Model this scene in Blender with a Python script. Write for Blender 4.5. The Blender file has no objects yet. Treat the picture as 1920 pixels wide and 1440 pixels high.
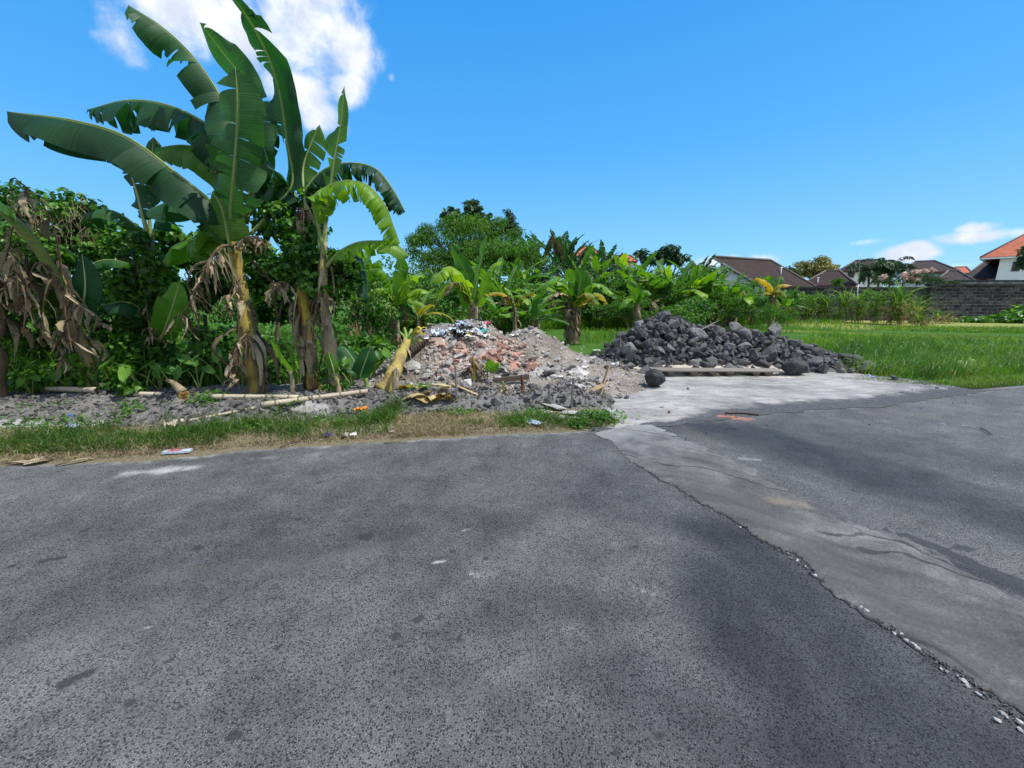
import bpy, bmesh, math, random
import numpy as np
from mathutils import Vector, Matrix

SC = bpy.context.scene
COL = SC.collection
PI = math.pi
R = math.radians

# ------------------------------------------------------------------ camera
F, PIT, CZ = 760.0, R(11.9), 1.6
cam = bpy.data.cameras.new('camera')
cam_o = bpy.data.objects.new('camera', cam)
COL.objects.link(cam_o)
cam.sensor_width = 36.0
cam.lens = F / 1920 * 36.0
cam.clip_start, cam.clip_end = 0.05, 3000
cam_o.location = (0, 0, CZ)
cam_o.rotation_euler = (PI / 2 - PIT, 0, 0)
SC.camera = cam_o

# ------------------------------------------------------------------ exposure
SC.view_settings.view_transform = 'Standard'
SC.view_settings.look = 'None'
SC.view_settings.exposure = 0.35
SC.view_settings.gamma = 1.0
SC.cycles.use_denoising = True
SC.cycles.max_bounces = 8
SC.cycles.diffuse_bounces = 3
SC.cycles.transmission_bounces = 5
SC.cycles.transparent_max_bounces = 8

SUN_AZ, SUN_EL = R(98), R(60)
SUN = Vector((math.sin(SUN_AZ) * math.cos(SUN_EL), math.cos(SUN_AZ) * math.cos(SUN_EL), math.sin(SUN_EL)))


def ray(px, py):
    x, u = (px - 960) / F, (720 - py) / F
    return Vector((x, math.cos(PIT) + u * math.sin(PIT), -math.sin(PIT) + u * math.cos(PIT)))


def G(px, py, z=0.0):
    r = ray(px, py)
    t = (z - CZ) / r.z
    return Vector((r.x * t, r.y * t, z))


def D(px, py, Y):
    r = ray(px, py)
    t = Y / r.y
    return Vector((r.x * t, Y, CZ + r.z * t))


# ------------------------------------------------------------------ node helper
class NT:
    def __init__(s, tree):
        s.t = tree
        tree.nodes.clear()

    def n(s, typ, props=None, ins=None):
        nd = s.t.nodes.new('ShaderNode' + typ)
        for k, v in (props or {}).items():
            setattr(nd, k, v)
        for k, v in (ins or {}).items():
            sk = nd.inputs[k]
            if hasattr(v, 'is_output'):
                s.t.links.new(v, sk)
            else:
                if isinstance(v, tuple) and len(v) == 3 and sk.type == 'RGBA':
                    v = v + (1,)
                sk.default_value = v
        return nd

    def mix(s, f, a, b, mode='MIX'):
        nd = s.n('Mix', {'data_type': 'RGBA', 'blend_type': mode}, {0: f, 6: a, 7: b})
        return nd.outputs[2]

    def math(s, op, a, b=0.0, clamp=False):
        nd = s.n('Math', {'operation': op, 'use_clamp': clamp}, {0: a, 1: b})
        return nd.outputs[0]

    def ramp(s, f, stops, interp='LINEAR'):
        nd = s.n('ValToRGB', None, {0: f})
        cr = nd.color_ramp
        cr.interpolation = interp
        while len(cr.elements) < len(stops):
            cr.elements.new(0.5)
        for e, (p, c) in zip(cr.elements, stops):
            e.position = p
            e.color = (c if isinstance(c, tuple) else (c, c, c)) + (1,)
        return nd.outputs[0]

    def noise(s, vec, scale, detail=4, rough=.55, dist=0.0):
        return s.n('TexNoise', None, {'Vector': vec, 'Scale': scale, 'Detail': detail, 'Roughness': rough, 'Distortion': dist}).outputs[0]

    def attr(s, name):
        return s.n('Attribute', {'attribute_name': name}).outputs['Fac']

    def smooth(s, v, a, b, lo=0.0, hi=1.0):
        nd = s.n('MapRange', {'interpolation_type': 'SMOOTHSTEP'}, {0: v, 1: a, 2: b, 3: lo, 4: hi})
        return nd.outputs[0]

    def bump(s, h, st=.5, d=.02, nrm=None):
        ins = {'Height': h, 'Strength': st, 'Distance': d}
        if nrm is not None:
            ins['Normal'] = nrm
        return s.n('Bump', None, ins).outputs[0]

    def pos(s):
        return s.n('NewGeometry').outputs['Position']

    def obj(s):
        return s.n('TexCoord').outputs['Object']

    def scaled(s, vec, sc):
        return s.n('Mapping', None, {'Vector': vec, 'Scale': sc}).outputs[0]

    def orand(s):
        return s.n('ObjectInfo').outputs['Random']

    def out(s, sh):
        o = s.n('OutputMaterial', None, {'Surface': sh})
        return o

    def pbr(s, col, rough=.8, nrm=None, spec=.3, **kw):
        ins = {'Base Color': col, 'Roughness': rough, 'Specular IOR Level': spec}
        if nrm is not None:
            ins['Normal'] = nrm
        ins.update(kw)
        return s.n('BsdfPrincipled', None, ins).outputs[0]


# ------------------------------------------------------------------ sky and sun
W = bpy.data.worlds.new('World')
SC.world = W
W.use_nodes = True
w = NT(W.node_tree)
sky = w.n('TexSky', {'sky_type': 'NISHITA', 'sun_disc': False, 'sun_elevation': SUN_EL, 'sun_rotation': SUN_AZ,
                     'altitude': 0.0, 'air_density': 1.0, 'dust_density': 0.3, 'ozone_density': 2.5}).outputs[0]
up = w.n('SeparateXYZ', None, {0: w.n('TexCoord').outputs['Generated']}).outputs[2]
grad = w.ramp(up, [(0.0, (3.2, 6.5, 9.9)), (.10, (2.2, 5.7, 9.8)), (.30, (1.25, 4.4, 9.1)), (.62, (.65, 3.15, 8.2)), (1.0, (.5, 2.2, 6.6))])
sky = w.mix(.72, sky, grad)
sky = w.n('HueSaturation', None, {'Hue': .5, 'Saturation': 1.08, 'Value': 1.0, 'Color': sky}).outputs[0]
dirv = w.n('TexCoord').outputs['Generated']
nz = w.n('TexNoise', None, {'Vector': dirv, 'Scale': 8.5, 'Detail': 10.0, 'Roughness': .6, 'Distortion': .18}).outputs[0]


def cloud_blob(px, py, rx, ry, gain=1.0):
    c = ray(px, py).normalized()
    d = w.n('VectorMath', {'operation': 'SUBTRACT'}, {0: dirv, 1: tuple(c)}).outputs[0]
    k = F * (1 + ((px - 960) / F) ** 2 + ((720 - py) / F) ** 2) ** .5
    sx, sy = rx / k, ry / k
    d = w.n('VectorMath', {'operation': 'MULTIPLY'}, {0: d, 1: (1 / sx, 1 / sx, 1 / sy)}).outputs[0]
    l = w.n('VectorMath', {'operation': 'LENGTH'}, {0: d}).outputs['Value']
    return w.n('MapRange', {'interpolation_type': 'SMOOTHSTEP'}, {0: l, 1: 1.25, 2: 0.0, 3: 0.0, 4: gain}).outputs[0]


blobs = [cloud_blob(*b) for b in (
    (400, 30, 230, 100, 1.05), (560, 60, 165, 115, 1.0), (650, 100, 95, 75, .95), (560, 170, 95, 75, .9),
    (655, 160, 62, 60, .9), (600, 215, 75, 45, .8), (215, 50, 80, 90, .66), (372, 160, 45, 40, .5), (733, 145, 14, 14, .5),
    (1865, 440, 105, 24, 1.1), (1840, 428, 55, 22, 1.0), (1708, 475, 56, 22, 1.1), (1722, 466, 36, 20, .9),
    (1350, 490, 60, 22, .8), (1430, 487, 45, 22, .7), (1825, 498, 70, 12, .6), (1610, 455, 60, 10, .35))]
m = blobs[0]
for b in blobs[1:]:
    m = w.math('MAXIMUM', m, b)
# broken cumulus added to the unseen sky behind the viewer as neutral fill
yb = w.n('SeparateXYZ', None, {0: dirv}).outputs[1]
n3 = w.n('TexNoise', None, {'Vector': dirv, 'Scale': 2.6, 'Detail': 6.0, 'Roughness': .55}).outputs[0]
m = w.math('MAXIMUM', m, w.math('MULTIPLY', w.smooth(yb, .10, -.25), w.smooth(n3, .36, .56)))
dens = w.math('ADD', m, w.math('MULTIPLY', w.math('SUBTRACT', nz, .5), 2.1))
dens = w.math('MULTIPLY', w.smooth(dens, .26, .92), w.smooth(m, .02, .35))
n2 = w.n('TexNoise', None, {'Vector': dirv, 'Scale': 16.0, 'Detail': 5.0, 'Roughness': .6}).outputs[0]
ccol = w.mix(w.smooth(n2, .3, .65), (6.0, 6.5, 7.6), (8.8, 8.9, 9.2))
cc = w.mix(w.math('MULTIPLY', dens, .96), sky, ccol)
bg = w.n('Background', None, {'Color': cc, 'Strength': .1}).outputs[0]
w.n('OutputWorld', None, {'Surface': bg})

sun = bpy.data.lights.new('sun', 'SUN')
sun.energy, sun.angle, sun.color = 4.2, R(.53), (1.0, .95, .86)
sun_o = bpy.data.objects.new('sun', sun)
COL.objects.link(sun_o)
sun_o.rotation_euler = SUN.to_track_quat('Z', 'Y').to_euler()
sun_o.location = (10, 10, 30)


# ------------------------------------------------------------------ mesh builder
class MB:
    def __init__(s):
        s.V, s.A, s.Fs, s.nv = [], [], [], 0

    def add(s, V, faces, rnd=.5, u=0.0, v=0.0, mi=0):
        V = np.asarray(V, dtype=np.float64).reshape(-1, 3)
        n = len(V)
        a = np.zeros((n, 3))
        a[:, 0], a[:, 1], a[:, 2] = rnd, u, v
        s.V.append(V)
        s.A.append(a)
        if isinstance(faces, np.ndarray):
            faces = [faces]
        groups = {}
        for f in faces:
            if isinstance(f, np.ndarray):
                if len(f):
                    groups.setdefault(f.shape[1], []).append(f)
            else:
                groups.setdefault(len(f), []).append(np.array([f]))
        for k, fl in groups.items():
            s.Fs.append((np.concatenate(fl) + s.nv, mi))
        s.nv += n
        return s

    def tube(s, pts, rad, seg=8, cap=True, rnd=.5, mi=0, flat=1.0):
        P = np.array([tuple(p) for p in pts], dtype=float)
        n = len(P)
        rad = np.ones(n) * np.asarray(rad, dtype=float)
        T = np.gradient(P, axis=0)
        T /= np.linalg.norm(T, axis=1)[:, None] + 1e-9
        ref = np.array([0, 0, 1.0]) if abs(T[0][2]) < .9 else np.array([1.0, 0, 0])
        X = np.zeros_like(P)
        for i in range(n):
            x = ref - T[i] * np.dot(ref, T[i])
            x /= np.linalg.norm(x) + 1e-9
            X[i] = x
            ref = x
        Y = np.cross(T, X)
        a = np.linspace(0, 2 * PI, seg, endpoint=False)
        V = P[:, None, :] + rad[:, None, None] * (np.cos(a)[None, :, None] * X[:, None, :] * flat + np.sin(a)[None, :, None] * Y[:, None, :])
        idx = np.arange(n * seg).reshape(n, seg)
        q = np.stack([idx[:-1], np.roll(idx[:-1], -1, 1), np.roll(idx[1:], -1, 1), idx[1:]], -1).reshape(-1, 4)
        L = np.concatenate([[0], np.cumsum(np.linalg.norm(np.diff(P, axis=0), axis=1))])
        fs = [q]
        if cap:
            fs += [tuple(idx[0][::-1]), tuple(idx[-1])]
        s.add(V.reshape(-1, 3), fs, rnd, np.repeat(L, seg), np.tile(np.abs(a / PI - 1), n), mi)
        return s

    def box(s, c, size, rot=None, rnd=.5, mi=0, jit=0.0, rng=None):
        b = np.array([[x, y, z] for x in (-.5, .5) for y in (-.5, .5) for z in (-.5, .5)]) * np.array(size)
        if jit:
            b = b + rng.normal(0, jit, b.shape)
        if rot is not None:
            b = b @ np.array(rot.to_matrix() if hasattr(rot, 'to_matrix') else rot).T
        b = b + np.array(tuple(c))
        fs = np.array([[0, 1, 3, 2], [4, 6, 7, 5], [0, 4, 5, 1], [2, 3, 7, 6], [0, 2, 6, 4], [1, 5, 7, 3]])
        return s.add(b, fs, rnd, 0, 0, mi)

    def quad(s, pts, rnd=.5, mi=0):
        return s.add([tuple(p) for p in pts], [tuple(range(len(pts)))], rnd, 0, 0, mi)

    def build(s, name, mats, parent=None, smooth=False, origin=None, extra=None):
        V = np.concatenate(s.V)
        A = np.concatenate(s.A)
        o = parent.location if parent is not None and origin is None else (origin if origin is not None else None)
        loc = None
        if parent is not None:
            base = np.array(tuple(parent_world(parent)))
            V = V - base
        elif origin is not None:
            loc = Vector(tuple(origin))
            V = V - np.array(tuple(origin))
        me = bpy.data.meshes.new(name)
        me.vertices.add(len(V))
        me.vertices.foreach_set('co', V.astype(np.float32).ravel())
        li = np.concatenate([f.ravel() for f, _ in s.Fs]).astype(np.int32)
        tot = np.concatenate([np.full(len(f), f.shape[1]) for f, _ in s.Fs]).astype(np.int32)
        st = np.concatenate([[0], np.cumsum(tot)[:-1]]).astype(np.int32)
        me.loops.add(len(li))
        me.loops.foreach_set('vertex_index', li)
        me.polygons.add(len(tot))
        me.polygons.foreach_set('loop_start', st)
        me.polygons.foreach_set('loop_total', tot)
        mi = np.concatenate([np.full(len(f), k) for f, k in s.Fs]).astype(np.int32)
        me.polygons.foreach_set('material_index', mi)
        me.polygons.foreach_set('use_smooth', np.full(len(tot), bool(smooth)))
        me.update(calc_edges=True)
        for k, nm in enumerate(('rnd', 'u', 'v')):
            at = me.attributes.new(nm, 'FLOAT', 'POINT')
            at.data.foreach_set('value', A[:, k].astype(np.float32))
        for nm, arr in (extra or {}).items():
            at = me.attributes.new(nm, 'FLOAT', 'POINT')
            at.data.foreach_set('value', np.asarray(arr, dtype=np.float32))
        for mm in (mats if isinstance(mats, (list, tuple)) else [mats]):
            me.materials.append(mm)
        ob = bpy.data.objects.new(name, me)
        COL.objects.link(ob)
        if parent is not None:
            ob.parent = parent
        elif loc is not None:
            ob.location = loc
        return ob


def parent_world(p):
    v = Vector(p.location)
    while p.parent:
        p = p.parent
        v = v + Vector(p.location)
    return v


def tag(o, label=None, cat=None, group=None, kind=None):
    if label:
        o['label'] = label
    if cat:
        o['category'] = cat
    if group:
        o['group'] = group
    if kind:
        o['kind'] = kind
    return o


def thing(name, label, cat, loc, group=None):
    o = bpy.data.objects.new(name, None)
    o.empty_display_size = .2
    COL.objects.link(o)
    o.location = Vector(tuple(loc))
    return tag(o, label, cat, group)


def copy_tree(o, parent=None):
    c = o.copy()
    COL.objects.link(c)
    if parent is not None:
        c.parent = parent
    for ch in list(KIDS.get(o.name, [])):
        copy_tree(ch, c)
    return c


KIDS = {}


def index_kids(root):
    ch = [x for x in bpy.data.objects if x.parent == root]
    KIDS[root.name] = ch
    for x in ch:
        index_kids(x)


def spline(pts, n):
    P = np.array([tuple(p) for p in pts], dtype=float)
    if len(P) == 2:
        t = np.linspace(0, 1, n)[:, None]
        return P[0] * (1 - t) + P[1] * t
    Q = np.vstack([2 * P[0] - P[1], P, 2 * P[-1] - P[-2]])
    out = []
    for i in range(len(P) - 1):
        p0, p1, p2, p3 = Q[i:i + 4]
        t = np.linspace(0, 1, 24, endpoint=(i == len(P) - 2))[:, None]
        out.append(.5 * ((2 * p1) + (p2 - p0) * t + (2 * p0 - 5 * p1 + 4 * p2 - p3) * t ** 2 + (-p0 + 3 * p1 - 3 * p2 + p3) * t ** 3))
    C = np.vstack(out)
    L = np.concatenate([[0], np.cumsum(np.linalg.norm(np.diff(C, axis=0), axis=1))])
    s = np.linspace(0, L[-1], n)
    return np.stack([np.interp(s, L, C[:, k]) for k in range(3)], 1)


# cheap value noise for heights (numpy)
_perm = np.random.RandomState(7).rand(256, 256)


def vnoise(x, y):
    x, y = np.asarray(x, float), np.asarray(y, float)
    xi, yi = np.floor(x).astype(int), np.floor(y).astype(int)
    fx, fy = x - xi, y - yi
    fx, fy = fx * fx * (3 - 2 * fx), fy * fy * (3 - 2 * fy)
    g = lambda a, b: _perm[a % 256, b % 256]
    return (g(xi, yi) * (1 - fx) + g(xi + 1, yi) * fx) * (1 - fy) + (g(xi, yi + 1) * (1 - fx) + g(xi + 1, yi + 1) * fx) * fy


def fbm(x, y, o=4):
    r, a, t = 0, 1.0, 0
    for k in range(o):
        r = r + a * vnoise(np.asarray(x) * 2 ** k + 17 * k, np.asarray(y) * 2 ** k + 5 * k)
        t += a
        a *= .5
    return r / t


def sstep(a, b, x):
    t = np.clip((np.asarray(x, float) - a) / (b - a), 0, 1)
    return t * t * (3 - 2 * t)


def inst(mb, tmpl, faces, pos, Rm, scale, rnd, mi=0, u=None, v=None):
    """many copies of a small leaf template inside one crown"""
    tmpl = np.asarray(tmpl, float)
    N, k = len(pos), len(tmpl)
    sc = np.asarray(scale, float)
    sc = sc.reshape(N, 1, -1) if sc.ndim else sc
    V = np.einsum('nij,kj->nki', Rm, tmpl) * sc + np.asarray(pos)[:, None, :]
    off = (np.arange(N) * k)[:, None, None]
    fl = []
    for f in faces:
        f = np.asarray(f)
        fl.append((f[None, None, :] + off).reshape(N, len(f)))
    mb.add(V.reshape(-1, 3), fl, np.repeat(rnd, k), 0 if u is None else np.tile(u, N), 0 if v is None else np.tile(v, N), mi)


def frames(nrm, down, rng, roll=.6):
    """rotation matrices: z = normal, y = leaf direction (falls along `down` with jitter)"""
    z = nrm / (np.linalg.norm(nrm, axis=1)[:, None] + 1e-9)
    y = down + rng.normal(0, roll, z.shape)
    y = y - z * np.sum(y * z, 1)[:, None]
    y /= np.linalg.norm(y, axis=1)[:, None] + 1e-9
    x = np.cross(y, z)
    return np.stack([x, y, z], 2)


def blades(mb, pos, h, wd, lean, amt, rng, mi=0, rnd=None):
    """grass blades: three-segment ribbons rooted at pos"""
    pos = np.asarray(pos, float)
    N = len(pos)
    h = np.broadcast_to(np.asarray(h, float), N)
    wd = np.broadcast_to(np.asarray(wd, float), N)
    amt = np.broadcast_to(np.asarray(amt, float), N)
    ld = np.stack([np.cos(lean), np.sin(lean), 0 * lean], 1)
    fa = rng.uniform(0, 2 * PI, N)
    sd = np.stack([np.cos(fa), np.sin(fa), 0 * fa], 1)
    Vs, us = [], []
    for t, ww in ((0, .8), (.38, 1.0), (.72, .7), (1.0, 0)):
        th = amt * t
        c = pos + ld * (h * amt * t * t * .8)[:, None]
        c[:, 2] += h * (t - .42 * amt * t * t)
        if ww > 0:
            Vs += [c - sd * (wd * ww * .5)[:, None], c + sd * (wd * ww * .5)[:, None]]
            us += [t, t]
        else:
            Vs += [c]
            us += [t]
    V = np.stack(Vs, 1)
    off = (np.arange(N) * 7)[:, None]
    q = np.concatenate([np.array([[0, 1, 3, 2]]) + off, np.array([[2, 3, 5, 4]]) + off])
    t3 = np.array([[4, 5, 6]]) + off
    if rnd is None:
        rnd = rng.rand(N)
    mb.add(V.reshape(-1, 3), [q, t3], np.repeat(rnd, 7), np.tile(us, N), 0, mi)


# ------------------------------------------------------------------ materials
def newmat(name):
    m = bpy.data.materials.new(name)
    m.use_nodes = True
    return m, NT(m.node_tree)


def mat_asphalt():
    m, t = newmat('asphalt')
    p = t.pos()
    big = t.noise(p, .55, 5, .6)
    mid = t.noise(p, 3.2, 5, .65)
    fine = t.noise(p, 150, 3, .7)
    v1 = t.n('TexVoronoi', {'feature': 'F1'}, {'Vector': p, 'Scale': 96.0, 'Randomness': 1.0})
    v2 = t.n('TexVoronoi', {'feature': 'F1'}, {'Vector': p, 'Scale': 240.0, 'Randomness': 1.0})
    c1 = t.n('SeparateColor', None, {0: v1.outputs['Color']}).outputs[0]
    c2 = t.n('SeparateColor', None, {0: v2.outputs['Color']}).outputs[0]
    base = t.ramp(t.math('ADD', t.math('MULTIPLY', fine, .6), t.math('MULTIPLY', mid, .4)),
                  [(.32, (.062, .062, .058)), (.52, (.136, .136, .127)), (.72, (.265, .263, .248))])
    # dark and pale aggregate stones set in the binder
    d1 = t.math('MULTIPLY', t.math('LESS_THAN', c1, .56), t.smooth(v1.outputs['Distance'], .50, .34))
    d2 = t.math('MULTIPLY', t.math('LESS_THAN', c2, .5), t.smooth(v2.outputs['Distance'], .52, .34))
    dk = t.math('MAXIMUM', d1, d2)
    col = t.mix(t.math('MULTIPLY', dk, .9), base, (.016, .017, .018))
    lt = t.math('MULTIPLY', t.math('GREATER_THAN', c2, .90), t.smooth(v2.outputs['Distance'], .42, .25))
    col = t.mix(t.math('MULTIPLY', lt, .75), col, (.50, .50, .50))
    col = t.mix(t.smooth(big, .35, .7), t.mix(1.0, col, (.74, .74, .77), 'MULTIPLY'), col)
    mott = t.ramp(t.noise(p, 2.1, 10, .78), [(.32, .55), (.5, 1.0), (.68, 1.4)])
    col = t.mix(.7, col, mott, 'MULTIPLY')
    # worn-in marks painted per vertex: oil/tyre polish (dark), brown grime, cement dust
    wob = t.math('MULTIPLY', t.math('SUBTRACT', t.noise(p, 5, 5, .7), .5), .5)
    dark = t.attr('dark')
    dk2 = t.math('MULTIPLY', dark, t.math('ADD', .95, wob), True)
    col = t.mix(dk2, col, t.mix(1.0, col, (.30, .32, .38), 'MULTIPLY'))
    spot = t.smooth(t.math('ADD', t.attr('spot'), t.math('MULTIPLY', t.math('SUBTRACT', t.noise(p, 26, 5, .75), .5), 1.5)), .40, .60)
    col = t.mix(t.math('MULTIPLY', spot, .8), col, (.028, .029, .031))
    brown = t.math('MULTIPLY', t.attr('brown'), t.noise(p, 9, 5, .7))
    col = t.mix(brown, col, (.15, .125, .10))
    dust = t.smooth(t.math('ADD', t.attr('dust'), t.math('MULTIPLY', t.math('ADD', t.math('MULTIPLY', wob, 2.2), t.math('MULTIPLY', t.math('SUBTRACT', fine, .5), 1.2)), t.smooth(t.attr('dust'), 0.0, .3))), .25, .95)
    col = t.mix(t.math('MULTIPLY', dust, .92), col, (.52, .51, .49))
    brick = t.smooth(t.math('ADD', t.attr('brick'), t.math('MULTIPLY', t.math('SUBTRACT', t.noise(p, 12, 6, .75), .5), 2.2)), .45, 1.1)
    col = t.mix(t.math('MULTIPLY', brick, .75), col, (.48, .17, .10))
    h = t.math('ADD', t.math('MULTIPLY', t.smooth(v1.outputs['Distance'], 0, .6), -.6), t.math('MULTIPLY', fine, .6))
    nrm = t.bump(h, .55, .006)
    t.out(t.pbr(col, t.ramp(mid, [(.2, .66), (.8, .86)]), nrm, .28))
    return m


def mat_oldconcrete():
    m, t = newmat('patched_concrete')
    p = t.pos()
    wv = t.n('Mapping', None, {'Vector': p, 'Rotation': (0, 0, R(38)), 'Scale': (1.0, 1.0, 1.0)}).outputs[0]
    wn = t.n('TexNoise', None, {'Vector': wv, 'Scale': 1.6, 'Detail': 4.0}).outputs['Color']
    pw = t.n('VectorMath', {'operation': 'MULTIPLY_ADD'}, {0: wn, 1: (.5, .5, 0), 2: wv}).outputs[0]
    a = t.noise(p, 2.2, 6, .65)
    fine = t.noise(p, 70, 4, .75)
    col = t.ramp(t.math('ADD', t.math('MULTIPLY', a, .65), t.math('MULTIPLY', fine, .35)),
                 [(.36, (.050, .050, .048)), (.5, (.102, .101, .097)), (.66, (.20, .197, .188))])
    v2 = t.n('TexVoronoi', {'feature': 'F1'}, {'Vector': p, 'Scale': 120.0})
    c2 = t.n('SeparateColor', None, {0: v2.outputs['Color']}).outputs[0]
    dk = t.math('MULTIPLY', t.math('LESS_THAN', c2, .42), t.smooth(v2.outputs['Distance'], .5, .3))
    col = t.mix(t.math('MULTIPLY', dk, .6), col, (.026, .026, .028))
    pat = t.math('MULTIPLY', t.attr('pat'), t.smooth(t.noise(p, 3.5, 6, .7), .32, .55))
    col = t.mix(t.math('MULTIPLY', pat, .85), col, t.mix(fine, (.035, .035, .036), (.125, .125, .122)))
    lng = t.noise(t.scaled(pw, (.9, 5, 1)), 1.4, 5, .6)
    col = t.mix(1.0, col, t.ramp(lng, [(.35, (.78, .78, .80)), (.6, (1.18, 1.17, 1.15))]), 'MULTIPLY')
    col = t.mix(t.math('MULTIPLY', t.smooth(t.math('ADD', t.attr('dust'), t.math('MULTIPLY', t.math('SUBTRACT', t.noise(p, 6, 5, .7), .5), 1.1)), .2, 1.0), .6), col, (.30, .30, .29))
    col = t.mix(t.math('MULTIPLY', t.smooth(t.math('MULTIPLY', t.attr('sand'), t.noise(p, 14, 6, .8)), .22, .6), .45), col, (.26, .21, .13))
    crk = t.n('TexVoronoi', {'feature': 'DISTANCE_TO_EDGE'}, {'Vector': t.scaled(pw, (.55, 1.5, 1)), 'Scale': .95}).outputs['Distance']
    cm = t.math('MULTIPLY', t.smooth(crk, .02, .003), t.smooth(t.noise(p, 1.3, 3), .38, .5))
    edge = t.attr('edge')
    cm = t.math('MAXIMUM', cm, t.smooth(t.math('ADD', edge, t.math('MULTIPLY', t.math('SUBTRACT', t.noise(p, 11, 6, .8), .5), 2.0)), .75, 1.05))
    col = t.mix(t.math('MULTIPLY', cm, .85), col, (.028, .027, .024))
    h = t.math('ADD', t.math('MULTIPLY', fine, .5), t.math('MULTIPLY', cm, -1.2))
    t.out(t.pbr(col, .82, t.bump(h, .5, .01), .25))
    return m


def mat_apron():
    m, t = newmat('dusty_concrete')
    p = t.pos()
    a = t.noise(p, .9, 6, .65)
    st = t.noise(t.scaled(p, (1.0, 3.2, 1)), 2.6, 6, .7)
    fine = t.noise(p, 55, 5, .75)
    col = t.ramp(t.math('ADD', t.math('MULTIPLY', a, .5), t.math('MULTIPLY', st, .5)),
                 [(.34, (.13, .122, .112)), (.45, (.25, .24, .228)), (.57, (.385, .372, .35)), (.72, (.53, .515, .49))])
    col = t.mix(.55, col, t.ramp(fine, [(.3, .62), (.6, 1.12)]), 'MULTIPLY')
    v = t.n('TexVoronoi', {'feature': 'F1'}, {'Vector': p, 'Scale': 22.0})
    vc = t.n('SeparateColor', None, {0: v.outputs['Color']}).outputs[0]
    pk = t.math('MULTIPLY', t.math('LESS_THAN', vc, .13), t.smooth(v.outputs['Distance'], .42, .2))
    col = t.mix(t.math('MULTIPLY', pk, .7), col, (.09, .085, .08))
    grime = t.math('MULTIPLY', t.attr('dark'), t.noise(p, 4, 5, .7))
    col = t.mix(t.smooth(grime, .12, .6), col, (.17, .155, .14))
    col = t.mix(t.math('MULTIPLY', t.smooth(t.math('MULTIPLY', t.attr('sand'), t.noise(p, 7, 5, .65)), .15, .5), .9), col, (.78, .70, .55))
    asp = t.smooth(t.math('ADD', t.attr('edge'), t.math('ADD', t.math('MULTIPLY', t.math('SUBTRACT', t.noise(p, 4, 5, .7), .5), 1.4), t.math('MULTIPLY', t.math('SUBTRACT', fine, .5), .9))), .3, .85)
    col = t.mix(asp, col, t.mix(t.math('MULTIPLY', t.smooth(fine, .35, .65), 1.0), (.035, .037, .041), (.125, .128, .134)))
    col = t.mix(t.smooth(t.math('ADD', t.attr('brick'), t.math('MULTIPLY', t.math('SUBTRACT', t.noise(p, 12, 6, .75), .5), 2.2)), .45, 1.1), col, (.50, .18, .10))
    t.out(t.pbr(col, .92, t.bump(t.math('ADD', fine, st), .45, .012), .15))
    return m


def mat_ground():
    m, t = newmat('soil_and_turf')
    p = t.pos()
    n1, n2, n3 = t.noise(p, 1.1, 5, .6), t.noise(p, 9, 5, .7), t.noise(p, 45, 4, .7)
    soil = t.ramp(t.math('ADD', t.math('MULTIPLY', n2, .5), t.math('MULTIPLY', n3, .5)),
                  [(.3, (.075, .072, .068)), (.5, (.165, .16, .153)), (.7, (.30, .29, .28))])
    straw = t.ramp(n3, [(.3, (.085, .075, .045)), (.55, (.20, .17, .105)), (.75, (.34, .295, .195))])
    green = t.ramp(t.math('ADD', t.math('MULTIPLY', n1, .5), t.math('MULTIPLY', n3, .5)),
                   [(.3, (.022, .06, .008)), (.5, (.05, .125, .016)), (.7, (.10, .20, .03))])
    litter = t.ramp(n3, [(.3, (.012, .016, .008)), (.6, (.035, .04, .018)), (.8, (.08, .065, .035))])
    wob = t.math('MULTIPLY', t.math('SUBTRACT', n2, .5), .8)
    f = lambda nm: t.smooth(t.math('ADD', t.attr(nm), wob), .3, .7)
    col = t.mix(f('gsoil'), litter, soil)
    col = t.mix(f('gstraw'), col, straw)
    col = t.mix(f('ggreen'), col, green)
    pale = t.ramp(n3, [(.3, (.16, .19, .05)), (.7, (.32, .33, .10))])
    col = t.mix(f('gpale'), col, pale)
    cem = t.ramp(n2, [(.3, (.26, .255, .245)), (.7, (.48, .47, .45))])
    col = t.mix(f('gcem'), col, cem)
    t.out(t.pbr(col, .95, t.bump(t.math('ADD', n2, n3), .7, .03), .1))
    return m


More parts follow.
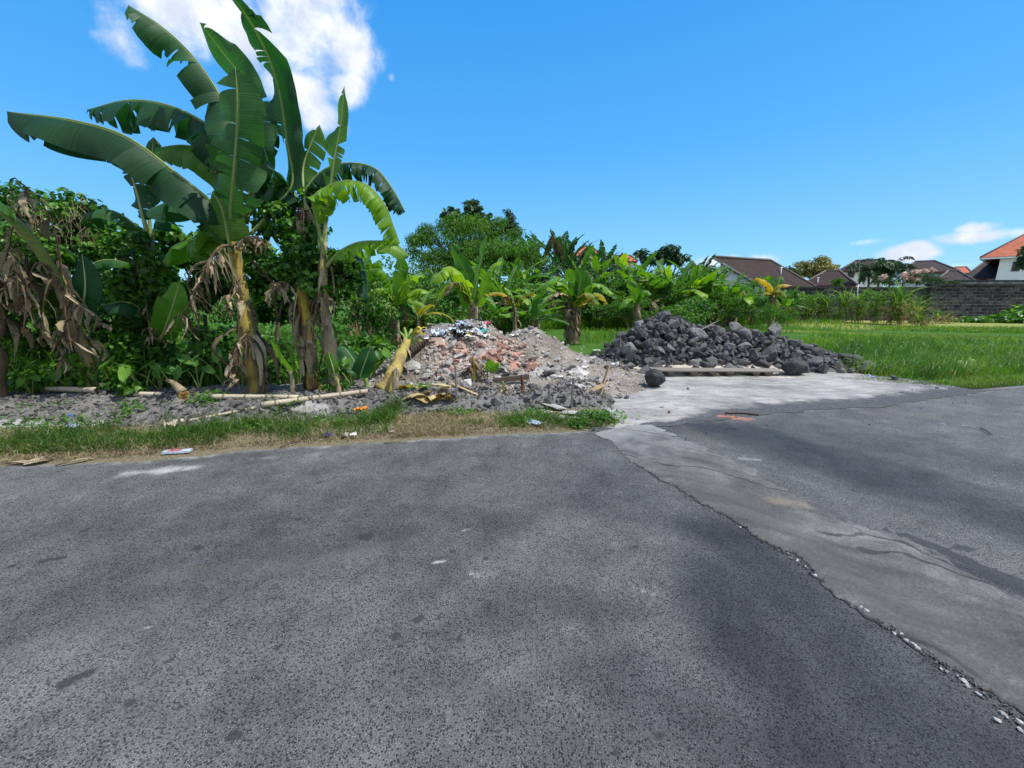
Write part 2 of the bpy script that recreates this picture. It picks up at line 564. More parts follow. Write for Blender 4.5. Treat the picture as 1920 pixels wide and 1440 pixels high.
def mat_leaf(name, stops, trans=.4, rough=.45, spec=.35, vein=0.0, tcol=None, edge=None, patch=None, bump=.25):
    """foliage: colour from the per-leaf value, lamina lets light through"""
    m, t = newmat(name)
    r = t.attr('rnd')
    p = t.pos()
    f = t.math('ADD', t.math('MULTIPLY', r, .75), t.math('MULTIPLY', t.math('SUBTRACT', t.noise(p, 1.3, 3), .375), .9))
    col = t.ramp(f, stops)
    u, v = t.attr('u'), t.attr('v')
    nrm = None
    if vein:
        uv = t.n('CombineXYZ', None, {0: t.math('SUBTRACT', u, t.math('MULTIPLY', t.math('ABSOLUTE', v), .05)), 1: 0.0, 2: 0.0}).outputs[0]
        ln = t.n('TexNoise', {'noise_dimensions': '1D'}, {'W': t.math('MULTIPLY', t.math('SUBTRACT', u, t.math('MULTIPLY', t.math('ABSOLUTE', v), .04)), vein), 'Scale': 1.0, 'Detail': 3.0, 'Roughness': .7}).outputs[0]
        col = t.mix(.8, col, t.ramp(ln, [(.3, .72), (.5, 1.0), (.7, 1.28)]), 'MULTIPLY')
        mid = t.smooth(t.math('ABSOLUTE', v), .10, .02)
        if trans > .2:
            col = t.mix(t.math('MULTIPLY', mid, .55), col, (.30, .36, .10))
        bl = t.noise(p, 6, 4, .6)
        col = t.mix(.6, col, t.ramp(bl, [(.3, .8), (.7, 1.2)]), 'MULTIPLY')
        nrm = t.bump(ln, bump, .02)
    if edge:
        e = t.math('ADD', t.math('ABSOLUTE', v), t.math('MULTIPLY', t.math('SUBTRACT', t.noise(p, 11, 4, .7), .5), .7))
        col = t.mix(t.smooth(e, edge[1], edge[2]), col, edge[0])
    if patch:
        col = t.mix(t.smooth(t.noise(p, patch[1], 5, .7), patch[2], patch[3]), col, patch[0])
    a = t.pbr(col, rough, nrm, spec)
    tc = t.mix(1.0, col, tcol or (1.5, 1.7, .5), 'MULTIPLY')
    b = t.n('BsdfTranslucent', None, {'Color': tc}).outputs[0]
    t.out(t.n('MixShader', None, {0: trans, 1: a, 2: b}).outputs[0])
    return m


def mat_stalk(name, green, yellow, brown, fy=(.45, .6), fb=(.5, .6)):
    m, t = newmat(name)
    u, v = t.attr('u'), t.attr('v')
    p = t.pos()
    st = t.scaled(p, (1, 1, .13))
    a, b = t.noise(st, 14, 5, .65), t.noise(st, 9, 6, .7, .6)
    c = t.noise(st, 45, 4, .7)
    col = t.mix(t.smooth(a, fy[0], fy[1]), green, yellow)
    col = t.mix(t.smooth(b, fb[0], fb[1]), col, t.mix(c, tuple(x * .45 for x in brown), tuple(min(1, x * 1.9) for x in brown)))
    col = t.mix(.6, col, t.ramp(c, [(.3, .6), (.65, 1.15)]), 'MULTIPLY')
    sp = t.noise(p, 30, 4, .7)
    col = t.mix(t.smooth(sp, .62, .72), col, (.03, .022, .014))
    t.out(t.pbr(col, .6, t.bump(t.math('ADD', b, c), .6, .02), .3))
    return m


def mat_rough(name, stops, scale=6, rough=.9, bump=.6, bd=.02, spec=.2, var=.5, stretch=(1, 1, 1), fine=40, fmix=.4):
    m, t = newmat(name)
    o = t.scaled(t.obj(), stretch)
    a, b = t.noise(o, scale, 6, .65), t.noise(o, fine, 4, .7)
    f = t.math('ADD', t.math('MULTIPLY', a, 1 - fmix), t.math('MULTIPLY', b, fmix))
    f = t.math('ADD', f, t.math('MULTIPLY', t.math('SUBTRACT', t.orand(), .5), var * .35))
    col = t.ramp(f, stops)
    t.out(t.pbr(col, rough, t.bump(t.math('ADD', a, b), bump, bd), spec))
    return m


def mat_basalt():
    m, t = newmat('basalt')
    o = t.obj()
    r = t.orand()
    ov = t.n('VectorMath', {'operation': 'ADD'}, {0: o, 1: t.n('CombineXYZ', None, {0: t.math('MULTIPLY', r, 31.0), 1: 0.0, 2: 0.0}).outputs[0]}).outputs[0]
    a, b = t.noise(ov, 7, 6, .7), t.noise(ov, 60, 4, .7)
    f = t.math('ADD', t.math('ADD', t.math('MULTIPLY', a, .5), t.math('MULTIPLY', b, .5)), t.math('MULTIPLY', t.math('SUBTRACT', r, .42), .36))
    col = t.ramp(f, [(.28, (.022, .022, .022)), (.45, (.064, .064, .064)), (.62, (.15, .148, .143)), (.82, (.30, .295, .28))])
    dust = t.smooth(t.noise(ov, 3.2, 5, .7), .53, .72)
    col = t.mix(t.math('MULTIPLY', dust, .5), col, (.155, .14, .122))
    v = t.n('TexVoronoi', {'feature': 'F1'}, {'Vector': ov, 'Scale': 42.0}).outputs['Distance']
    pit = t.smooth(v, .22, .08)
    col = t.mix(t.math('MULTIPLY', pit, .6), col, (.012, .012, .013))
    h = t.math('ADD', t.math('ADD', a, t.math('MULTIPLY', b, .5)), t.math('MULTIPLY', pit, -.35))
    t.out(t.pbr(col, .8, t.bump(h, .75, .03), .25))
    return m


def mat_plain(name, col, rough=.5, spec=.4, noise=.12, scale=20, **kw):
    m, t = newmat(name)
    n = t.noise(t.obj(), scale, 5, .6)
    c = t.mix(1.0, col, t.ramp(n, [(.3, 1 - noise * 2), (.7, 1 + noise)]), 'MULTIPLY')
    t.out(t.pbr(c, rough, t.bump(n, .2, .01), spec, **kw))
    return m


def mat_roof(name, c0, c1, c2):
    m, t = newmat(name)
    u, v = t.attr('u'), t.attr('v')
    uv = t.n('CombineXYZ', None, {0: u, 1: v, 2: 0.0}).outputs[0]
    br = t.n('TexBrick', None, {'Vector': uv, 'Color1': (.3, .3, .3, 1), 'Color2': (.8, .8, .8, 1), 'Mortar': (0, 0, 0, 1), 'Scale': 1.0,
                                'Mortar Size': .02, 'Brick Width': .26, 'Row Height': .3})
    n = t.noise(uv, .55, 6, .7)
    f = t.math('ADD', t.math('MULTIPLY', t.n('SeparateColor', None, {0: br.outputs[0]}).outputs[0], .4), t.math('MULTIPLY', n, .6))
    col = t.ramp(f, [(.2, c0), (.5, c1), (.8, c2)])
    row = t.math('FRACT', t.math('MULTIPLY', v, 3.333))
    t.out(t.pbr(col, .8, t.bump(row, .6, .06), .25))
    return m


def mat_stonewall():
    m, t = newmat('dark_stone_blocks')
    u, v = t.attr('u'), t.attr('v')
    p = t.pos()
    uv = t.n('CombineXYZ', None, {0: t.math('ADD', u, t.math('MULTIPLY', t.noise(p, 2, 3), .1)), 1: t.math('ADD', v, t.math('MULTIPLY', t.noise(p, 1.4, 3), .07)), 2: 0.0}).outputs[0]
    br = t.n('TexBrick', None, {'Vector': uv, 'Color1': (.1, .1, .1, 1), 'Color2': (.9, .9, .9, 1), 'Mortar': (.5, .5, .5, 1), 'Scale': 1.0,
                                'Mortar Size': .022, 'Mortar Smooth': .3, 'Brick Width': .62, 'Row Height': .24})
    g = t.n('SeparateColor', None, {0: br.outputs[0]}).outputs[0]
    n, n2 = t.noise(p, 1.2, 6, .7), t.noise(p, 9, 5, .75)
    f = t.math('ADD', t.math('MULTIPLY', g, .35), t.math('ADD', t.math('MULTIPLY', n, .35), t.math('MULTIPLY', n2, .3)))
    col = t.ramp(f, [(.28, (.016, .016, .017)), (.5, (.042, .041, .042)), (.68, (.10, .098, .096)), (.8, (.30, .29, .28))])
    col = t.mix(t.math('MULTIPLY', br.outputs['Fac'], t.smooth(n2, .4, .6)), col, (.22, .215, .205))
    t.out(t.pbr(col, .9, t.bump(t.math('ADD', t.math('MULTIPLY', br.outputs['Fac'], -1.0), n2), .7, .05), .2))
    return m


M = {}
M['asphalt'] = mat_asphalt()
M['strip'] = mat_oldconcrete()
M['apron'] = mat_apron()
M['ground'] = mat_ground()
GS = lambda a, b, c: [(.15, a), (.5, b), (.85, c)]
M['ban_dark'] = mat_leaf('banana_leaf_dark', GS((.013, .058, .022), (.022, .090, .027), (.045, .135, .032)), .33, .5, .28, 46, (1.35, 1.9, .5), ((.22, .16, .06), 1.13, 1.28))
M['ban_mid'] = mat_leaf('banana_leaf_green', GS((.030, .100, .022), (.055, .155, .026), (.10, .225, .033)), .38, .48, .3, 46, (1.5, 1.7, .35))
M['ban_fresh'] = mat_leaf('banana_leaf_fresh', GS((.075, .200, .018), (.15, .31, .022), (.26, .42, .03)), .46, .42, .4, 40, (1.5, 1.5, .3))
M['ban_yel'] = mat_leaf('banana_leaf_yellow', GS((.16, .24, .02), (.34, .33, .03), (.50, .38, .04)), .45, .5, .3, 40, (1.3, 1.2, .4), ((.42, .17, .03), .75, 1.0))
M['ban_dry'] = mat_leaf('banana_leaf_dry', GS((.12, .09, .055), (.30, .24, .15), (.54, .46, .32)), .19, .85, .12, 60, (1.2, 1.0, .7), None, ((.06, .04, .028), 4.0, .5, .68), .6)
M['midrib'] = mat_plain('banana_midrib', (.20, .27, .07), .45, .4)
M['midrib_pale'] = mat_plain('banana_midrib_pale', (.36, .40, .16), .45, .4)
M['midrib_dry'] = mat_plain('banana_midrib_dry', (.16, .11, .07), .8, .15, .3)
M['stem_yel'] = mat_stalk('banana_stem_yellow', (.15, .17, .04), (.36, .27, .05), (.20, .15, .085), (.38, .54), (.44, .58))
M['stem_felled'] = mat_stalk('felled_stem_yellow', (.24, .25, .07), (.44, .35, .08), (.24, .16, .08), (.34, .48), (.47, .62))
M['stem_pale'] = mat_stalk('banana_stem_pale', (.30, .29, .16), (.44, .34, .08), (.27, .2, .14), (.45, .6), (.44, .6))
M['stem_red'] = mat_stalk('banana_stem_reddish', (.36, .30, .04), (.46, .34, .05), (.14, .05, .028), (.36, .5), (.46, .53))
M['stem_brown'] = mat_stalk('banana_stem_brown', (.15, .13, .06), (.24, .17, .08), (.16, .115, .08), (.5, .6), (.38, .5))
M['stem_green'] = mat_stalk('banana_stem_green', (.17, .28, .06), (.28, .36, .09), (.2, .15, .07), (.42, .6), (.66, .74))
M['sheath'] = mat_leaf('cut_sheath', GS((.30, .20, .09), (.50, .37, .17), (.60, .50, .27)), .15, .7, .2, 30, (1.1, 1, .7), None, ((.14, .09, .05), 7.0, .52, .68), .6)
M['husk'] = mat_leaf('dry_husk', GS((.11, .085, .05), (.26, .205, .125), (.46, .385, .26)), .08, .9, .1, 30, (1, 1, 1), None, ((.06, .042, .03), 5.0, .5, .7), .6)
M['vine'] = mat_leaf('vine_leaves', GS((.022, .075, .013), (.055, .165, .020), (.14, .30, .035)), .42, .4, .4, 0, (1.4, 1.7, .35))
M['weed'] = mat_leaf('weed_leaves', GS((.025, .078, .013), (.062, .17, .02), (.13, .28, .032)), .38, .45, .35, 0, (1.4, 1.6, .35))
M['tree'] = mat_leaf('tree_leaves', GS((.03, .09, .014), (.075, .185, .024), (.14, .28, .04)), .4, .45, .35, 0, (1.4, 1.6, .4))
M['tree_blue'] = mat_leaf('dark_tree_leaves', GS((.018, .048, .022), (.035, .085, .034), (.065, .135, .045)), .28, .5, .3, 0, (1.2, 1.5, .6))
M['tree_flower'] = mat_leaf('yellowing_tree_leaves', GS((.10, .14, .035), (.26, .27, .085), (.52, .47, .22)), .35, .6, .2, 0, (1.2, 1.1, .6))
M['blossom'] = mat_leaf('pink_blossom', GS((.5, .33, .27), (.66, .46, .38), (.8, .62, .52)), .3, .6, .2, 0, (1, 1, 1))
M['grass'] = mat_leaf('grass_blades', GS((.030, .080, .014), (.06, .14, .020), (.12, .21, .032)), .42, .45, .35, 0, (1.4, 1.5, .3))
M['lush'] = mat_leaf('lush_grass_blades', GS((.04, .115, .012), (.085, .20, .017), (.17, .29, .03)), .46, .42, .35, 0, (1.4, 1.5, .3))
M['mown'] = mat_leaf('short_grass_blades', GS((.10, .18, .022), (.16, .25, .035), (.26, .31, .06)), .4, .5, .3, 0, (1.2, 1.3, .4))
M['drygrass'] = mat_leaf('dry_grass_blades', GS((.15, .12, .06), (.29, .235, .13), (.46, .39, .24)), .22, .8, .15, 0, (1.1, 1, .6))
M['reed'] = mat_leaf('reed_blades', GS((.06, .15, .03), (.12, .25, .045), (.24, .36, .08)), .4, .5, .3, 0, (1.3, 1.4, .4))
M['reed_dry'] = mat_leaf('dry_reed_blades', GS((.20, .14, .07), (.40, .29, .14), (.56, .44, .24)), .2, .8, .15, 0, (1, 1, .7))
M['bark'] = mat_rough('bark', [(.3, (.045, .036, .028)), (.55, (.12, .10, .08)), (.8, (.22, .19, .16))], 8, .9, .8, .03, .15, .4, (1, 1, .3))
M['vinewood'] = mat_rough('vine_stem_wood', [(.3, (.05, .038, .025)), (.7, (.16, .12, .08))], 10)
M['basalt'] = mat_basalt()
M['clod'] = mat_rough('soil_clods', [(.3, (.095, .09, .086)), (.5, (.185, .18, .172)), (.72, (.33, .32, .305))], 5, .95, .8, .03, .1, .6)
M['rubble'] = mat_rough('rubble_soil', [(.32, (.07, .06, .048)), (.46, (.175, .152, .126)), (.58, (.30, .27, .23)), (.8, (.47, .44, .39))], 1.5, .95, .8, .03, .1, 0, fine=26, fmix=.5)
M['chunk'] = mat_rough('broken_concrete', [(.25, (.20, .19, .18)), (.5, (.38, .36, .335)), (.75, (.62, .60, .56))], 4, .9, .6, .02, .15, 1.1)
M['brick'] = mat_rough('broken_brick', [(.25, (.29, .155, .115)), (.5, (.45, .255, .19)), (.75, (.58, .43, .36))], 3.5, .9, .6, .02, .15, .8)
M['brickdust'] = mat_rough('dusty_brick', [(.25, (.28, .22, .185)), (.5, (.42, .34, .29)), (.75, (.56, .50, .45))], 3.5, .9, .6, .02, .15, .9)
M['sandpile'] = mat_rough('pale_sand', [(.3, (.36, .31, .23)), (.6, (.52, .465, .37)), (.8, (.64, .59, .50))], 6, .95, .5, .02, .1, 0)
M['oldwood'] = mat_rough('weathered_wood', [(.3, (.11, .098, .082)), (.5, (.21, .19, .165)), (.75, (.34, .31, .275))], 5, .85, .6, .01, .2, .3, (.25, 4, 4))
M['newwood'] = mat_rough('tan_wood', [(.3, (.30, .20, .105)), (.55, (.48, .35, .205)), (.8, (.60, .48, .32))], 5, .8, .5, .01, .2, .3, (.3, 4, 4))
M['darkwood'] = mat_rough('dark_wood', [(.3, (.05, .038, .027)), (.6, (.12, .095, .07)), (.8, (.2, .165, .13))], 5, .8, .5, .01, .2, .3, (.3, 4, 4))
M['bamboo'] = mat_rough('dried_bamboo', [(.3, (.30, .245, .165)), (.55, (.47, .405, .30)), (.8, (.60, .54, .43))], 3, .5, .3, .01, .35, .5, (.4, 3, 3))
M['bamboo_node'] = mat_plain('bamboo_node', (.22, .175, .12), .7, .2, .25)
M['roof_brown'] = mat_roof('brown_tiles', (.018, .010, .009), (.038, .021, .018), (.068, .040, .035))
M['roof_grey'] = mat_roof('greybrown_tiles', (.022, .016, .016), (.045, .033, .032), (.08, .062, .058))
M['roof_orange'] = mat_roof('orange_tiles', (.32, .085, .045), (.46, .13, .065), (.58, .2, .11))
M['ridge'] = mat_plain('ridge_mortar', (.20, .18, .17), .9, .1, .3)
M['white'] = mat_plain('white_plaster', (.80, .81, .82), .8, .2, .05, 2)
M['bluegrey'] = mat_plain('pale_grey_plaster', (.55, .60, .66), .85, .2, .12, 3)
M['stonewall'] = mat_stonewall()
M['coping'] = mat_plain('concrete_coping', (.34, .35, .36), .9, .15, .3, 2)
M['soot'] = mat_plain('sooty_coping', (.07, .07, .072), .9, .15, .4, 4)
M['glass'] = mat_plain('dark_window_glass', (.035, .03, .03), .15, .6, .1)
M['frame'] = mat_plain('painted_frame', (.10, .035, .035), .5, .4, .2)
M['steel'] = mat_plain('galvanised_steel', (.42, .43, .45), .4, .5, .1, Metallic=.6)
M['rust'] = mat_plain('rusty_steel', (.09, .05, .035), .7, .3, .4, 30)
M['paper'] = mat_plain('white_litter', (.78, .77, .75), .6, .3, .12)
M['plastic_teal'] = mat_plain('teal_plastic', (.02, .30, .27), .4, .5)
M['plastic_blue'] = mat_plain('blue_plastic', (.03, .16, .55), .35, .5)
M['plastic_pale'] = mat_plain('pale_blue_plastic', (.50, .60, .72), .35, .5, .2)
M['plastic_orange'] = mat_plain('orange_wrapper', (.85, .30, .02), .35, .5, .2)
M['plastic_purple'] = mat_plain('purple_wrapper', (.10, .07, .22), .35, .5, .4)
M['plastic_pink'] = mat_plain('pink_wrapper', (.55, .13, .2), .35, .5, .2)
M['plastic_yellow'] = mat_plain('yellow_plastic', (.65, .52, .03), .4, .5, .15)
M['plastic_black'] = mat_plain('black_plastic', (.015, .015, .018), .3, .5, .2)
M['cloth'] = mat_plain('dirty_sack_cloth', (.47, .42, .35), .9, .1, .3, 12)
M['pebble'] = mat_plain('white_pebble', (.42, .40, .37), .6, .3, .12)


def mat_bottle():
    m, t = newmat('clear_bottle')
    a = t.pbr((.9, .95, 1.0), .05, None, .5, **{'Transmission Weight': .95, 'IOR': 1.12})
    t.out(a)
    return m


M['clear'] = mat_bottle()


# ------------------------------------------------------------------ the ground plan
_e = [G(0, 872), G(230, 867), G(450, 846), G(700, 830), G(950, 815), G(1130, 807), G(1290, 790), G(1460, 772), G(1600, 762), G(1760, 742), G(1920, 726)]
EX = np.array([-140, -30] + [p.x for p in _e] + [30, 140])
EY = np.array([3.73 - 135 * .17, 3.73 - 25 * .17] + [p.y for p in _e] + [7.3 + 20.5 * .24, 7.3 + 130.5 * .24])


def edge_y(x):
    return np.interp(x, EX, EY)


def px_of(x, y, z=0.0):
    dz = z - CZ
    d = y * math.cos(PIT) - dz * math.sin(PIT)
    up = y * math.sin(PIT) + dz * math.cos(PIT)
    return 960 + F * x / d, 720 - F * up / d


def HG(x, y):
    """height of the bare ground"""
    x, y = np.asarray(x, float), np.asarray(y, float)
    s = y - edge_y(x)
    left = 1 - sstep(.9, 1.9, x)
    top = 1.0 + .5 * sstep(-3, -7, x)
    verge = .035 * sstep(.02, .35, s) + .02 * (fbm(x * 3, y * 3) - .5) * sstep(0, .3, s)
    bank = .17 * sstep(.9 * top, 1.35 * top, s) * (1 - .65 * sstep(2.2, 5, s))
    rough = sstep(.85 * top, 1.2 * top, s) * (1 - .75 * sstep(2.2, 4.0, s))
    cl = (fbm(x * 2.2, y * 2.2) - .45) * .22 + (fbm(x * 9, y * 9, 3) - .5) * .10
    h = left * (verge + bank + rough * cl)
    right = (1 - left) * (-.03 * sstep(.02, .3, s) - .02 * sstep(1.5, 5, s))
    return h + right - .03 * (1 - sstep(-.2, .02, s))


def rub(x, y):
    x, y = np.asarray(x, float), np.asarray(y, float)
    g = lambda cx, cy, sx, sy, h: h * np.exp(-((((x - cx) / sx) ** 2 + ((y - cy) / sy) ** 2) ** 1.25))
    parts = [g(-1.42, 8.05, .98, 1.45, 1.06), g(-.62, 8.0, .66, 1.35, 1.02), g(.35, 8.8, .95, 1.3, .92), g(1.25, 8.5, 1.1, 1.1, .44), g(-.45, 7.0, 1.5, .75, .34), g(1.1, 7.5, 1.2, .8, .24), g(2.2, 9.6, 1.1, .9, .2)]
    h = sum(p ** 3 for p in parts) ** (1 / 3)
    h = h + (fbm(x * 2.6, y * 2.6) - .5) * .16 * sstep(.05, .35, h) + (fbm(x * 11, y * 11, 3) - .5) * .07 * sstep(.03, .2, h)
    return h


def HS(x, y):
    return np.maximum(HG(x, y), rub(x, y) + HG(x, y) * .4 - .03)


def hit(px, py, Hf=HS, y0=3.2, y1=40):
    r = ray(px, py)
    ts = np.arange(y0, y1, .02) / r.y
    z = CZ + r.z * ts
    below = z <= Hf(r.x * ts, r.y * ts)
    k = int(np.argmax(below)) if below.any() else len(ts) - 1
    t = ts[k]
    return Vector((r.x * t, r.y * t, float(Hf(r.x * t, r.y * t))))


def grid(mb, X, Y, Z):
    n, m_ = X.shape
    idx = np.arange(n * m_).reshape(n, m_)
    q = np.stack([idx[:-1, :-1], idx[1:, :-1], idx[1:, 1:], idx[:-1, 1:]], -1).reshape(-1, 4)
    mb.add(np.stack([X, Y, Z], -1).reshape(-1, 3), [q])
    return mb


def stroke(x, y, pts, width, hard=.0):
    """0..1 closeness to a polyline given in ground metres"""
    d = np.full(np.shape(x), 1e9)
    for a, b in zip(pts[:-1], pts[1:]):
        ax, ay, bx, by = a[0], a[1], b[0], b[1]
        L2 = (bx - ax) ** 2 + (by - ay) ** 2 + 1e-9
        t = np.clip(((x - ax) * (bx - ax) + (y - ay) * (by - ay)) / L2, 0, 1)
        d = np.minimum(d, np.hypot(x - ax - t * (bx - ax), y - ay - t * (by - ay)))
    return 1 - sstep(width * hard, width, d)


def gp(*px):
    return [G(a, b) for a, b in px]


# ------------------------------------------------------------------ road
rng = np.random.RandomState(11)
xs = np.concatenate([np.linspace(-140, -14, 20)[:-1], np.linspace(-14, -6, 40)[:-1], np.linspace(-6, 10, 360)[:-1], np.linspace(10, 16, 30)[:-1], np.linspace(16, 140, 18)])
tt = np.concatenate([np.linspace(-40, .7, 12)[:-1], np.linspace(.7, 1, 1)])
rows = np.linspace(0, 1, 150)
X = np.repeat(xs[:, None], len(tt) - 1 + len(rows), 1)
ey = edge_y(xs) + (fbm(xs * 2.5, xs * 0 + 3, 4) - .5) * .16 * (np.abs(xs) < 20)
Y0 = np.minimum(.7, ey - 3)
Y = np.concatenate([np.repeat((Y0 - 40)[:, None], len(tt) - 1, 1) + (np.linspace(0, 1, len(tt))[:-1])[None, :] * 40, Y0[:, None] + rows[None, :] * (ey - Y0)[:, None]], 1)
mb = grid(MB(), X, Y, X * 0)
vx, vy = X.ravel(), Y.ravel()
dark = np.zeros(len(vx))
wx_, wy_ = vx + (fbm(vx * 1.3, vy * 1.3, 4) - .5) * .7, vy + (fbm(vx * 1.3 + 50, vy * 1.3, 4) - .5) * .5
for pts, wd, st in ((gp((1270, 792), (1480, 832), (1700, 905), (1960, 985)), .46, .95), (gp((1450, 800), (1700, 850), (1980, 900)), .5, .4),
                    (gp((1380, 1010), (1520, 1110), (1640, 1220), (1800, 1400)), .38, .95), (gp((1150, 900), (1290, 960), (1400, 1030)), .3, .3), (gp((1330, 1080), (1450, 1180), (1560, 1330)), .32, .9), (gp((1100, 1290), (1300, 1240), (1450, 1200)), .2, .35),
                    (gp((1250, 1300), (1500, 1400), (1650, 1500)), .32, .55), (gp((-100, 1150), (500, 1040), (1000, 965), (1200, 900)), .3, .32), (gp((-100, 1010), (500, 950), (1000, 900)), .3, .14),
                    (gp((900, 1180), (1050, 1130), (1200, 1120)), .16, .4), (gp((1060, 1340), (1180, 1200), (1230, 1080)), .2, .28)):
    dark = np.maximum(dark, stroke(wx_, wy_, pts, wd * 1.7, .1) * min(1, st * 1.15))
dark = np.maximum(dark, stroke(vx, vy, gp((1690, 1022), (1780, 1055), (1860, 1085), (1960, 1130)), .09, .3) * .95)
spot = np.zeros(len(vx))
for px, py, r in ((160, 995, 11), (205, 993, 8), (75, 1053, 9), (20, 1062, 11), (110, 1047, 12), (370, 1028, 14), (410, 1024, 8), (685, 1006, 20), (620, 1003, 9), (560, 973, 10), (448, 1093, 8),
                  (787, 1160, 13), (760, 1167, 8), (742, 1192, 13), (866, 1196, 10), (908, 1047, 9), (850, 1034, 9), (165, 1262, 16), (125, 1280, 18), (240, 1318, 14), (320, 1235, 9),
                  (440, 1380, 18), (895, 1270, 10), (795, 1302, 11), (1190, 1025, 9), (1600, 920, 9), (1580, 990, 13), (1810, 1028, 17), (1500, 1250, 16), (1232, 1380, 12), (1150, 1412, 10), (600, 905, 8), (1440, 1130, 8), (300, 1013, 7), (520, 1215, 9)):
    c = G(px, py)
    rr = r / F * (c.y + .6) * .62
    spot = np.maximum(spot, 1 - sstep(0, rr * 1.9, np.hypot((vx - c.x) / 1.25, (vy - c.y) * .9)))
for pts, wd in ((gp((1700, 1006), (1760, 1028), (1830, 1060), (1910, 1098), (1980, 1130)), .085), (gp((1838, 1062), (1905, 1086)), .06), (gp((1660, 992), (1690, 1004)), .03), (gp((1790, 1026), (1815, 1030)), .03)):
    spot = np.maximum(spot, stroke(vx, vy, pts, wd, .2))
brown = np.zeros(len(vx))
for pts, wd, st in ((gp((850, 1310), (960, 1270), (1060, 1230), (1150, 1205)), .1, .35), (gp((700, 1030), (560, 1060), (300, 1080)), .16, .4), (gp((30, 1230), (140, 1190), (280, 1150)), .2, .4),
                    (gp((1830, 790), (1700, 775)), .3, .4), (gp((1280, 800), (1330, 830)), .15, .5)):
    brown = np.maximum(brown, stroke(vx, vy, pts, wd) * st)
dust = np.zeros(len(vx))
s_edge = ey.repeat(Y.shape[1]) - vy
dust = np.maximum(dust, (1 - sstep(0, .8, s_edge)) * .2 * sstep(1.0, 2.4, vx) * (1 - sstep(6.5, 9, vx)))
dust = np.maximum(dust, (1 - sstep(0, .22, s_edge)) * .42)
for pts, wd, st in ((gp((240, 889), (360, 876)), .22, .62), (gp((400, 868), (700, 845)), .2, .28), (gp((1230, 812), (1300, 830)), .2, .35), (gp((1390, 860), (1420, 862)), .09, .5), (gp((818, 1055), (828, 1053)), .03, .75),
                    (gp((310, 1376), (322, 1366)), .03, 1.0), (gp((870, 994), (883, 992)), .028, .55), (gp((267, 1180), (278, 1176)), .025, .6), (gp((880, 1075), (910, 1085)), .05, .5), (gp((1660, 740), (1720, 752)), .3, .4),
                    (gp((1800, 797), (1830, 800)), .05, .7), (gp((1770, 795), (1760, 793)), .05, .5), (gp((1860, 1010), (1830, 1000)), .03, .5), (gp((1060, 1180), (1100, 1200)), .1, .3), (gp((1220, 1115), (1190, 1100)), .04, .6)):
    dust = np.maximum(dust, stroke(vx, vy, pts, wd) * st)
brick = stroke(vx, vy, gp((1345, 783), (1405, 786)), .17) * .95
brick = np.maximum(brick, stroke(vx, vy, gp((1600, 772), (1660, 776)), .12) * .55)
o = mb.build('road', M['asphalt'], None, False, None, dict(dark=dark, spot=spot, brown=brown, dust=dust, brick=brick))
tag(o, None, None, None, 'structure')

# ------------------------------------------------------------------ the patched concrete strip that crosses the road
Lp = np.array([G(a, b)[:2] for a, b in ((1122, 812), (1200, 872), (1302, 938), (1404, 991), (1498, 1058), (1604, 1129), (1724, 1222), (1800, 1271), (1916, 1364), (2150, 1560), (2500, 1900))])
Rp = np.array([G(a, b)[:2] for a, b in ((1225, 797), (1320, 840), (1415, 884), (1480, 922), (1542, 960), (1600, 985), (1693, 1009), (1800, 1062), (1920, 1120), (2150, 1260), (2500, 1450))])
pr = lambda P, n: np.stack([np.interp(np.linspace(0, 1, n), np.concatenate([[0], np.cumsum(np.hypot(*np.diff(P, axis=0).T))]) / np.hypot(*np.diff(P, axis=0).T).sum(), P[:, k]) for k in (0, 1)], 1)
A, B = pr(Lp, 220), pr(Rp, 220)
c = np.linspace(0, 1, 40)
jl = (fbm(np.arange(220) * .06, np.zeros(220), 2) - .5) * .16 + (fbm(np.arange(220) * .9, np.zeros(220), 3) - .5) * .07
jr = (fbm(np.arange(220) * .25, np.zeros(220) + 9, 4) - .5) * .2
Pg = A[:, None, :] * (1 - c)[None, :, None] + B[:, None, :] * c[None, :, None]
dn = (B - A) / np.linalg.norm(B - A, axis=1)[:, None]
Pg = Pg + dn[:, None, :] * (jl[:, None] * (1 - c)[None, :] + jr[:, None] * c[None, :])[:, :, None]
Zs = .004 + .028 * np.sin(np.clip(c, 0, 1) * PI)[None, :] ** .7 * np.ones((220, 1)) + (fbm(Pg[..., 0] * 3, Pg[..., 1] * 3) - .5) * .012 * np.sin(c * PI)[None, :]
mb = grid(MB(), Pg[..., 0], Pg[..., 1], Zs)
ii = np.repeat(np.linspace(0, 1, 220)[:, None], 40, 1)
edge_a = np.maximum(1 - sstep(0, .07, c)[None, :] * np.ones((220, 1)), .55 * (1 - sstep(0, .05, 1 - c))[None, :]) * sstep(.16, .22, ii)
stroke_px = lambda pts, wd: stroke(Pg[..., 0], Pg[..., 1], gp(*pts), wd)
edge_a = np.maximum(edge_a, 1.1 * stroke_px(((1685, 1018), (1740, 1040), (1800, 1068), (1860, 1094), (1930, 1126)), .055))
edge_a = np.maximum(edge_a, .85 * stroke_px(((1590, 992), (1650, 1010), (1690, 1022)), .03))
edge_a = np.maximum(edge_a, .8 * stroke_px(((1500, 1000), (1620, 1060), (1760, 1130), (1930, 1240)), .014))
edge_a = np.maximum(edge_a, .9 * stroke_px(((1345, 938), (1390, 965), (1404, 985)), .022))
edge_a = np.maximum(edge_a, .72 * stroke_px(((1440, 1010), (1600, 1085), (1730, 1160), (1900, 1310)), .018))
edge_a = np.maximum(edge_a, .72 * stroke_px(((1250, 840), (1330, 885), (1390, 920)), .02))
dst = np.maximum(.85 * (1 - sstep(.0, .25, ii)), .5 * (1 - sstep(.15, .5, ii)))
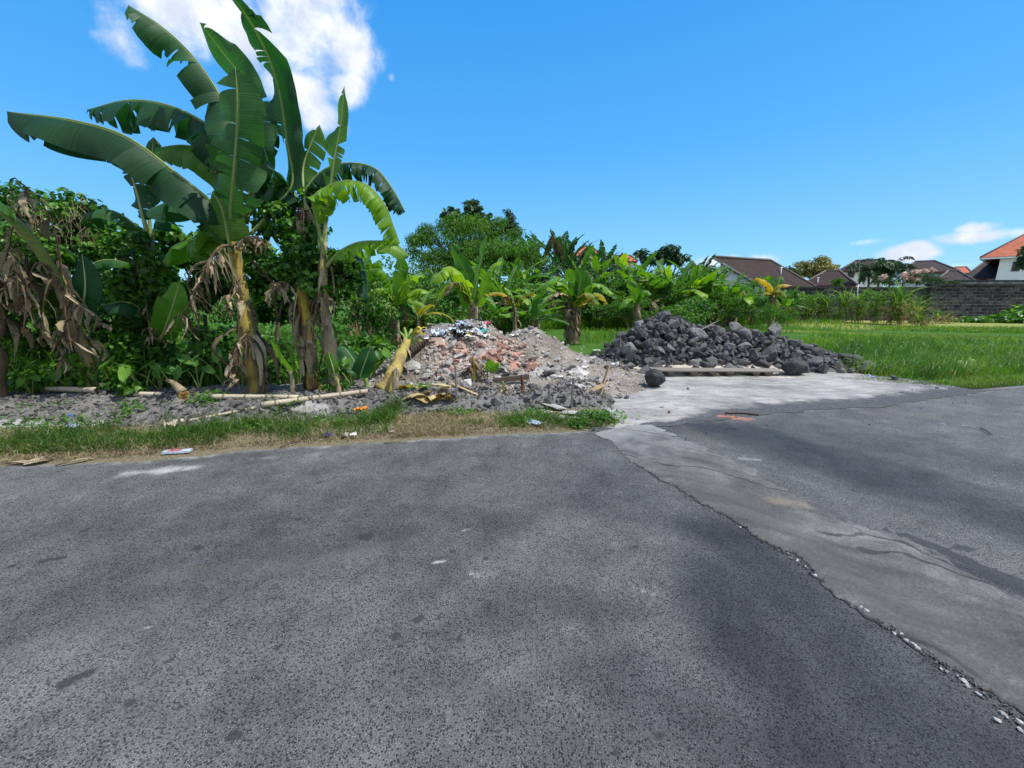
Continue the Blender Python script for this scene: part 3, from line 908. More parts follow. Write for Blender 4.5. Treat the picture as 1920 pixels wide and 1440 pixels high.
STRIP_A, STRIP_N = A.copy(), dn.copy()
snd = np.maximum(stroke_px(((1450, 945), (1500, 950)), .2), .45 * (1 - sstep(0, .08, c))[None, :] * np.ones((220, 1)))
o = mb.build('concrete_strip', M['strip'], None, True, None, dict(edge=edge_a.ravel(), dust=dst.ravel(), sand=snd.ravel(), pat=((1 - sstep(.2, .6, c))[None, :] * sstep(.1, .2, ii)).ravel()))
tag(o, None, None, None, 'structure')

# ------------------------------------------------------------------ concrete apron under the rock pile
ax = np.linspace(.95, 8.9, 220)
yf = edge_y(ax) - .10 + (fbm(ax * 2.2, ax * 0 + 1, 4) - .5) * .3
yr = np.interp(ax, [.95, 1.25, 1.6, 2.4, 3.0, 6.8, 7.46, 8.17, 8.25, 8.9], [5.15, 6.1, 6.7, 9.6, 11.3, 11.3, 8.85, 7.85, 7.1, 7.05]) + (fbm(ax * 3, ax * 0 + 7, 4) - .5) * .25
yr = np.maximum(yr, yf + .05)
tv = np.linspace(0, 1, 120)
X = np.repeat(ax[:, None], 120, 1)
Y = yf[:, None] + tv[None, :] * (yr - yf)[:, None]
mb = grid(MB(), X, Y, .006 + X * 0)
x, y = X, Y
ed = 1.1 * (1 - sstep(.05, 1.0, Y - yf[:, None]))
ed = np.maximum(ed * sstep(1.5, 3.2, X), .8 * sstep(6.2, 8.4, X))
ed = np.maximum(ed, 1.3 * (1 - sstep(.05, .3, Y - yf[:, None])))
dk = np.maximum.reduce([stroke(x, y, gp((1100, 760), (1180, 770), (1300, 775)), .25) * .6, stroke(x, y, gp((1130, 720), (1180, 705), (1300, 722), (1500, 728)), .3) * .7, stroke(x, y, gp((1600, 730), (1750, 745)), .2) * .4,
                        stroke(x, y, gp((1060, 770), (1110, 785), (1160, 790)), .18) * .9])
sd = np.maximum(stroke(x, y, gp((1160, 668), (1300, 690), (1420, 692), (1500, 690)), .42), .6 * stroke(x, y, gp((1290, 700), (1480, 708)), .3))
bk = np.maximum(stroke(x, y, gp((1352, 781), (1398, 784)), .16) * .95, .5 * stroke(x, y, gp((1605, 768), (1650, 772)), .1))
o = mb.build('concrete_apron', M['apron'], None, False, None, dict(edge=ed.ravel(), dark=dk.ravel(), sand=sd.ravel(), brick=bk.ravel()))
tag(o, None, None, None, 'structure')

# ------------------------------------------------------------------ ground sheet out to the horizon
gx = np.concatenate([np.linspace(-700, -16, 30)[:-1], np.linspace(-16, -9, 70)[:-1], np.linspace(-9, 3, 260)[:-1], np.linspace(3, 22, 130)[:-1], np.linspace(22, 700, 30)])
sv = np.concatenate([np.linspace(-.25, 3.0, 100)[:-1], np.linspace(3, 9, 60)[:-1], np.linspace(9, 40, 90)[:-1], np.geomspace(40, 1200, 16)])
X = np.repeat(gx[:, None], len(sv), 1)
Y = edge_y(gx)[:, None] + sv[None, :]
Z = HG(X, Y)
mb = grid(MB(), X, Y, Z)
S = np.repeat(sv[None, :], len(gx), 0)
left = 1 - sstep(1.0, 2.0, X)
top = 1.0 + .5 * sstep(-3, -7, X)
soil = left * sstep(.75 * top, 1.0 * top, S) * (1 - sstep(2.3, 3.4, S)) + (1 - left) * (1 - sstep(.0, .4, S)) * .8
straw = left * (1 - sstep(.8 * top, 1.0 * top, S))
P_y, = (Y,)
green = sstep(7.0, 9.0, Y) * (1 - left) + sstep(5, 8, S) * left
green = np.maximum(green, sstep(.35, .8, S) * sstep(7.6, 8.4, X))
# the paler trodden path through the field and the mown bund at its far side
pth = stroke(X, Y, [D(1480, 621, 20)[:2], D(1700, 628, 18.5)[:2], D(1960, 640, 17)[:2], D(2300, 650, 16)[:2]], 1.0, .4)
fx = lambda px, py: G(px, py, -.05)[:2]
pth = stroke(X, Y, [fx(1480, 620), fx(1660, 628), fx(1800, 636), fx(1960, 638), fx(2300, 640)], .95, .5)
pale = np.maximum(pth, .75 * sstep(14, 20, X) * sstep(19, 24, Y))
cem = stroke(X, Y, [fx(-260, 822), fx(-40, 812), fx(190, 806)], .10, .6)
cem = np.maximum(cem, .9 * stroke(X, Y, gp((540, 787), (610, 785)), .12))
o = mb.build('ground', M['ground'], None, True, None, dict(gsoil=soil.ravel(), gstraw=straw.ravel(), ggreen=green.ravel(), gpale=pale.ravel(), gcem=cem.ravel()))
tag(o, None, None, None, 'structure')


# ------------------------------------------------------------------ angular stones
def hull_stone(name, mat, seed, n=16, ax=(1, .8, .7), bev=.05, rough=.03, box=0.0):
    rs = np.random.RandomState(seed)
    P = rs.normal(0, 1, (n, 3))
    P /= np.linalg.norm(P, axis=1)[:, None]
    if box:
        P = np.sign(P) * np.abs(P) ** (1 - box)
        P /= np.max(np.abs(P), axis=1)[:, None] ** .8
    P *= np.array(ax) * .5 * rs.uniform(.85, 1.1, (n, 1))
    bm = bmesh.new()
    vs = [bm.verts.new(p) for p in P]
    r = bmesh.ops.convex_hull(bm, input=vs)
    bmesh.ops.delete(bm, geom=[g for g in set(r['geom_interior']) | set(r['geom_unused']) if isinstance(g, bmesh.types.BMVert)], context='VERTS')
    if bev:
        bmesh.ops.bevel(bm, geom=list(bm.edges), offset=bev, segments=1, affect='EDGES', profile=.6)
    if rough:
        bmesh.ops.triangulate(bm, faces=bm.faces)
        bmesh.ops.subdivide_edges(bm, edges=[e for e in bm.edges if e.calc_length() > .12], cuts=1, use_grid_fill=True)
        bmesh.ops.triangulate(bm, faces=bm.faces)
        for v in bm.verts:
            v.co += Vector(rs.normal(0, rough, 3))
    me = bpy.data.meshes.new(name)
    bmesh.ops.recalc_face_normals(bm, faces=bm.faces)
    bm.to_mesh(me)
    bm.free()
    me.materials.append(mat)
    return me


def put(name, me, loc, scale, rot, label, cat, group=None):
    o = bpy.data.objects.new(name, me)
    COL.objects.link(o)
    o.location = Vector(tuple(loc))
    o.scale = scale if isinstance(scale, (tuple, list)) else (scale,) * 3
    o.rotation_euler = rot
    return tag(o, label, cat, group)


def scatter_lumps(name, mat, pos, size, seed, smooth=False):
    """loose lumps too many to count: one object"""
    rs = np.random.RandomState(seed)
    me = hull_stone('tmp', mat, seed, 12, (1, .8, .6), 0, 0)
    tv = np.array([v.co[:] for v in me.vertices])
    fs = [list(p.vertices) for p in me.polygons]
    bpy.data.meshes.remove(me)
    N = len(pos)
    q = rs.normal(0, 1, (N, 3))
    R_ = frames(q, rs.normal(0, 1, (N, 3)), rs)
    mbx = MB()
    inst(mbx, tv, fs, pos, R_, size, rs.rand(N))
    return mbx.build(name, mat, None, smooth)


# ------------------------------------------------------------------ rubble heap
rx, ry = np.linspace(-3.3, 3.4, 190), np.linspace(5.5, 11.2, 165)
X, Y = np.meshgrid(rx, ry, indexing='ij')
Z = np.where(rub(X, Y) > .035, HS(X, Y), HG(X, Y) - .06)
mb = grid(MB(), X, Y, Z)
o = mb.build('rubble_heap', M['rubble'], None, True, (0, 8, 0))
tag(o, 'tall grey heap of soil and building rubble beside the concrete apron', 'rubble heap')

rng = np.random.RandomState(5)
rnd = random.Random(5)
chunk_me = [hull_stone('broken_concrete', M['chunk'], 100 + k, 11, (1, .8, .42), .03, .02, .25) for k in range(8)]
brick_me = [hull_stone('brick_fragment', M['brick'], 200 + k, 12, (1, .62, .45), .02, .015, .5) for k in range(6)]
dbrick_me = [hull_stone('brick_fragment', M['brickdust'], 300 + k, 12, (1, .7, .42), .02, .02, .4) for k in range(6)]


def on_heap(poly_pts, n, r):
    """sample n picture spots inside an ellipse list and drop them onto the heap"""
    out = []
    while len(out) < n:
        cx, cy, sx, sy = r.choice(poly_pts)
        a, q = r.uniform(0, 2 * PI), math.sqrt(r.random())
        p = hit(cx + sx * q * math.cos(a), cy + sy * q * math.sin(a))
        out.append(p)
    return out


for p in on_heap([(870, 668, 80, 22), (900, 655, 90, 25), (840, 650, 40, 14), (835, 695, 28, 14), (975, 678, 32, 16), (930, 650, 40, 18), (955, 648, 25, 8)], 170, rnd):
    fresh = rnd.random() < .42
    s = rnd.choice((.07, .09, .11, .13, .16)) * rnd.uniform(.8, 1.2)
    put('brick_fragment', rnd.choice(brick_me if fresh else dbrick_me), p + Vector((0, 0, s * .12)), s, (rnd.uniform(-.6, .6), rnd.uniform(-.6, .6), rnd.uniform(0, 6.3)),
        'orange broken brick piece strewn on the front slope of the rubble heap' if fresh else 'dusty pinkish brick shard strewn on the front slope of the rubble heap', 'brick fragment',
        'orange brick pieces on the rubble heap' if fresh else 'dusty brick shards on the rubble heap')
for p in on_heap([(840, 612, 85, 16), (870, 600, 60, 10), (900, 625, 90, 14), (960, 700, 110, 18), (1000, 615, 45, 12), (1080, 670, 70, 22), (1130, 680, 50, 22), (1050, 700, 60, 16), (900, 690, 70, 16), (820, 700, 40, 14), (1110, 720, 40, 14)], 250, rnd):
    s = rnd.choice((.06, .08, .10, .13, .17)) * rnd.uniform(.8, 1.3)
    put('concrete_fragment', rnd.choice(chunk_me), p + Vector((0, 0, s * .1)), s, (rnd.uniform(-.5, .5), rnd.uniform(-.5, .5), rnd.uniform(0, 6.3)),
        'pale grey chunk of broken concrete among the bricks of the rubble heap', 'concrete chunk', 'concrete chunks on the rubble heap')
for p in on_heap([(860, 640, 80, 30), (890, 690, 90, 18), (960, 695, 60, 14), (1060, 690, 70, 18), (1110, 690, 50, 20)], 34, rnd):
    s = rnd.uniform(.2, .36)
    put('rubble_slab', rnd.choice(chunk_me), p + Vector((0, 0, s * .08)), (s, s * .85, s * rnd.uniform(.5, .9)), (rnd.uniform(-.7, .7), rnd.uniform(-.7, .7), rnd.uniform(0, 6.3)),
        'larger tilted slab of broken concrete or plaster on the slope of the rubble heap', 'concrete slab', 'larger slabs on the rubble heap')
whole = [hull_stone('whole_brick', M['brick'], 340 + k, 40, (1.05, .52, .30), .012, .0, .8) for k in range(3)]
for p in on_heap([(870, 660, 80, 24), (930, 680, 60, 20)], 22, rnd):
    put('whole_brick', rnd.choice(whole), p + Vector((0, 0, .03)), rnd.uniform(.19, .23), (rnd.uniform(-.5, .5), rnd.uniform(-.5, .5), rnd.uniform(0, 6.3)), 'nearly whole orange brick lying on the rubble heap', 'brick', 'whole bricks on the rubble heap')
N = 5200
gx_ = rng.uniform(-2.9, 3.2, N)
gy_ = rng.uniform(5.9, 10.6, N)
k = (rub(gx_, gy_) > .05) & ((gx_ < -.1) | (gy_ < 7.6) | (rng.rand(N) < .6))
gx_, gy_ = gx_[k], gy_[k]
o = scatter_lumps('rubble_grit', M['chunk'], np.stack([gx_, gy_, HS(gx_, gy_) + .004], 1), rng.gamma(2.2, .016, len(gx_)) + .015, 61)
tag(o, None, None, None, 'stuff')

N = 3600
pts_ = np.array([tuple(p) for p in on_heap([(870, 668, 75, 26), (930, 660, 40, 20), (840, 690, 36, 18)], 420, rnd)])
pts_ = np.repeat(pts_, 4, 0) + rng.normal(0, .06, (1680, 3))
pts_[:, 2] = HS(pts_[:, 0], pts_[:, 1]) + .006
o = scatter_lumps('brick_grit', M['brickdust'], pts_, rng.gamma(2.2, .014, 1680) + .014, 62)
tag(o, None, None, None, 'stuff')

# clods on the dug bank
N = 7000
bx = rng.uniform(-14, 1.6, N)
bt = 1.0 + .5 * sstep(-3, -7, bx)
by = edge_y(bx) + bt * rng.uniform(.92, 1.9, N)
sz = rng.gamma(2.0, .019, N) + .018
o = scatter_lumps('soil_clods', M['clod'], np.stack([bx, by, HG(bx, by) + sz * .1], 1), sz, 71)
tag(o, None, None, None, 'stuff')

# ------------------------------------------------------------------ black lava rocks
ROCKX = [2.15, 2.6, 3.15, 3.6, 4.1, 4.7, 5.4, 6.0, 6.5, 7.1, 7.8, 8.5]
ROCKH = [.18, .66, 1.06, 1.29, 1.15, .94, .92, .86, .76, .56, .36, .08]


def rock_h(x, y):
    x, y = np.asarray(x, float), np.asarray(y, float)
    yc = 10.05 - .12 * np.maximum(x - 5.5, 0)
    yf_ = np.where(y < yc, 1.18, 1.2)
    return np.interp(x, ROCKX, ROCKH) * np.clip(1 - np.abs((y - yc) / yf_) ** 1.5, 0, 1)


X, Y = np.meshgrid(np.linspace(2.1, 8.5, 90), np.linspace(8.7, 11.4, 45), indexing='ij')
Zr = rock_h(X, Y) * .72 - .06
rock_me = [hull_stone('lava_rock', M['basalt'], 400 + k, rnd.choice((10, 11, 13, 16)), (1.1, rnd.uniform(.72, 1.0), rnd.uniform(.62, .9)), .035, .010) for k in range(16)]
_ext = lambda m: [max(v.co[k] for v in m.vertices) - min(v.co[k] for v in m.vertices) for k in range(3)]
rock_me = [m for m in rock_me if min(_ext(m)) > .42 * max(_ext(m))]
chunky = sorted(rock_me, key=lambda m: -min(_ext(m)) / max(_ext(m)))
round_me = [hull_stone('lava_rock', M['basalt'], 770 + k, 46, (1, .88, .84), .03, .012) for k in range(2)]
cands = []
for zl in np.arange(.08, 1.3, .15):
    for xx in np.arange(2.2, 8.5, .235):
        for yy in np.arange(8.8, 10.75, .22):
            x_, y_ = xx + rnd.uniform(-.09, .09), yy + rnd.uniform(-.09, .09)
            h = float(rock_h(x_, y_))
            if h > zl - .09 and h - zl < .17:
                cands.append((x_, y_, max(min(zl, h), .05)))
rnd.shuffle(cands)
cands.sort(key=lambda c: c[1])
chosen = []
for c in cands:
    s = rnd.uniform(.25, .50) * (1.0 if c[0] < 6.0 else .85) * (1.22 if rnd.random() < .14 else 1)
    if c[2] < .12 and rnd.random() < .3:
        s *= .7
    if all((c[0] - d[0]) ** 2 + (c[1] - d[1]) ** 2 + (c[2] - d[2]) ** 2 > (.335 * (s + d[3])) ** 2 for d in chosen):
        chosen.append((*c, s))
chosen = chosen[:285]
for x_, y_, z_, s in chosen:
    put('lava_rock', rnd.choice(rock_me), (x_, y_, max(z_ - .04, s * .24)), s, (rnd.uniform(0, 6.3), rnd.uniform(-.6, .6), rnd.uniform(0, 6.3)),
        'angular dark grey lava rock heaped with others on the concrete apron', 'rock', 'lava rocks in the heap')
p = D(1452, 622, 10.0)
put('lava_rock', chunky[1], p, (.46, .40, .62), (.1, .25, .4), 'pointed upright lava rock standing on top of the heap near its right end', 'rock')
p = G(1231, 728)
put('lava_rock', round_me[0], p + Vector((0, .12, .17)), (.42, .44, .42), (.3, 0, .9), 'lone roundish black rock before the left end of the board panel', 'rock')
p = G(1498, 706)
put('lava_rock', round_me[1], p + Vector((0, .16, .17)), (.60, .46, .46), (0, .1, .2), 'large loaf shaped black rock at the right end of the board panel', 'rock')
p = G(1262, 612, 0)
put('lava_rock', chunky[3], D(1242, 612, 9.8), (.44, .38, .5), (.6, .2, 1.4), 'big lava rock crowning the tall left end of the heap', 'rock')
for k in range(9):
    q = G(1370 + rnd.uniform(-90, 110), 697 + rnd.uniform(-4, 6))
    put('lava_rock', rnd.choice(rock_me), q + Vector((0, 0, .06)), rnd.uniform(.13, .2), (rnd.uniform(0, 6), 0, rnd.uniform(0, 6)),
        'small lava rock rolled onto the sand behind the board panel', 'rock', 'small rocks along the foot of the heap')
crx = rng.uniform(2.3, 8.3, 1500)
cry = rng.uniform(8.85, 11.1, 1500)
hh = rock_h(crx, cry)
k = hh > .06
crushed = scatter_lumps('crushed_rock_loose', M['basalt'], np.stack([crx[k], cry[k], np.maximum(hh[k] - .11, .03)], 1), rng.uniform(.12, .26, k.sum()), 81)
mb = MB()
mb.add(np.array([v.co[:] for v in crushed.data.vertices]), np.array([list(p.vertices) for p in crushed.data.polygons]))
bpy.data.objects.remove(crushed)
grid(mb, X, Y, Zr - .02)
tag(mb.build('crushed_rock', M['basalt'], None), None, None, None, 'stuff')

# the pale sand the rocks stand in
sx_, sy_ = np.meshgrid(np.linspace(1.9, 6.6, 110), np.linspace(8.2, 10.6, 60), indexing='ij')
sh = stroke(sx_, sy_, [(2.2, 10.1), (2.7, 9.45), (3.4, 9.0), (4.6, 8.95), (6.0, 9.1)], .55, .1) * .13 * (.5 + fbm(sx_ * 3, sy_ * 3)) + (fbm(sx_ * 14, sy_ * 14, 3) - .5) * .03
mb = grid(MB(), sx_, sy_, np.where(sh > .02, sh, -.05))
o = mb.build('spilled_sand', M['sandpile'], None, True)
tag(o, None, None, None, 'stuff')


# ------------------------------------------------------------------ banana plants
def leaf_shape(s, tip=.72, base=.10):
    a = np.clip(s / base, 0, 1) ** .55
    b = np.clip(1 - (np.clip(s - tip, 0, 1) / (1 - tip)) ** 2.2, 0, 1) ** .6
    return a * b * (.92 + .08 * np.sin(s * PI))


def add_blade(mb, P, W, side, droop, a0, tears, gap, rs, pet, rag, ww=(1, 1), M_=4, tip=.72, sweep=.10, crump=0.0, base=.10):
    n = len(P)
    T = np.gradient(P, axis=0)
    L = np.concatenate([[0], np.cumsum(np.linalg.norm(np.diff(P, axis=0), axis=1))])
    T /= np.linalg.norm(T, axis=1)[:, None]
    S = np.array(tuple(side))[None, :] - T * (T @ np.array(tuple(side)))[:, None]
    S /= np.linalg.norm(S, axis=1)[:, None] + 1e-9
    N = np.cross(S, T)
    dn = -.45 * N + np.array([0, 0, -.55])
    dn -= T * (np.sum(dn * T, 1) * .6)[:, None]
    dn -= S * np.sum(dn * S, 1)[:, None]
    dn /= np.linalg.norm(dn, axis=1)[:, None] + 1e-9
    i0 = max(1, int(pet * n))
    s = np.clip((np.arange(n) - i0) / (n - 1 - i0), 0, 1)
    w = W * leaf_shape(s, tip, base)
    r0 = rs.rand()
    for k, sg in enumerate((1, -1)):
        cuts = sorted(set([i0, n - 1] + list(rs.choice(np.arange(i0 + 1, n - 1), min(tears[k], n - i0 - 3), replace=False)))) if tears[k] else [i0, n - 1]
        ph = rs.rand() * 6
        for c0, c1 in zip(cuts[:-1], cuts[1:]):
            ids = np.arange(c0, c1 + 1)
            torn = len(cuts) > 2
            gw = gap * rs.uniform(.1, 1) if torn else 0
            dd = R(droop[k] + (rs.normal(0, 9 + 26 * gap) if torn else 0))
            lf = (1 - rag * rs.rand() ** 2) * ww[k]
            sm = L[ids].mean()
            q = w[ids] * lf
            a_in = R(a0[k])
            pos = P[ids].copy()
            V = [pos.copy()]
            wav = np.sin(L[ids] * 9 / max(.3, W) * .35 + ph) * R(13)
            tw = rs.normal(0, .25) if torn else 0
            for j in range(1, M_ + 1):
                f = j / M_
                th = a_in + (dd - a_in) * (f - .5 / M_) ** .8 + wav * f + tw * f * (np.linspace(-1, 1, len(ids)))
                if crump:
                    th = th + rs.normal(0, crump, len(ids))
                step = (q / M_)[:, None]
                pos = pos + step * (np.cos(th)[:, None] * S[ids] * sg + np.sin(th)[:, None] * dn[ids]) + T[ids] * step * sweep
                V.append(pos + T[ids] * ((sm - L[ids]) * gw * f ** 1.3)[:, None])
            V = np.stack(V, 1)
            m_ = len(ids)
            idx = np.arange(m_ * (M_ + 1)).reshape(m_, M_ + 1)
            qd = np.stack([idx[:-1, :-1], idx[1:, :-1], idx[1:, 1:], idx[:-1, 1:]], -1).reshape(-1, 4)
            mb.add(V.reshape(-1, 3), [qd], np.clip(r0 + rs.normal(0, .06), 0, 1), np.repeat(L[ids], M_ + 1), np.tile(np.linspace(0, 1, M_ + 1) * sg, m_))


def leaf(root, pts, W, mat='ban_mid', side=None, droop=(55, 55), a0=(-15, -15), tears=(4, 4), gap=.12, seed=0, pet=.1, rr=.022, rag=.1, ww=(1, 1), n=40,
         M_=4, tip=.72, mid='midrib', crump=0.0, name=None, midpart=True, base=.10, sweep=.1):
    rs = np.random.RandomState(seed)
    P = spline(pts, n)
    if side is None:
        ch = P[-1] - P[0]
        hv = np.array([ch[1], -ch[0], 0])
        side = hv / (np.linalg.norm(hv) + 1e-9) if np.linalg.norm(hv) > .15 else np.array([1., 0, 0])
    mb = MB()
    add_blade(mb, P, W, side, droop, a0, tears, gap, rs, pet, rag, ww, M_, tip, sweep, crump, base)
    rad = np.interp(np.linspace(0, 1, n), [0, pet, .6, 1], [rr * 1.3, rr, rr * .5, rr * .12])
    if not midpart:
        mb.tube(P + np.array([0, 0, rr * .2]), rad, 5, False, .5, 1)
        return mb.build(name or ('dry_leaf' if mat == 'ban_dry' else 'leaf'), [M[mat], M[mid]], root, True)
    lf = mb.build(name or ('dry_leaf' if mat == 'ban_dry' else 'leaf'), M[mat], root, True)
    MB().tube(P, rad, 7, True).build('midrib', M[mid], lf, True)
    return lf


def trunk(root, pts, r0, r1, mat, n=26, seed=0, name='trunk'):
    rs = np.random.RandomState(seed)
    P = spline(pts, n)
    rad = np.linspace(r0, r1, n) * (1 + .10 * np.sin(np.arange(n) * .9 + rs.rand() * 6)) * (1 + rs.normal(0, .035, n))
    rad[0] *= 1.18
    rad[1] *= 1.08
    mb = MB().tube(P, rad, 14, True)
    V = mb.V[0]
    V += rs.normal(0, .005, V.shape)
    return mb.build(name, M[mat], root, True), P, rad


def husks(root, P, rad, k, seed, ln=(.25, .7), h0=.15, h1=1.0, wd=(.05, .12), out=.05, name='dry_husk'):
    rs = np.random.RandomState(seed)
    mb = MB()
    n = len(P)
    for _ in range(k):
        i = rs.uniform(h0, h1) * (n - 1)
        p = np.array([np.interp(i, np.arange(n), P[:, a]) for a in range(3)])
        r = np.interp(i, np.arange(n), rad)
        az = rs.uniform(0, 2 * PI)
        d = np.array([math.cos(az), math.sin(az), 0])
        sd = np.array([-math.sin(az), math.cos(az), 0])
        l, w_ = rs.uniform(*ln), rs.uniform(*wd)
        m_ = 7
        t = np.linspace(0, 1, m_)
        o = out * rs.uniform(.3, 2.2)
        C = p + d[None, :] * (r * 1.0 + o * np.sin(t * PI * rs.uniform(.5, .95)))[:, None] + sd[None, :] * (rs.normal(0, .08) * t ** 1.5)[:, None]
        zz = -l * t + l * .10 * np.sin(t * PI)
        C[:, 2] += zz
        tw = rs.normal(0, 1.1) * t
        ww = w_ * (1 - .75 * t ** 2) * (1 + rs.normal(0, .13, m_))
        e = sd[None, :] * np.cos(tw)[:, None] + d[None, :] * np.sin(tw)[:, None]
        V = np.stack([C - e * ww[:, None] * .5, C + d[None, :] * .012, C + e * ww[:, None] * .5], 1)
        idx = np.arange(m_ * 3).reshape(m_, 3)
        q = np.stack([idx[:-1, :-1], idx[1:, :-1], idx[1:, 1:], idx[:-1, 1:]], -1).reshape(-1, 4)
        mb.add(V.reshape(-1, 3), [q], rs.rand(), np.repeat(t * l, 3), np.tile([-1, 0, 1], m_))
    return mb.build(name, M['husk'], root, True)


def dead_leaf(root, pts, n=26, ln=(.15, .45), wd=(.03, .09), seed=0, rr=.014, spreadv=.09):
    """a dead leaf: dry midrib with frayed papery strips hanging from it"""
    rs = np.random.RandomState(seed)
    P = spline(pts, 40)
    mb = MB()
    for _ in range(n):
        i = rs.uniform(.12, 1.0) * 39
        p = np.array([np.interp(i, np.arange(40), P[:, a]) for a in range(3)])
        az = rs.uniform(0, 2 * PI)
        d = np.array([math.cos(az), math.sin(az), 0])
        sd = np.array([-math.sin(az), math.cos(az), 0])
        l, w_ = rs.uniform(*ln) * (1.15 - .5 * i / 39), rs.uniform(*wd)
        m_ = 9
        t = np.linspace(0, 1, m_)
        C = p + d[None, :] * (spreadv * rs.uniform(.2, 1.6) * np.sin(t * PI * rs.uniform(.4, .8)))[:, None] + sd[None, :] * (rs.normal(0, .10) * t ** 1.6)[:, None] + np.cumsum(rs.normal(0, .006, (m_, 3)), 0)
        C[:, 2] += -l * t + l * .16 * np.sin(t * PI)
        tw = rs.normal(0, 1.6) * t + rs.uniform(0, 3)
        ww = w_ * (.55 + .45 * np.sin(np.minimum(t * 2.2, 1) * PI / 2)) * (1 - .85 * t ** 3) * (1 + rs.normal(0, .16, m_))
        e = sd[None, :] * np.cos(tw)[:, None] + d[None, :] * np.sin(tw)[:, None]
        f = np.cross(e, np.array([0, 0, 1.0])) * (w_ * rs.uniform(-.35, .35))
        V = np.stack([C - e * ww[:, None] * .5, C + f, C + e * ww[:, None] * .5], 1)
        idx = np.arange(m_ * 3).reshape(m_, 3)
        q = np.stack([idx[:-1, :-1], idx[1:, :-1], idx[1:, 1:], idx[:-1, 1:]], -1).reshape(-1, 4)
        mb.add(V.reshape(-1, 3), [q], rs.rand(), np.repeat(t * l, 3), np.tile([-1, .5, 1], m_))
    lf = mb.build('dry_leaf', M['ban_dry'], root, True)
    MB().tube(P, np.linspace(rr, rr * .4, 40), 6, True).build('midrib', M['midrib_dry'], lf, True)
    return lf


def dpts(*a):
    return [D(*p) for p in a]


RIGHT = (1, 0, 0)


def ground_at(p):
    return Vector((p.x, p.y, float(HS(p.x, p.y))))


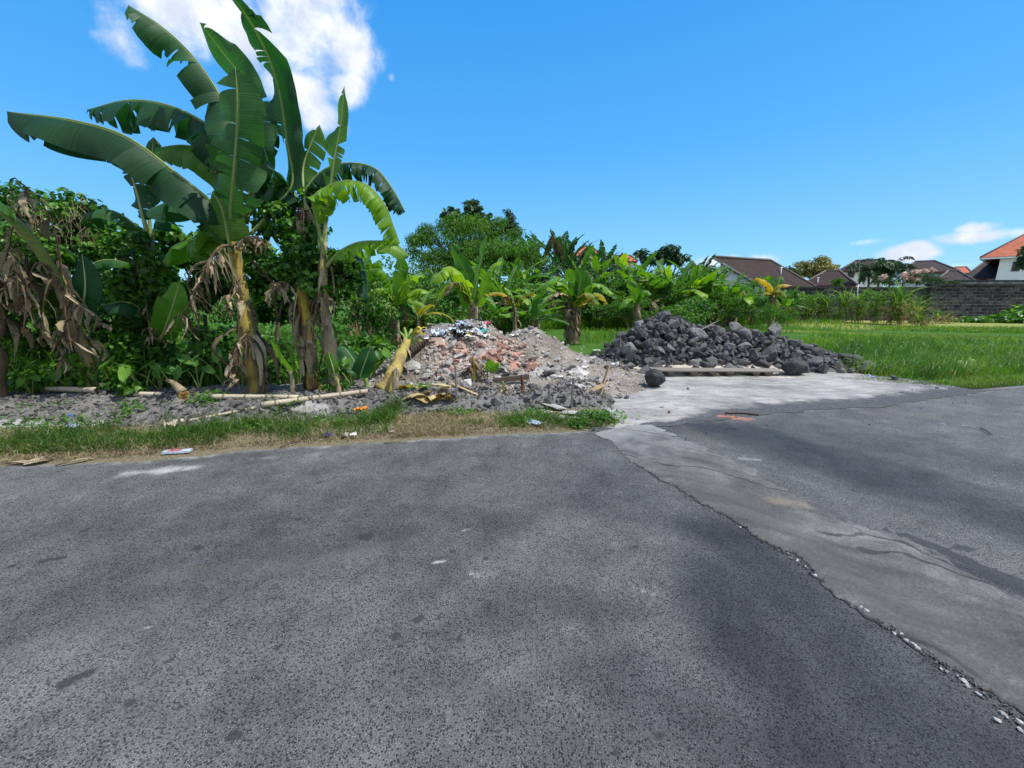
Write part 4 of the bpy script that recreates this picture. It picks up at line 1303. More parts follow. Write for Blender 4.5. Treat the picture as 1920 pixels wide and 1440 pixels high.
# the tall plant in the middle of the clump --------------------------------------------------------
YB = 5.95
b = ground_at(D(480, 742, YB))
tall = thing('banana_plant', 'tallest banana plant with huge dark leaves and yellow streaked trunk', 'banana plant', b)
tr, tp, trd = trunk(tall, [b + Vector((0, 0, -.05)), D(474, 690, YB), D(462, 610, YB), D(448, 520, YB), D(436, 440, YB), D(430, 400, YB)], .118, .062, 'stem_yel', 34, 1)
husks(tall, tp, trd, 18, 2, (.3, .8), .12, .6, (.06, .15), .07)
husks(tall, tp, trd, 4, 3, (.5, .9), .25, .55, (.05, .12), .22)
LV = [
    # pts, half width, kwargs
    (dpts((436, 440, 5.95), (408, 390, 5.85), (332, 326, 5.7), (240, 258, 5.6), (140, 226, 5.5), (12, 209, 5.45)), .47, dict(mat='ban_dark', droop=(84, 84), a0=(25, 40), tears=(3, 4), gap=.07, rag=.16, seed=21, pet=.05, tip=.74, n=48)),
    (dpts((445, 420, 6.1), (440, 330, 6.3), (412, 256, 6.5), (362, 217, 6.6), (300, 193, 6.7), (235, 188, 6.7), (163, 206, 6.7)), .47, dict(mat='ban_dark', droop=(85, 85), a0=(30, 40), tears=(14, 16), gap=.2, rag=.2, seed=22, pet=.22, tip=.76, n=48)),
    (dpts((452, 410, 6.1), (450, 300, 6.3), (425, 205, 6.4), (372, 118, 6.4), (310, 55, 6.3), (240, 9, 6.2)), .40, dict(mat='ban_dark', droop=(80, 78), a0=(15, 30), tears=(6, 9), gap=.16, rag=.25, seed=23, pet=.3, tip=.8, n=46)),
    (dpts((436, 445, 5.9), (432, 400, 5.8), (438, 330, 5.65), (444, 250, 5.55), (445, 185, 5.5), (441, 125, 5.5)), .37, dict(mat='ban_dark', side=RIGHT, droop=(24, 24), a0=(0, 0), tears=(6, 8), gap=.2, seed=24, pet=.12, tip=.6, rr=.022, rag=.22, n=44, base=.22)),
    (dpts((462, 420, 6.3), (485, 320, 6.4), (488, 235, 6.5), (455, 150, 6.5), (415, 95, 6.5), (374, 42, 6.4)), .30, dict(mat='ban_dark', side=(.8, -.6, 0), droop=(35, 30), a0=(-10, -10), tears=(3, 3), gap=.12, seed=25, pet=.2, tip=.75, n=40)),
    (dpts((470, 440, 6.0), (505, 400, 6.1), (548, 345, 6.2), (538, 265, 6.2), (528, 195, 6.1), (508, 120, 5.9), (475, 50, 5.7), (424, -25, 5.5)), .36, dict(mat='ban_dark', side=(.80, -.6, 0), droop=(62, 34), a0=(5, -5), tears=(5, 9), gap=.3, seed=26, pet=.16, tip=.8, rag=.3, n=56, ww=(.72, 1.0), rr=.022)),
    (dpts((452, 440, 6.2), (475, 330, 6.5), (487, 280, 6.5), (515, 330, 6.35), (560, 385, 6.2)), .30, dict(mat='ban_dark', side=(.7, -.7, .2), droop=(50, 50), tears=(3, 4), gap=.2, seed=27, pet=.3, n=34)),
    (dpts((445, 440, 6.2), (436, 340, 6.5), (400, 288, 6.6), (345, 272, 6.7), (290, 278, 6.7)), .42, dict(mat='ban_mid', droop=(84, 82), a0=(20, 30), tears=(6, 9), gap=.16, seed=28, pet=.2, n=40)),
    (dpts((434, 475, 5.85), (425, 430, 5.8), (415, 390, 5.75), (398, 358, 5.75)), .28, dict(mat='ban_mid', side=RIGHT, droop=(50, 45), a0=(20, 10), tears=(1, 1), gap=.05, seed=29, pet=.2, n=26)),
    (dpts((430, 450, 6.2), (400, 395, 6.4), (350, 368, 6.4), (305, 382, 6.4), (275, 396, 6.4)), .36, dict(mat='ban_dark', droop=(80, 84), a0=(20, 30), tears=(4, 5), gap=.15, seed=30, pet=.15, n=34)),
    (dpts((440, 470, 6.0), (405, 452, 6.2), (360, 450, 6.3), (325, 462, 6.3), (304, 492, 6.3)), .28, dict(mat='ban_fresh', droop=(82, 82), a0=(20, 25), tears=(2, 3), gap=.1, seed=31, pet=.12, n=30)),
    (dpts((445, 460, 6.0), (425, 440, 6.1), (400, 420, 6.2), (375, 455, 6.1), (358, 490, 6.1)), .3, dict(mat='ban_mid', droop=(70, 70), tears=(9, 9), gap=.45, seed=32, pet=.2, n=34)),
    (dpts((455, 440, 6.2), (470, 360, 6.4), (500, 280, 6.5), (522, 215, 6.5), (530, 160, 6.4)), .24, dict(mat='ban_dark', side=(.8, -.6, 0), droop=(40, 35), tears=(7, 6), gap=.25, rag=.3, seed=34, pet=.25, n=36, rr=.018)),
    (dpts((445, 440, 6.2), (425, 370, 6.4), (400, 310, 6.5), (385, 250, 6.5), (392, 190, 6.5)), .26, dict(mat='ban_mid', side=(.8, -.6, 0), droop=(45, 40), tears=(7, 6), gap=.25, rag=.3, seed=35, pet=.3, n=36, rr=.018)),
    (dpts((448, 430, 6.3), (470, 370, 6.7), (500, 335, 6.9), (525, 360, 6.9), (530, 400, 6.8)), .30, dict(mat='ban_dark', droop=(70, 70), tears=(7, 7), gap=.35, seed=33, pet=.2, n=34)),
]
for pts, wd, kw in LV:
    leaf(tall, pts, wd, **kw)
dead_leaf(tall, dpts((438, 462, 5.85), (415, 462, 5.6), (395, 485, 5.5), (372, 530, 5.45), (352, 575, 5.45), (332, 612, 5.5)), 52, (.18, .5), (.02, .06), 41, .02, .16)
dead_leaf(tall, dpts((440, 460, 5.85), (458, 447, 5.75), (482, 444, 5.7), (500, 462, 5.7)), 24, (.1, .28), (.02, .06), 42)
dead_leaf(tall, dpts((450, 520, 5.9), (436, 540, 5.75), (428, 560, 5.7), (424, 585, 5.7)), 18, (.1, .28), (.02, .06), 43)
dead_leaf(tall, dpts((468, 620, 5.9), (450, 640, 5.7), (440, 680, 5.65), (434, 715, 5.7)), 30, (.12, .36), (.03, .10), 44)

# the vine-wrapped plant with the reddish trunk ------------------------------------------------------
YC = 6.1
b = ground_at(D(592, 742, YC))
red = thing('banana_plant', 'banana plant with split reddish brown and yellow trunk, its top wrapped in vines', 'banana plant', b)
tr, tp, trd = trunk(red, [b + Vector((0, 0, -.05)), D(586, 690, YC), D(574, 610, YC), D(566, 530, YC), D(572, 460, YC), D(580, 400, YC)], .105, .055, 'stem_red', 32, 4)
husks(red, tp, trd, 12, 5, (.3, .8), .2, .65, (.05, .13), .05)
leaf(red, dpts((578, 420, 6.1), (572, 375, 6.15), (568, 318, 6.2), (582, 272, 6.2), (600, 233, 6.2)), .23, 'ban_mid', side=(.95, -.3, 0), droop=(60, 40), a0=(10, 0), tears=(5, 3), gap=.3, seed=51, pet=.3, n=30, mid='midrib_pale')
leaf(red, dpts((580, 420, 6.2), (560, 380, 6.3), (535, 340, 6.3), (510, 355, 6.3), (490, 390, 6.3)), .3, 'ban_dark', droop=(75, 75), tears=(5, 6), gap=.25, seed=52, pet=.2, n=32)
leaf(red, dpts((582, 430, 6.0), (574, 400, 5.9), (568, 390, 5.85), (566, 410, 5.85), (567, 450, 5.9)), .08, 'ban_dry', droop=(60, 60), tears=(2, 2), gap=.3, seed=53, pet=.1, n=22, mid='midrib_dry')
dead_leaf(red, dpts((555, 545, 6.0), (530, 528, 5.8), (510, 540, 5.7), (500, 565, 5.7)), 16, (.1, .28), (.03, .09), 54)

# the pale-trunked plant on the right of the clump ----------------------------------------------------
YD = 5.9
b = ground_at(D(634, 742, YD))
pale = thing('banana_plant', 'pale trunked banana plant with ragged leaves arching to the right of the clump', 'banana plant', b)
tr, tp, trd = trunk(pale, [b + Vector((0, 0, -.05)), D(624, 690, YD), D(615, 620, YD), D(608, 545, YD), D(606, 500, YD), D(607, 455, YD)], .085, .045, 'stem_pale', 30, 6)
husks(pale, tp, trd, 11, 7, (.25, .6), .45, .95, (.03, .08), .06)
leaf(pale, dpts((607, 470, 5.9), (611, 420, 5.9), (619, 360, 5.85), (629, 290, 5.8), (640, 230, 5.75), (646, 160, 5.7)), .20, 'ban_mid', side=(.8, -.6, 0), droop=(35, 25), a0=(0, 0), tears=(6, 7), gap=.28, seed=61, pet=.2, rag=.3, n=46, mid='midrib_pale', rr=.026, ww=(.6, 1.2), tip=.6)
leaf(pale, dpts((602, 480, 6.0), (590, 420, 6.0), (572, 366, 6.05), (603, 322, 6.1), (650, 306, 6.1), (702, 315, 6.1), (735, 352, 6.1), (760, 397, 6.1)), .28, 'ban_dark', droop=(84, 84), a0=(20, 30), tears=(30, 30), gap=.34, seed=62, pet=.26, rag=.2, n=64, tip=.85)
leaf(pale, dpts((608, 480, 5.8), (596, 420, 5.75), (588, 372, 5.7), (620, 348, 5.65), (655, 339, 5.6), (692, 350, 5.6), (722, 385, 5.6), (738, 425, 5.65), (750, 457, 5.7)), .29, 'ban_fresh', droop=(80, 82), a0=(5, 20), tears=(34, 36), gap=.4, seed=63, pet=.18, rag=.2, n=76, tip=.88)
leaf(pale, dpts((612, 500, 5.8), (635, 474, 5.75), (668, 456, 5.7), (705, 452, 5.7), (740, 456, 5.7), (768, 480, 5.75)), .23, 'ban_fresh', droop=(82, 82), a0=(10, 20), tears=(6, 7), gap=.25, seed=64, pet=.12, n=44, tip=.82)
leaf(pale, dpts((612, 500, 6.0), (640, 470, 6.1), (668, 470, 6.2), (685, 510, 6.2), (690, 570, 6.2)), .25, 'ban_dark', droop=(70, 72), tears=(9, 9), gap=.4, seed=65, pet=.2, n=40)
dead_leaf(pale, dpts((606, 545, 5.85), (597, 560, 5.7), (590, 590, 5.65), (588, 625, 5.7)), 24, (.12, .4), (.02, .06), 66)

# plant behind on the left, dark torn leaves ------------------------------------------------------------
YA = 7.0
b = ground_at(D(292, 720, YA))
back = thing('banana_plant', 'dark banana plant rising from the vines left of the tallest one', 'banana plant', b)
tr, tp, trd = trunk(back, [b + Vector((0, 0, -.05)), D(290, 640, YA), D(284, 540, YA), D(279, 440, YA)], .12, .06, 'stem_brown', 28, 8)
husks(back, tp, trd, 16, 9, (.3, .7), .1, .7)
leaf(back, dpts((279, 450, 7.0), (268, 405, 6.95), (258, 365, 6.9), (244, 325, 6.85), (222, 300, 6.8), (196, 296, 6.8)), .30, 'ban_dark', side=(.9, -.4, 0), droop=(55, 50), tears=(6, 7), gap=.25, seed=71, pet=.2, n=40, rag=.25, mid='midrib_pale', rr=.03)
leaf(back, dpts((282, 450, 7.1), (280, 390, 7.2), (283, 320, 7.3), (288, 255, 7.3)), .2, 'ban_dark', side=RIGHT, droop=(30, 30), tears=(3, 3), gap=.2, seed=72, pet=.3, n=30)
leaf(back, dpts((282, 455, 7.0), (300, 405, 7.1), (335, 380, 7.2), (370, 400, 7.2)), .3, 'ban_dark', droop=(75, 75), tears=(6, 6), gap=.25, seed=73, pet=.2, n=32)
leaf(back, dpts((278, 455, 7.0), (250, 420, 6.9), (210, 395, 6.8), (175, 400, 6.8), (150, 420, 6.8)), .3, 'ban_mid', droop=(80, 80), tears=(6, 6), gap=.3, seed=74, pet=.15, n=34, rag=.3)
leaf(back, dpts((292, 620, 6.9), (270, 585, 6.7), (235, 566, 6.6), (190, 572, 6.6)), .26, 'ban_dark', droop=(80, 80), a0=(20, 30), tears=(2, 2), gap=.1, seed=75, pet=.1, n=30)
leaf(back, dpts((300, 640, 6.7), (312, 610, 6.5), (325, 570, 6.4), (337, 528, 6.4)), .22, 'ban_fresh', side=RIGHT, droop=(25, 15), tears=(1, 1), gap=.06, seed=76, pet=.1, n=28, mid='midrib_pale', tip=.6)
dead_leaf(back, dpts((285, 600, 6.8), (275, 570, 6.6), (278, 600, 6.5), (282, 640, 6.5)), 16, (.1, .3), (.03, .08), 77)

# plant on the left with the thick green stalk ----------------------------------------------------------
YL = 5.9
b = ground_at(D(187, 744, YL))
stalk = thing('banana_plant', 'leaning banana plant with thick green leaf stalk and many hanging dry brown leaves', 'banana plant', b)
tr, tp, trd = trunk(stalk, [b + Vector((0, 0, -.05)), D(170, 690, YL), D(150, 640, YL), D(132, 580, YL), D(118, 540, YL), D(108, 515, YL)], .085, .055, 'stem_yel', 26, 10)
husks(stalk, tp, trd, 14, 11, (.25, .6), .3, .95, (.05, .13), .08)
leaf(stalk, dpts((122, 560, 5.9), (105, 520, 5.75), (62, 452, 5.5), (5, 395, 5.2), (-70, 330, 4.9), (-190, 270, 4.7), (-320, 260, 4.6)), .5, 'ban_mid', droop=(60, 60), tears=(3, 3), gap=.1, seed=81, pet=.42, n=40, mid='midrib', rr=.055)
leaf(stalk, dpts((146, 625, 5.85), (153, 590, 5.8), (160, 535, 5.75), (154, 476, 5.75)), .20, 'ban_dark', side=RIGHT, droop=(20, 15), tears=(1, 2), gap=.06, seed=82, pet=.15, n=26, mid='midrib_pale', tip=.55, base=.2)
leaf(stalk, dpts((160, 560, 5.95), (172, 500, 5.95), (205, 487, 6.0), (242, 494, 6.0)), .15, 'ban_mid', droop=(75, 70), a0=(20, 20), tears=(1, 1), gap=.05, seed=83, pet=.35, n=24)
for k, (pts, wd) in enumerate((
        (((118, 545, 5.85), (112, 480, 5.8), (98, 420, 5.7), (70, 370, 5.6), (28, 334, 5.5)), .18),
        (((118, 540, 5.8), (90, 500, 5.6), (66, 495, 5.5), (55, 530, 5.5), (50, 580, 5.5)), .20),
        (((120, 545, 5.8), (105, 520, 5.6), (88, 540, 5.5), (80, 590, 5.5), (76, 640, 5.5)), .20),
        (((124, 550, 5.8), (128, 535, 5.6), (122, 570, 5.5), (128, 620, 5.5), (136, 660, 5.5)), .17),
        (((128, 560, 5.85), (150, 570, 5.7), (172, 590, 5.65), (188, 612, 5.65)), .14),
        (((112, 530, 5.85), (60, 440, 5.7), (20, 430, 5.6), (-15, 470, 5.6)), .2),
        (((132, 600, 5.85), (118, 600, 5.7), (112, 640, 5.65), (116, 690, 5.7)), .14))):
    dead_leaf(stalk, dpts(*pts), 11, (.14, .42), (.03, .10), 90 + k)

# grey trunk at the left edge of the frame --------------------------------------------------------------
YE = 5.6
b = ground_at(D(-14, 742, YE))
edge_p = thing('banana_plant', 'grey brown banana trunk with withered leaves at the left edge of the photo', 'banana plant', b)
tr, tp, trd = trunk(edge_p, [b + Vector((0, 0, -.05)), D(-12, 660, YE), D(-9, 590, YE), D(-12, 520, YE)], .13, .10, 'stem_brown', 24, 12)
husks(edge_p, tp, trd, 16, 13, (.3, .6), .6, 1.0, (.06, .14), .08)
for k, (pts, wd) in enumerate((
        (((4, 560, 5.6), (30, 520, 5.4), (48, 560, 5.3), (44, 620, 5.3)), .17), (((2, 540, 5.6), (-10, 500, 5.4), (10, 470, 5.3), (30, 500, 5.3), (34, 560, 5.3)), .2),
        (((4, 570, 5.6), (-25, 540, 5.4), (-40, 600, 5.4)), .2), (((6, 530, 5.6), (20, 440, 5.5), (40, 380, 5.4), (60, 360, 5.3)), .2))):
    dead_leaf(edge_p, dpts(*pts), 11, (.14, .42), (.03, .10), 110 + k)

# young suckers on the bank -------------------------------------------------------------------------------
YS = 5.65
b = ground_at(D(549, 744, YS))
s1 = thing('banana_sucker', 'young banana shoot with one broad green leaf leaning left on the bank', 'banana plant', b)
trunk(s1, [b + Vector((0, 0, -.04)), D(548, 715, YS), D(545, 695, YS)], .034, .022, 'stem_pale', 12, 14)
leaf(s1, dpts((545, 700, YS), (537, 688, YS - .05), (522, 665, YS - .1), (508, 638, YS - .1)), .14, 'ban_fresh', side=(.8, -.5, -.3), droop=(30, 30), a0=(-20, -20), tears=(0, 0), seed=121, pet=.1, n=24, tip=.55, rr=.012, mid='midrib_pale')
leaf(s1, dpts((546, 702, YS), (548, 685, YS), (543, 660, YS + .05), (536, 645, YS + .1)), .07, 'ban_fresh', side=(.8, -.6, 0), droop=(40, 30), tears=(1, 1), gap=.1, seed=122, pet=.2, n=20, rr=.009)
leaf(s1, dpts((546, 700, YS), (553, 690, YS), (558, 678, YS), (560, 690, YS - .05)), .06, 'ban_fresh', side=(.3, -.9, 0), droop=(50, 50), tears=(0, 0), seed=123, pet=.2, n=18, rr=.008)
b = ground_at(D(637, 742, YS - .05))
s2 = thing('banana_sucker', 'slim banana shoot holding one bright rolled leaf below the pale trunk', 'banana plant', b)
trunk(s2, [b + Vector((0, 0, -.04)), D(634, 720, YS - .05), D(628, 698, YS - .05)], .03, .018, 'stem_pale', 12, 15)
leaf(s2, dpts((628, 705, YS - .05), (625, 692, YS - .1), (620, 675, YS - .1), (615, 660, YS - .1)), .075, 'ban_fresh', side=RIGHT, droop=(35, 20), a0=(10, 0), tears=(0, 0), seed=124, pet=.05, n=20, tip=.5, rr=.012, mid='midrib_pale')
b = ground_at(D(688, 730, 6.2))
s3 = thing('banana_sucker', 'small grey green banana shoot with broad bluish leaves left of the felled stem', 'banana plant', b)
trunk(s3, [b + Vector((0, 0, -.05)), D(686, 715, 6.2), D(680, 700, 6.2)], .04, .025, 'stem_green', 10, 16)
leaf(s3, dpts((680, 712, 6.2), (676, 705, 6.1), (684, 680, 6.05), (695, 650, 6.05)), .15, 'ban_dark', side=RIGHT, droop=(20, 20), tears=(0, 0), seed=125, pet=.1, n=22, tip=.6, rr=.012, mid='midrib_pale')
leaf(s3, dpts((680, 710, 6.2), (665, 695, 6.1), (645, 690, 6.1), (630, 705, 6.1)), .12, 'ban_mid', droop=(60, 60), tears=(0, 1), seed=126, pet=.1, n=22, rr=.012)
leaf(s3, dpts((680, 710, 6.3), (660, 670, 6.5), (640, 650, 6.6), (615, 660, 6.6)), .2, 'ban_dark', droop=(60, 60), tears=(2, 1), seed=127, pet=.15, n=24, rr=.012)

# plants standing behind the heaps -----------------------------------------------------------------------
def mid_plant(name_lab, base_px, Y, stem, r, smat, leaves, hk=14, seed=0, cat='banana plant'):
    bb = D(base_px[0], base_px[1], Y)
    bb = ground_at(bb)
    rt = thing('banana_plant', name_lab, cat, bb)
    _, tp_, td_ = trunk(rt, [bb + Vector((0, 0, -.05))] + [D(x_, y_, Y) for x_, y_ in stem], r, r * .6, smat, 20, seed)
    if hk:
        husks(rt, tp_, td_, hk, seed + 1, (.25, .6), .35, 1.0, (.06, .15), .05)
    for k_, (pts_, w_, m_, kw_) in enumerate(leaves):
        d_ = dict(droop=(65, 65), tears=(8, 8), gap=.24, pet=.12, n=32, rag=.18, rr=.022, M_=3)
        d_.update(kw_)
        if m_ == 'ban_dry':
            d_.update(dict(mid='midrib_dry', crump=.3, gap=.5, rag=.4))
        leaf(rt, [D(a_, b_, Y + c_) for a_, b_, c_ in pts_], w_, m_, seed=seed * 7 + k_, **d_)
    return rt


UPR = dict(side=(.9, -.4, 0), droop=(25, 25), tears=(2, 2), mid='midrib_pale')
mid_plant('bright banana plant with spreading leaves behind the left end of the rubble heap', (741, 615), 10.5, [(740, 590), (738, 560)], .13, 'stem_pale', [
    (((738, 575, 0), (742, 545, 0), (748, 515, -.1), (755, 482, -.2)), .24, 'ban_fresh', UPR),
    (((738, 575, 0), (728, 550, -.2), (710, 540, -.4), (690, 552, -.6)), .26, 'ban_fresh', {}),
    (((738, 575, 0), (730, 530, -.2), (712, 505, -.3), (690, 506, -.4)), .28, 'ban_fresh', {}),
    (((740, 575, 0), (755, 540, -.2), (775, 518, -.3), (795, 515, -.4)), .26, 'ban_fresh', {}),
    (((740, 575, 0), (760, 553, -.3), (785, 542, -.4), (805, 548, -.5)), .25, 'ban_fresh', {}),
    (((740, 575, 0), (752, 565, -.3), (775, 560, -.5), (800, 575, -.6)), .22, 'ban_fresh', {}),
    (((738, 575, 0), (722, 562, -.3), (705, 560, -.5), (690, 580, -.6)), .2, 'ban_fresh', {}),
    (((738, 575, 0), (730, 575, -.3), (724, 590, -.3)), .09, 'ban_yel', {}),
    (((741, 578, 0), (752, 572, -.2), (760, 585, -.2), (762, 600, -.2)), .1, 'ban_dry', {})], 12, 200)
mid_plant('banana plant with tall upright leaf standing behind the middle of the rubble heap', (890, 612), 12.0, [(890, 585), (888, 562)], .14, 'stem_pale', [
    (((888, 575, 0), (892, 540, -.1), (900, 495, -.2), (912, 442, -.3)), .16, 'ban_mid', dict(UPR, ww=(.4, 1.1))),
    (((887, 575, 0), (878, 525, .1), (862, 490, .1), (845, 455, .1)), .27, 'ban_mid', dict(side=(.9, -.5, 0), droop=(45, 30), tears=(2, 3))),
    (((887, 578, 0), (872, 530, -.3), (845, 500, -.5), (820, 515, -.7), (805, 535, -.8)), .42, 'ban_fresh', dict(tears=(7, 8))),
    (((887, 580, 0), (870, 545, -.4), (845, 530, -.6), (822, 545, -.7), (800, 560, -.8)), .32, 'ban_fresh', dict(tears=(8, 8))),
    (((889, 578, 0), (905, 530, 0), (922, 498, 0), (942, 490, 0)), .26, 'ban_fresh', {}),
    (((889, 580, 0), (905, 550, -.3), (915, 520, -.5)), .2, 'ban_fresh', UPR),
    (((889, 580, 0), (872, 548, .3), (890, 500, .5), (900, 515, .6)), .3, 'ban_fresh', {}),
    (((887, 580, 0), (870, 545, -.5), (850, 530, -.8), (832, 555, -.9)), .16, 'ban_dry', dict(tears=(9, 9))),
    (((887, 582, 0), (882, 580, -.3), (880, 600, -.3)), .12, 'ban_dry', {})], 14, 210)
mid_plant('small banana plant with yellow and brown drooping leaves behind the rubble heap saddle', (966, 605), 13.0, [(965, 590), (964, 575)], .10, 'stem_brown', [
    (((964, 580, 0), (950, 555, -.2), (930, 548, -.3), (905, 552, -.4)), .2, 'ban_yel', {}),
    (((965, 580, 0), (958, 560, -.2), (948, 556, -.3), (938, 572, -.4)), .16, 'ban_dry', {}),
    (((965, 580, 0), (975, 560, -.2), (990, 552, -.3), (1003, 545, -.4)), .18, 'ban_yel', {}),
    (((965, 580, 0), (962, 560, -.1), (955, 545, 0), (945, 538, 0)), .18, 'ban_fresh', {}),
    (((965, 585, 0), (950, 590, -.3), (935, 588, -.5)), .15, 'ban_fresh', {})], 8, 220)
mid_plant('squat banana plant with shaggy brown trunk between the rubble heap and the rock heap', (1073, 641), 15.4, [(1073, 620), (1074, 595), (1077, 572)], .26, 'stem_brown', [
    (((1078, 582, 0), (1060, 540, -.3), (1035, 525, -.6), (1005, 544, -.8)), .36, 'ban_fresh', dict(tears=(5, 6))),
    (((1078, 582, 0), (1065, 535, .2), (1050, 520, .2), (1030, 520, .2)), .3, 'ban_fresh', {}),
    (((1078, 582, 0), (1078, 545, -.2), (1072, 520, -.3), (1060, 503, -.3)), .25, 'ban_fresh', UPR),
    (((1079, 582, 0), (1085, 545, -.3), (1088, 520, -.5), (1080, 500, -.6)), .22, 'ban_mid', UPR),
    (((1079, 582, 0), (1092, 545, 0), (1098, 520, 0), (1097, 505, 0)), .26, 'ban_fresh', UPR),
    (((1079, 582, 0), (1095, 545, -.3), (1122, 532, -.6), (1152, 552, -.8)), .34, 'ban_fresh', dict(tears=(7, 7))),
    (((1079, 584, 0), (1092, 555, -.5), (1108, 550, -.8), (1122, 572, -1.0)), .3, 'ban_yel', dict(tears=(7, 7))),
    (((1079, 582, 0), (1095, 560, .4), (1120, 550, .6), (1140, 570, .7)), .3, 'ban_yel', {}),
    (((1078, 584, 0), (1062, 555, -.5), (1045, 550, -.7), (1022, 565, -.8)), .17, 'ban_dry', dict(tears=(9, 9))),
    (((1076, 590, 0), (1066, 580, -.4), (1060, 605, -.5)), .25, 'ban_dry', {})], 46, 230)
mid_plant('thin banana plant with dark red trunk at the edge of the tall grass', (1195, 612), 18.0, [(1195, 590), (1194, 570)], .17, 'stem_brown', [
    (((1194, 575, 0), (1190, 550, -.2), (1184, 535, -.3), (1178, 525, -.3)), .24, 'ban_fresh', UPR),
    (((1194, 575, 0), (1200, 552, -.2), (1212, 545, -.4), (1222, 553, -.5)), .28, 'ban_fresh', {}),
    (((1194, 575, 0), (1182, 560, -.2), (1170, 565, -.4), (1160, 580, -.5)), .24, 'ban_fresh', {}),
    (((1194, 575, 0), (1196, 550, .2), (1192, 530, .3)), .2, 'ban_mid', UPR)], 8, 240)
mid_plant('yellowing banana plant below the dark brown house roof', (1449, 590), 23.5, [(1448, 570), (1447, 548)], .18, 'stem_pale', [
    (((1447, 555, 0), (1442, 535, -.2), (1432, 526, -.4), (1417, 520, -.6)), .32, 'ban_yel', dict(tears=(2, 2))),
    (((1447, 555, 0), (1445, 535, .2), (1440, 525, .3), (1434, 518, .3)), .26, 'ban_fresh', UPR),
    (((1447, 555, 0), (1455, 538, -.2), (1468, 533, -.4), (1484, 535, -.5)), .3, 'ban_yel', dict(tears=(2, 2))),
    (((1447, 555, 0), (1455, 540, .2), (1462, 525, .3), (1464, 516, .4)), .26, 'ban_mid', UPR),
    (((1447, 556, 0), (1455, 545, -.4), (1465, 545, -.6), (1475, 558, -.8)), .3, 'ban_yel', {}),
    (((1447, 556, 0), (1438, 548, -.4), (1428, 552, -.6)), .26, 'ban_yel', {}),
    (((1447, 558, 0), (1450, 560, -.4), (1452, 582, -.5)), .2, 'ban_dry', {}),
    (((1447, 558, 0), (1458, 565, -.3), (1458, 580, -.4)), .22, 'ban_yel', {})], 8, 250)


# generic plants of the grove: four built, the rest copied -------------------------------------------------
def grove_plant(name, label, kind, seed):
    rs = np.random.RandomState(seed)
    rt = thing(name, label, 'banana plant', (0, 0, 0), 'banana plants of the grove')
    H = dict(lush=1.5, tall=2.4, yellow=1.3, ragged=2.6)[kind]
    top = np.array([rs.normal(0, .06), rs.normal(0, .06), H])
    _, tp_, td_ = trunk(rt, [(0, 0, -.1), (rs.normal(0, .04), rs.normal(0, .04), H * .5), top], .15, .08, dict(lush='stem_brown', tall='stem_pale', yellow='stem_brown', ragged='stem_brown')[kind], 14, seed)
    husks(rt, tp_, td_, 14, seed + 1, (.3, .7), .3, 1, (.06, .14), .07)
    nl = dict(lush=10, tall=10, yellow=8, ragged=9)[kind]
    for k in range(nl):
        az = k * 2.4 + rs.normal(0, .3)
        el = R(dict(lush=82, tall=84, yellow=78, ragged=88)[kind] - k * dict(lush=6.5, tall=6, yellow=8, ragged=4)[kind] + rs.normal(0, 5))
        Lg = rs.uniform(.8, 1.2) * dict(lush=2.2, tall=2.5, yellow=1.9, ragged=2.4)[kind]
        droop_k = R(dict(lush=128, tall=118, yellow=132, ragged=60)[kind]) * rs.uniform(.5, 1.1) * (.35 + .65 * k / nl)
        pts, p, m_ = [top.copy()], top.copy(), 9
        for i in range(m_):
            e = el - droop_k * ((i + .5) / m_) ** 1.4
            p = p + Lg / m_ * np.array([math.cos(az) * math.cos(e), math.sin(az) * math.cos(e), math.sin(e)])
            pts.append(p.copy())
        side = (-math.sin(az), math.cos(az), 0)
        old = k > nl - 3
        m_ = 'ban_dry' if k == nl - 1 or (kind == 'ragged' and k > 5) else ('ban_yel' if (old and kind == 'yellow') or (kind == 'yellow' and k % 3 == 0) else ('ban_dark' if kind == 'ragged' else ('ban_mid' if k % 2 == 0 else 'ban_fresh')))
        tr_ = dict(lush=6, tall=8, yellow=6, ragged=10)[kind]
        leaf(rt, pts, rs.uniform(.19, .28) * (.85 if kind == 'ragged' else 1) * (.6 if m_ == 'ban_dry' else 1), m_, side=side, droop=(rs.uniform(35, 65), rs.uniform(35, 65)), tears=(tr_, tr_), gap=.3 if kind == 'ragged' else .16, seed=seed * 13 + k,
             pet=.14, n=24, M_=3, rr=.02, mid='midrib_dry' if m_ == 'ban_dry' else 'midrib', crump=.25 if m_ == 'ban_dry' else 0, rag=.3 if kind == 'ragged' else .12)
    index_kids(rt)
    return rt


GROVE_LABEL = dict(lush='bushy green banana plant in the grove behind the heaps', tall='tall green banana plant in the grove behind the heaps',
                   yellow='banana plant with yellow lower leaves in the grove behind the heaps', ragged='ragged dark banana plant with upright leaves at the back of the grove')
protos = {k: grove_plant('banana_plant', GROVE_LABEL[k], k, 300 + 10 * i) for i, k in enumerate(('lush', 'tall', 'yellow', 'ragged'))}
rnd = random.Random(77)
used = set()
spots = []
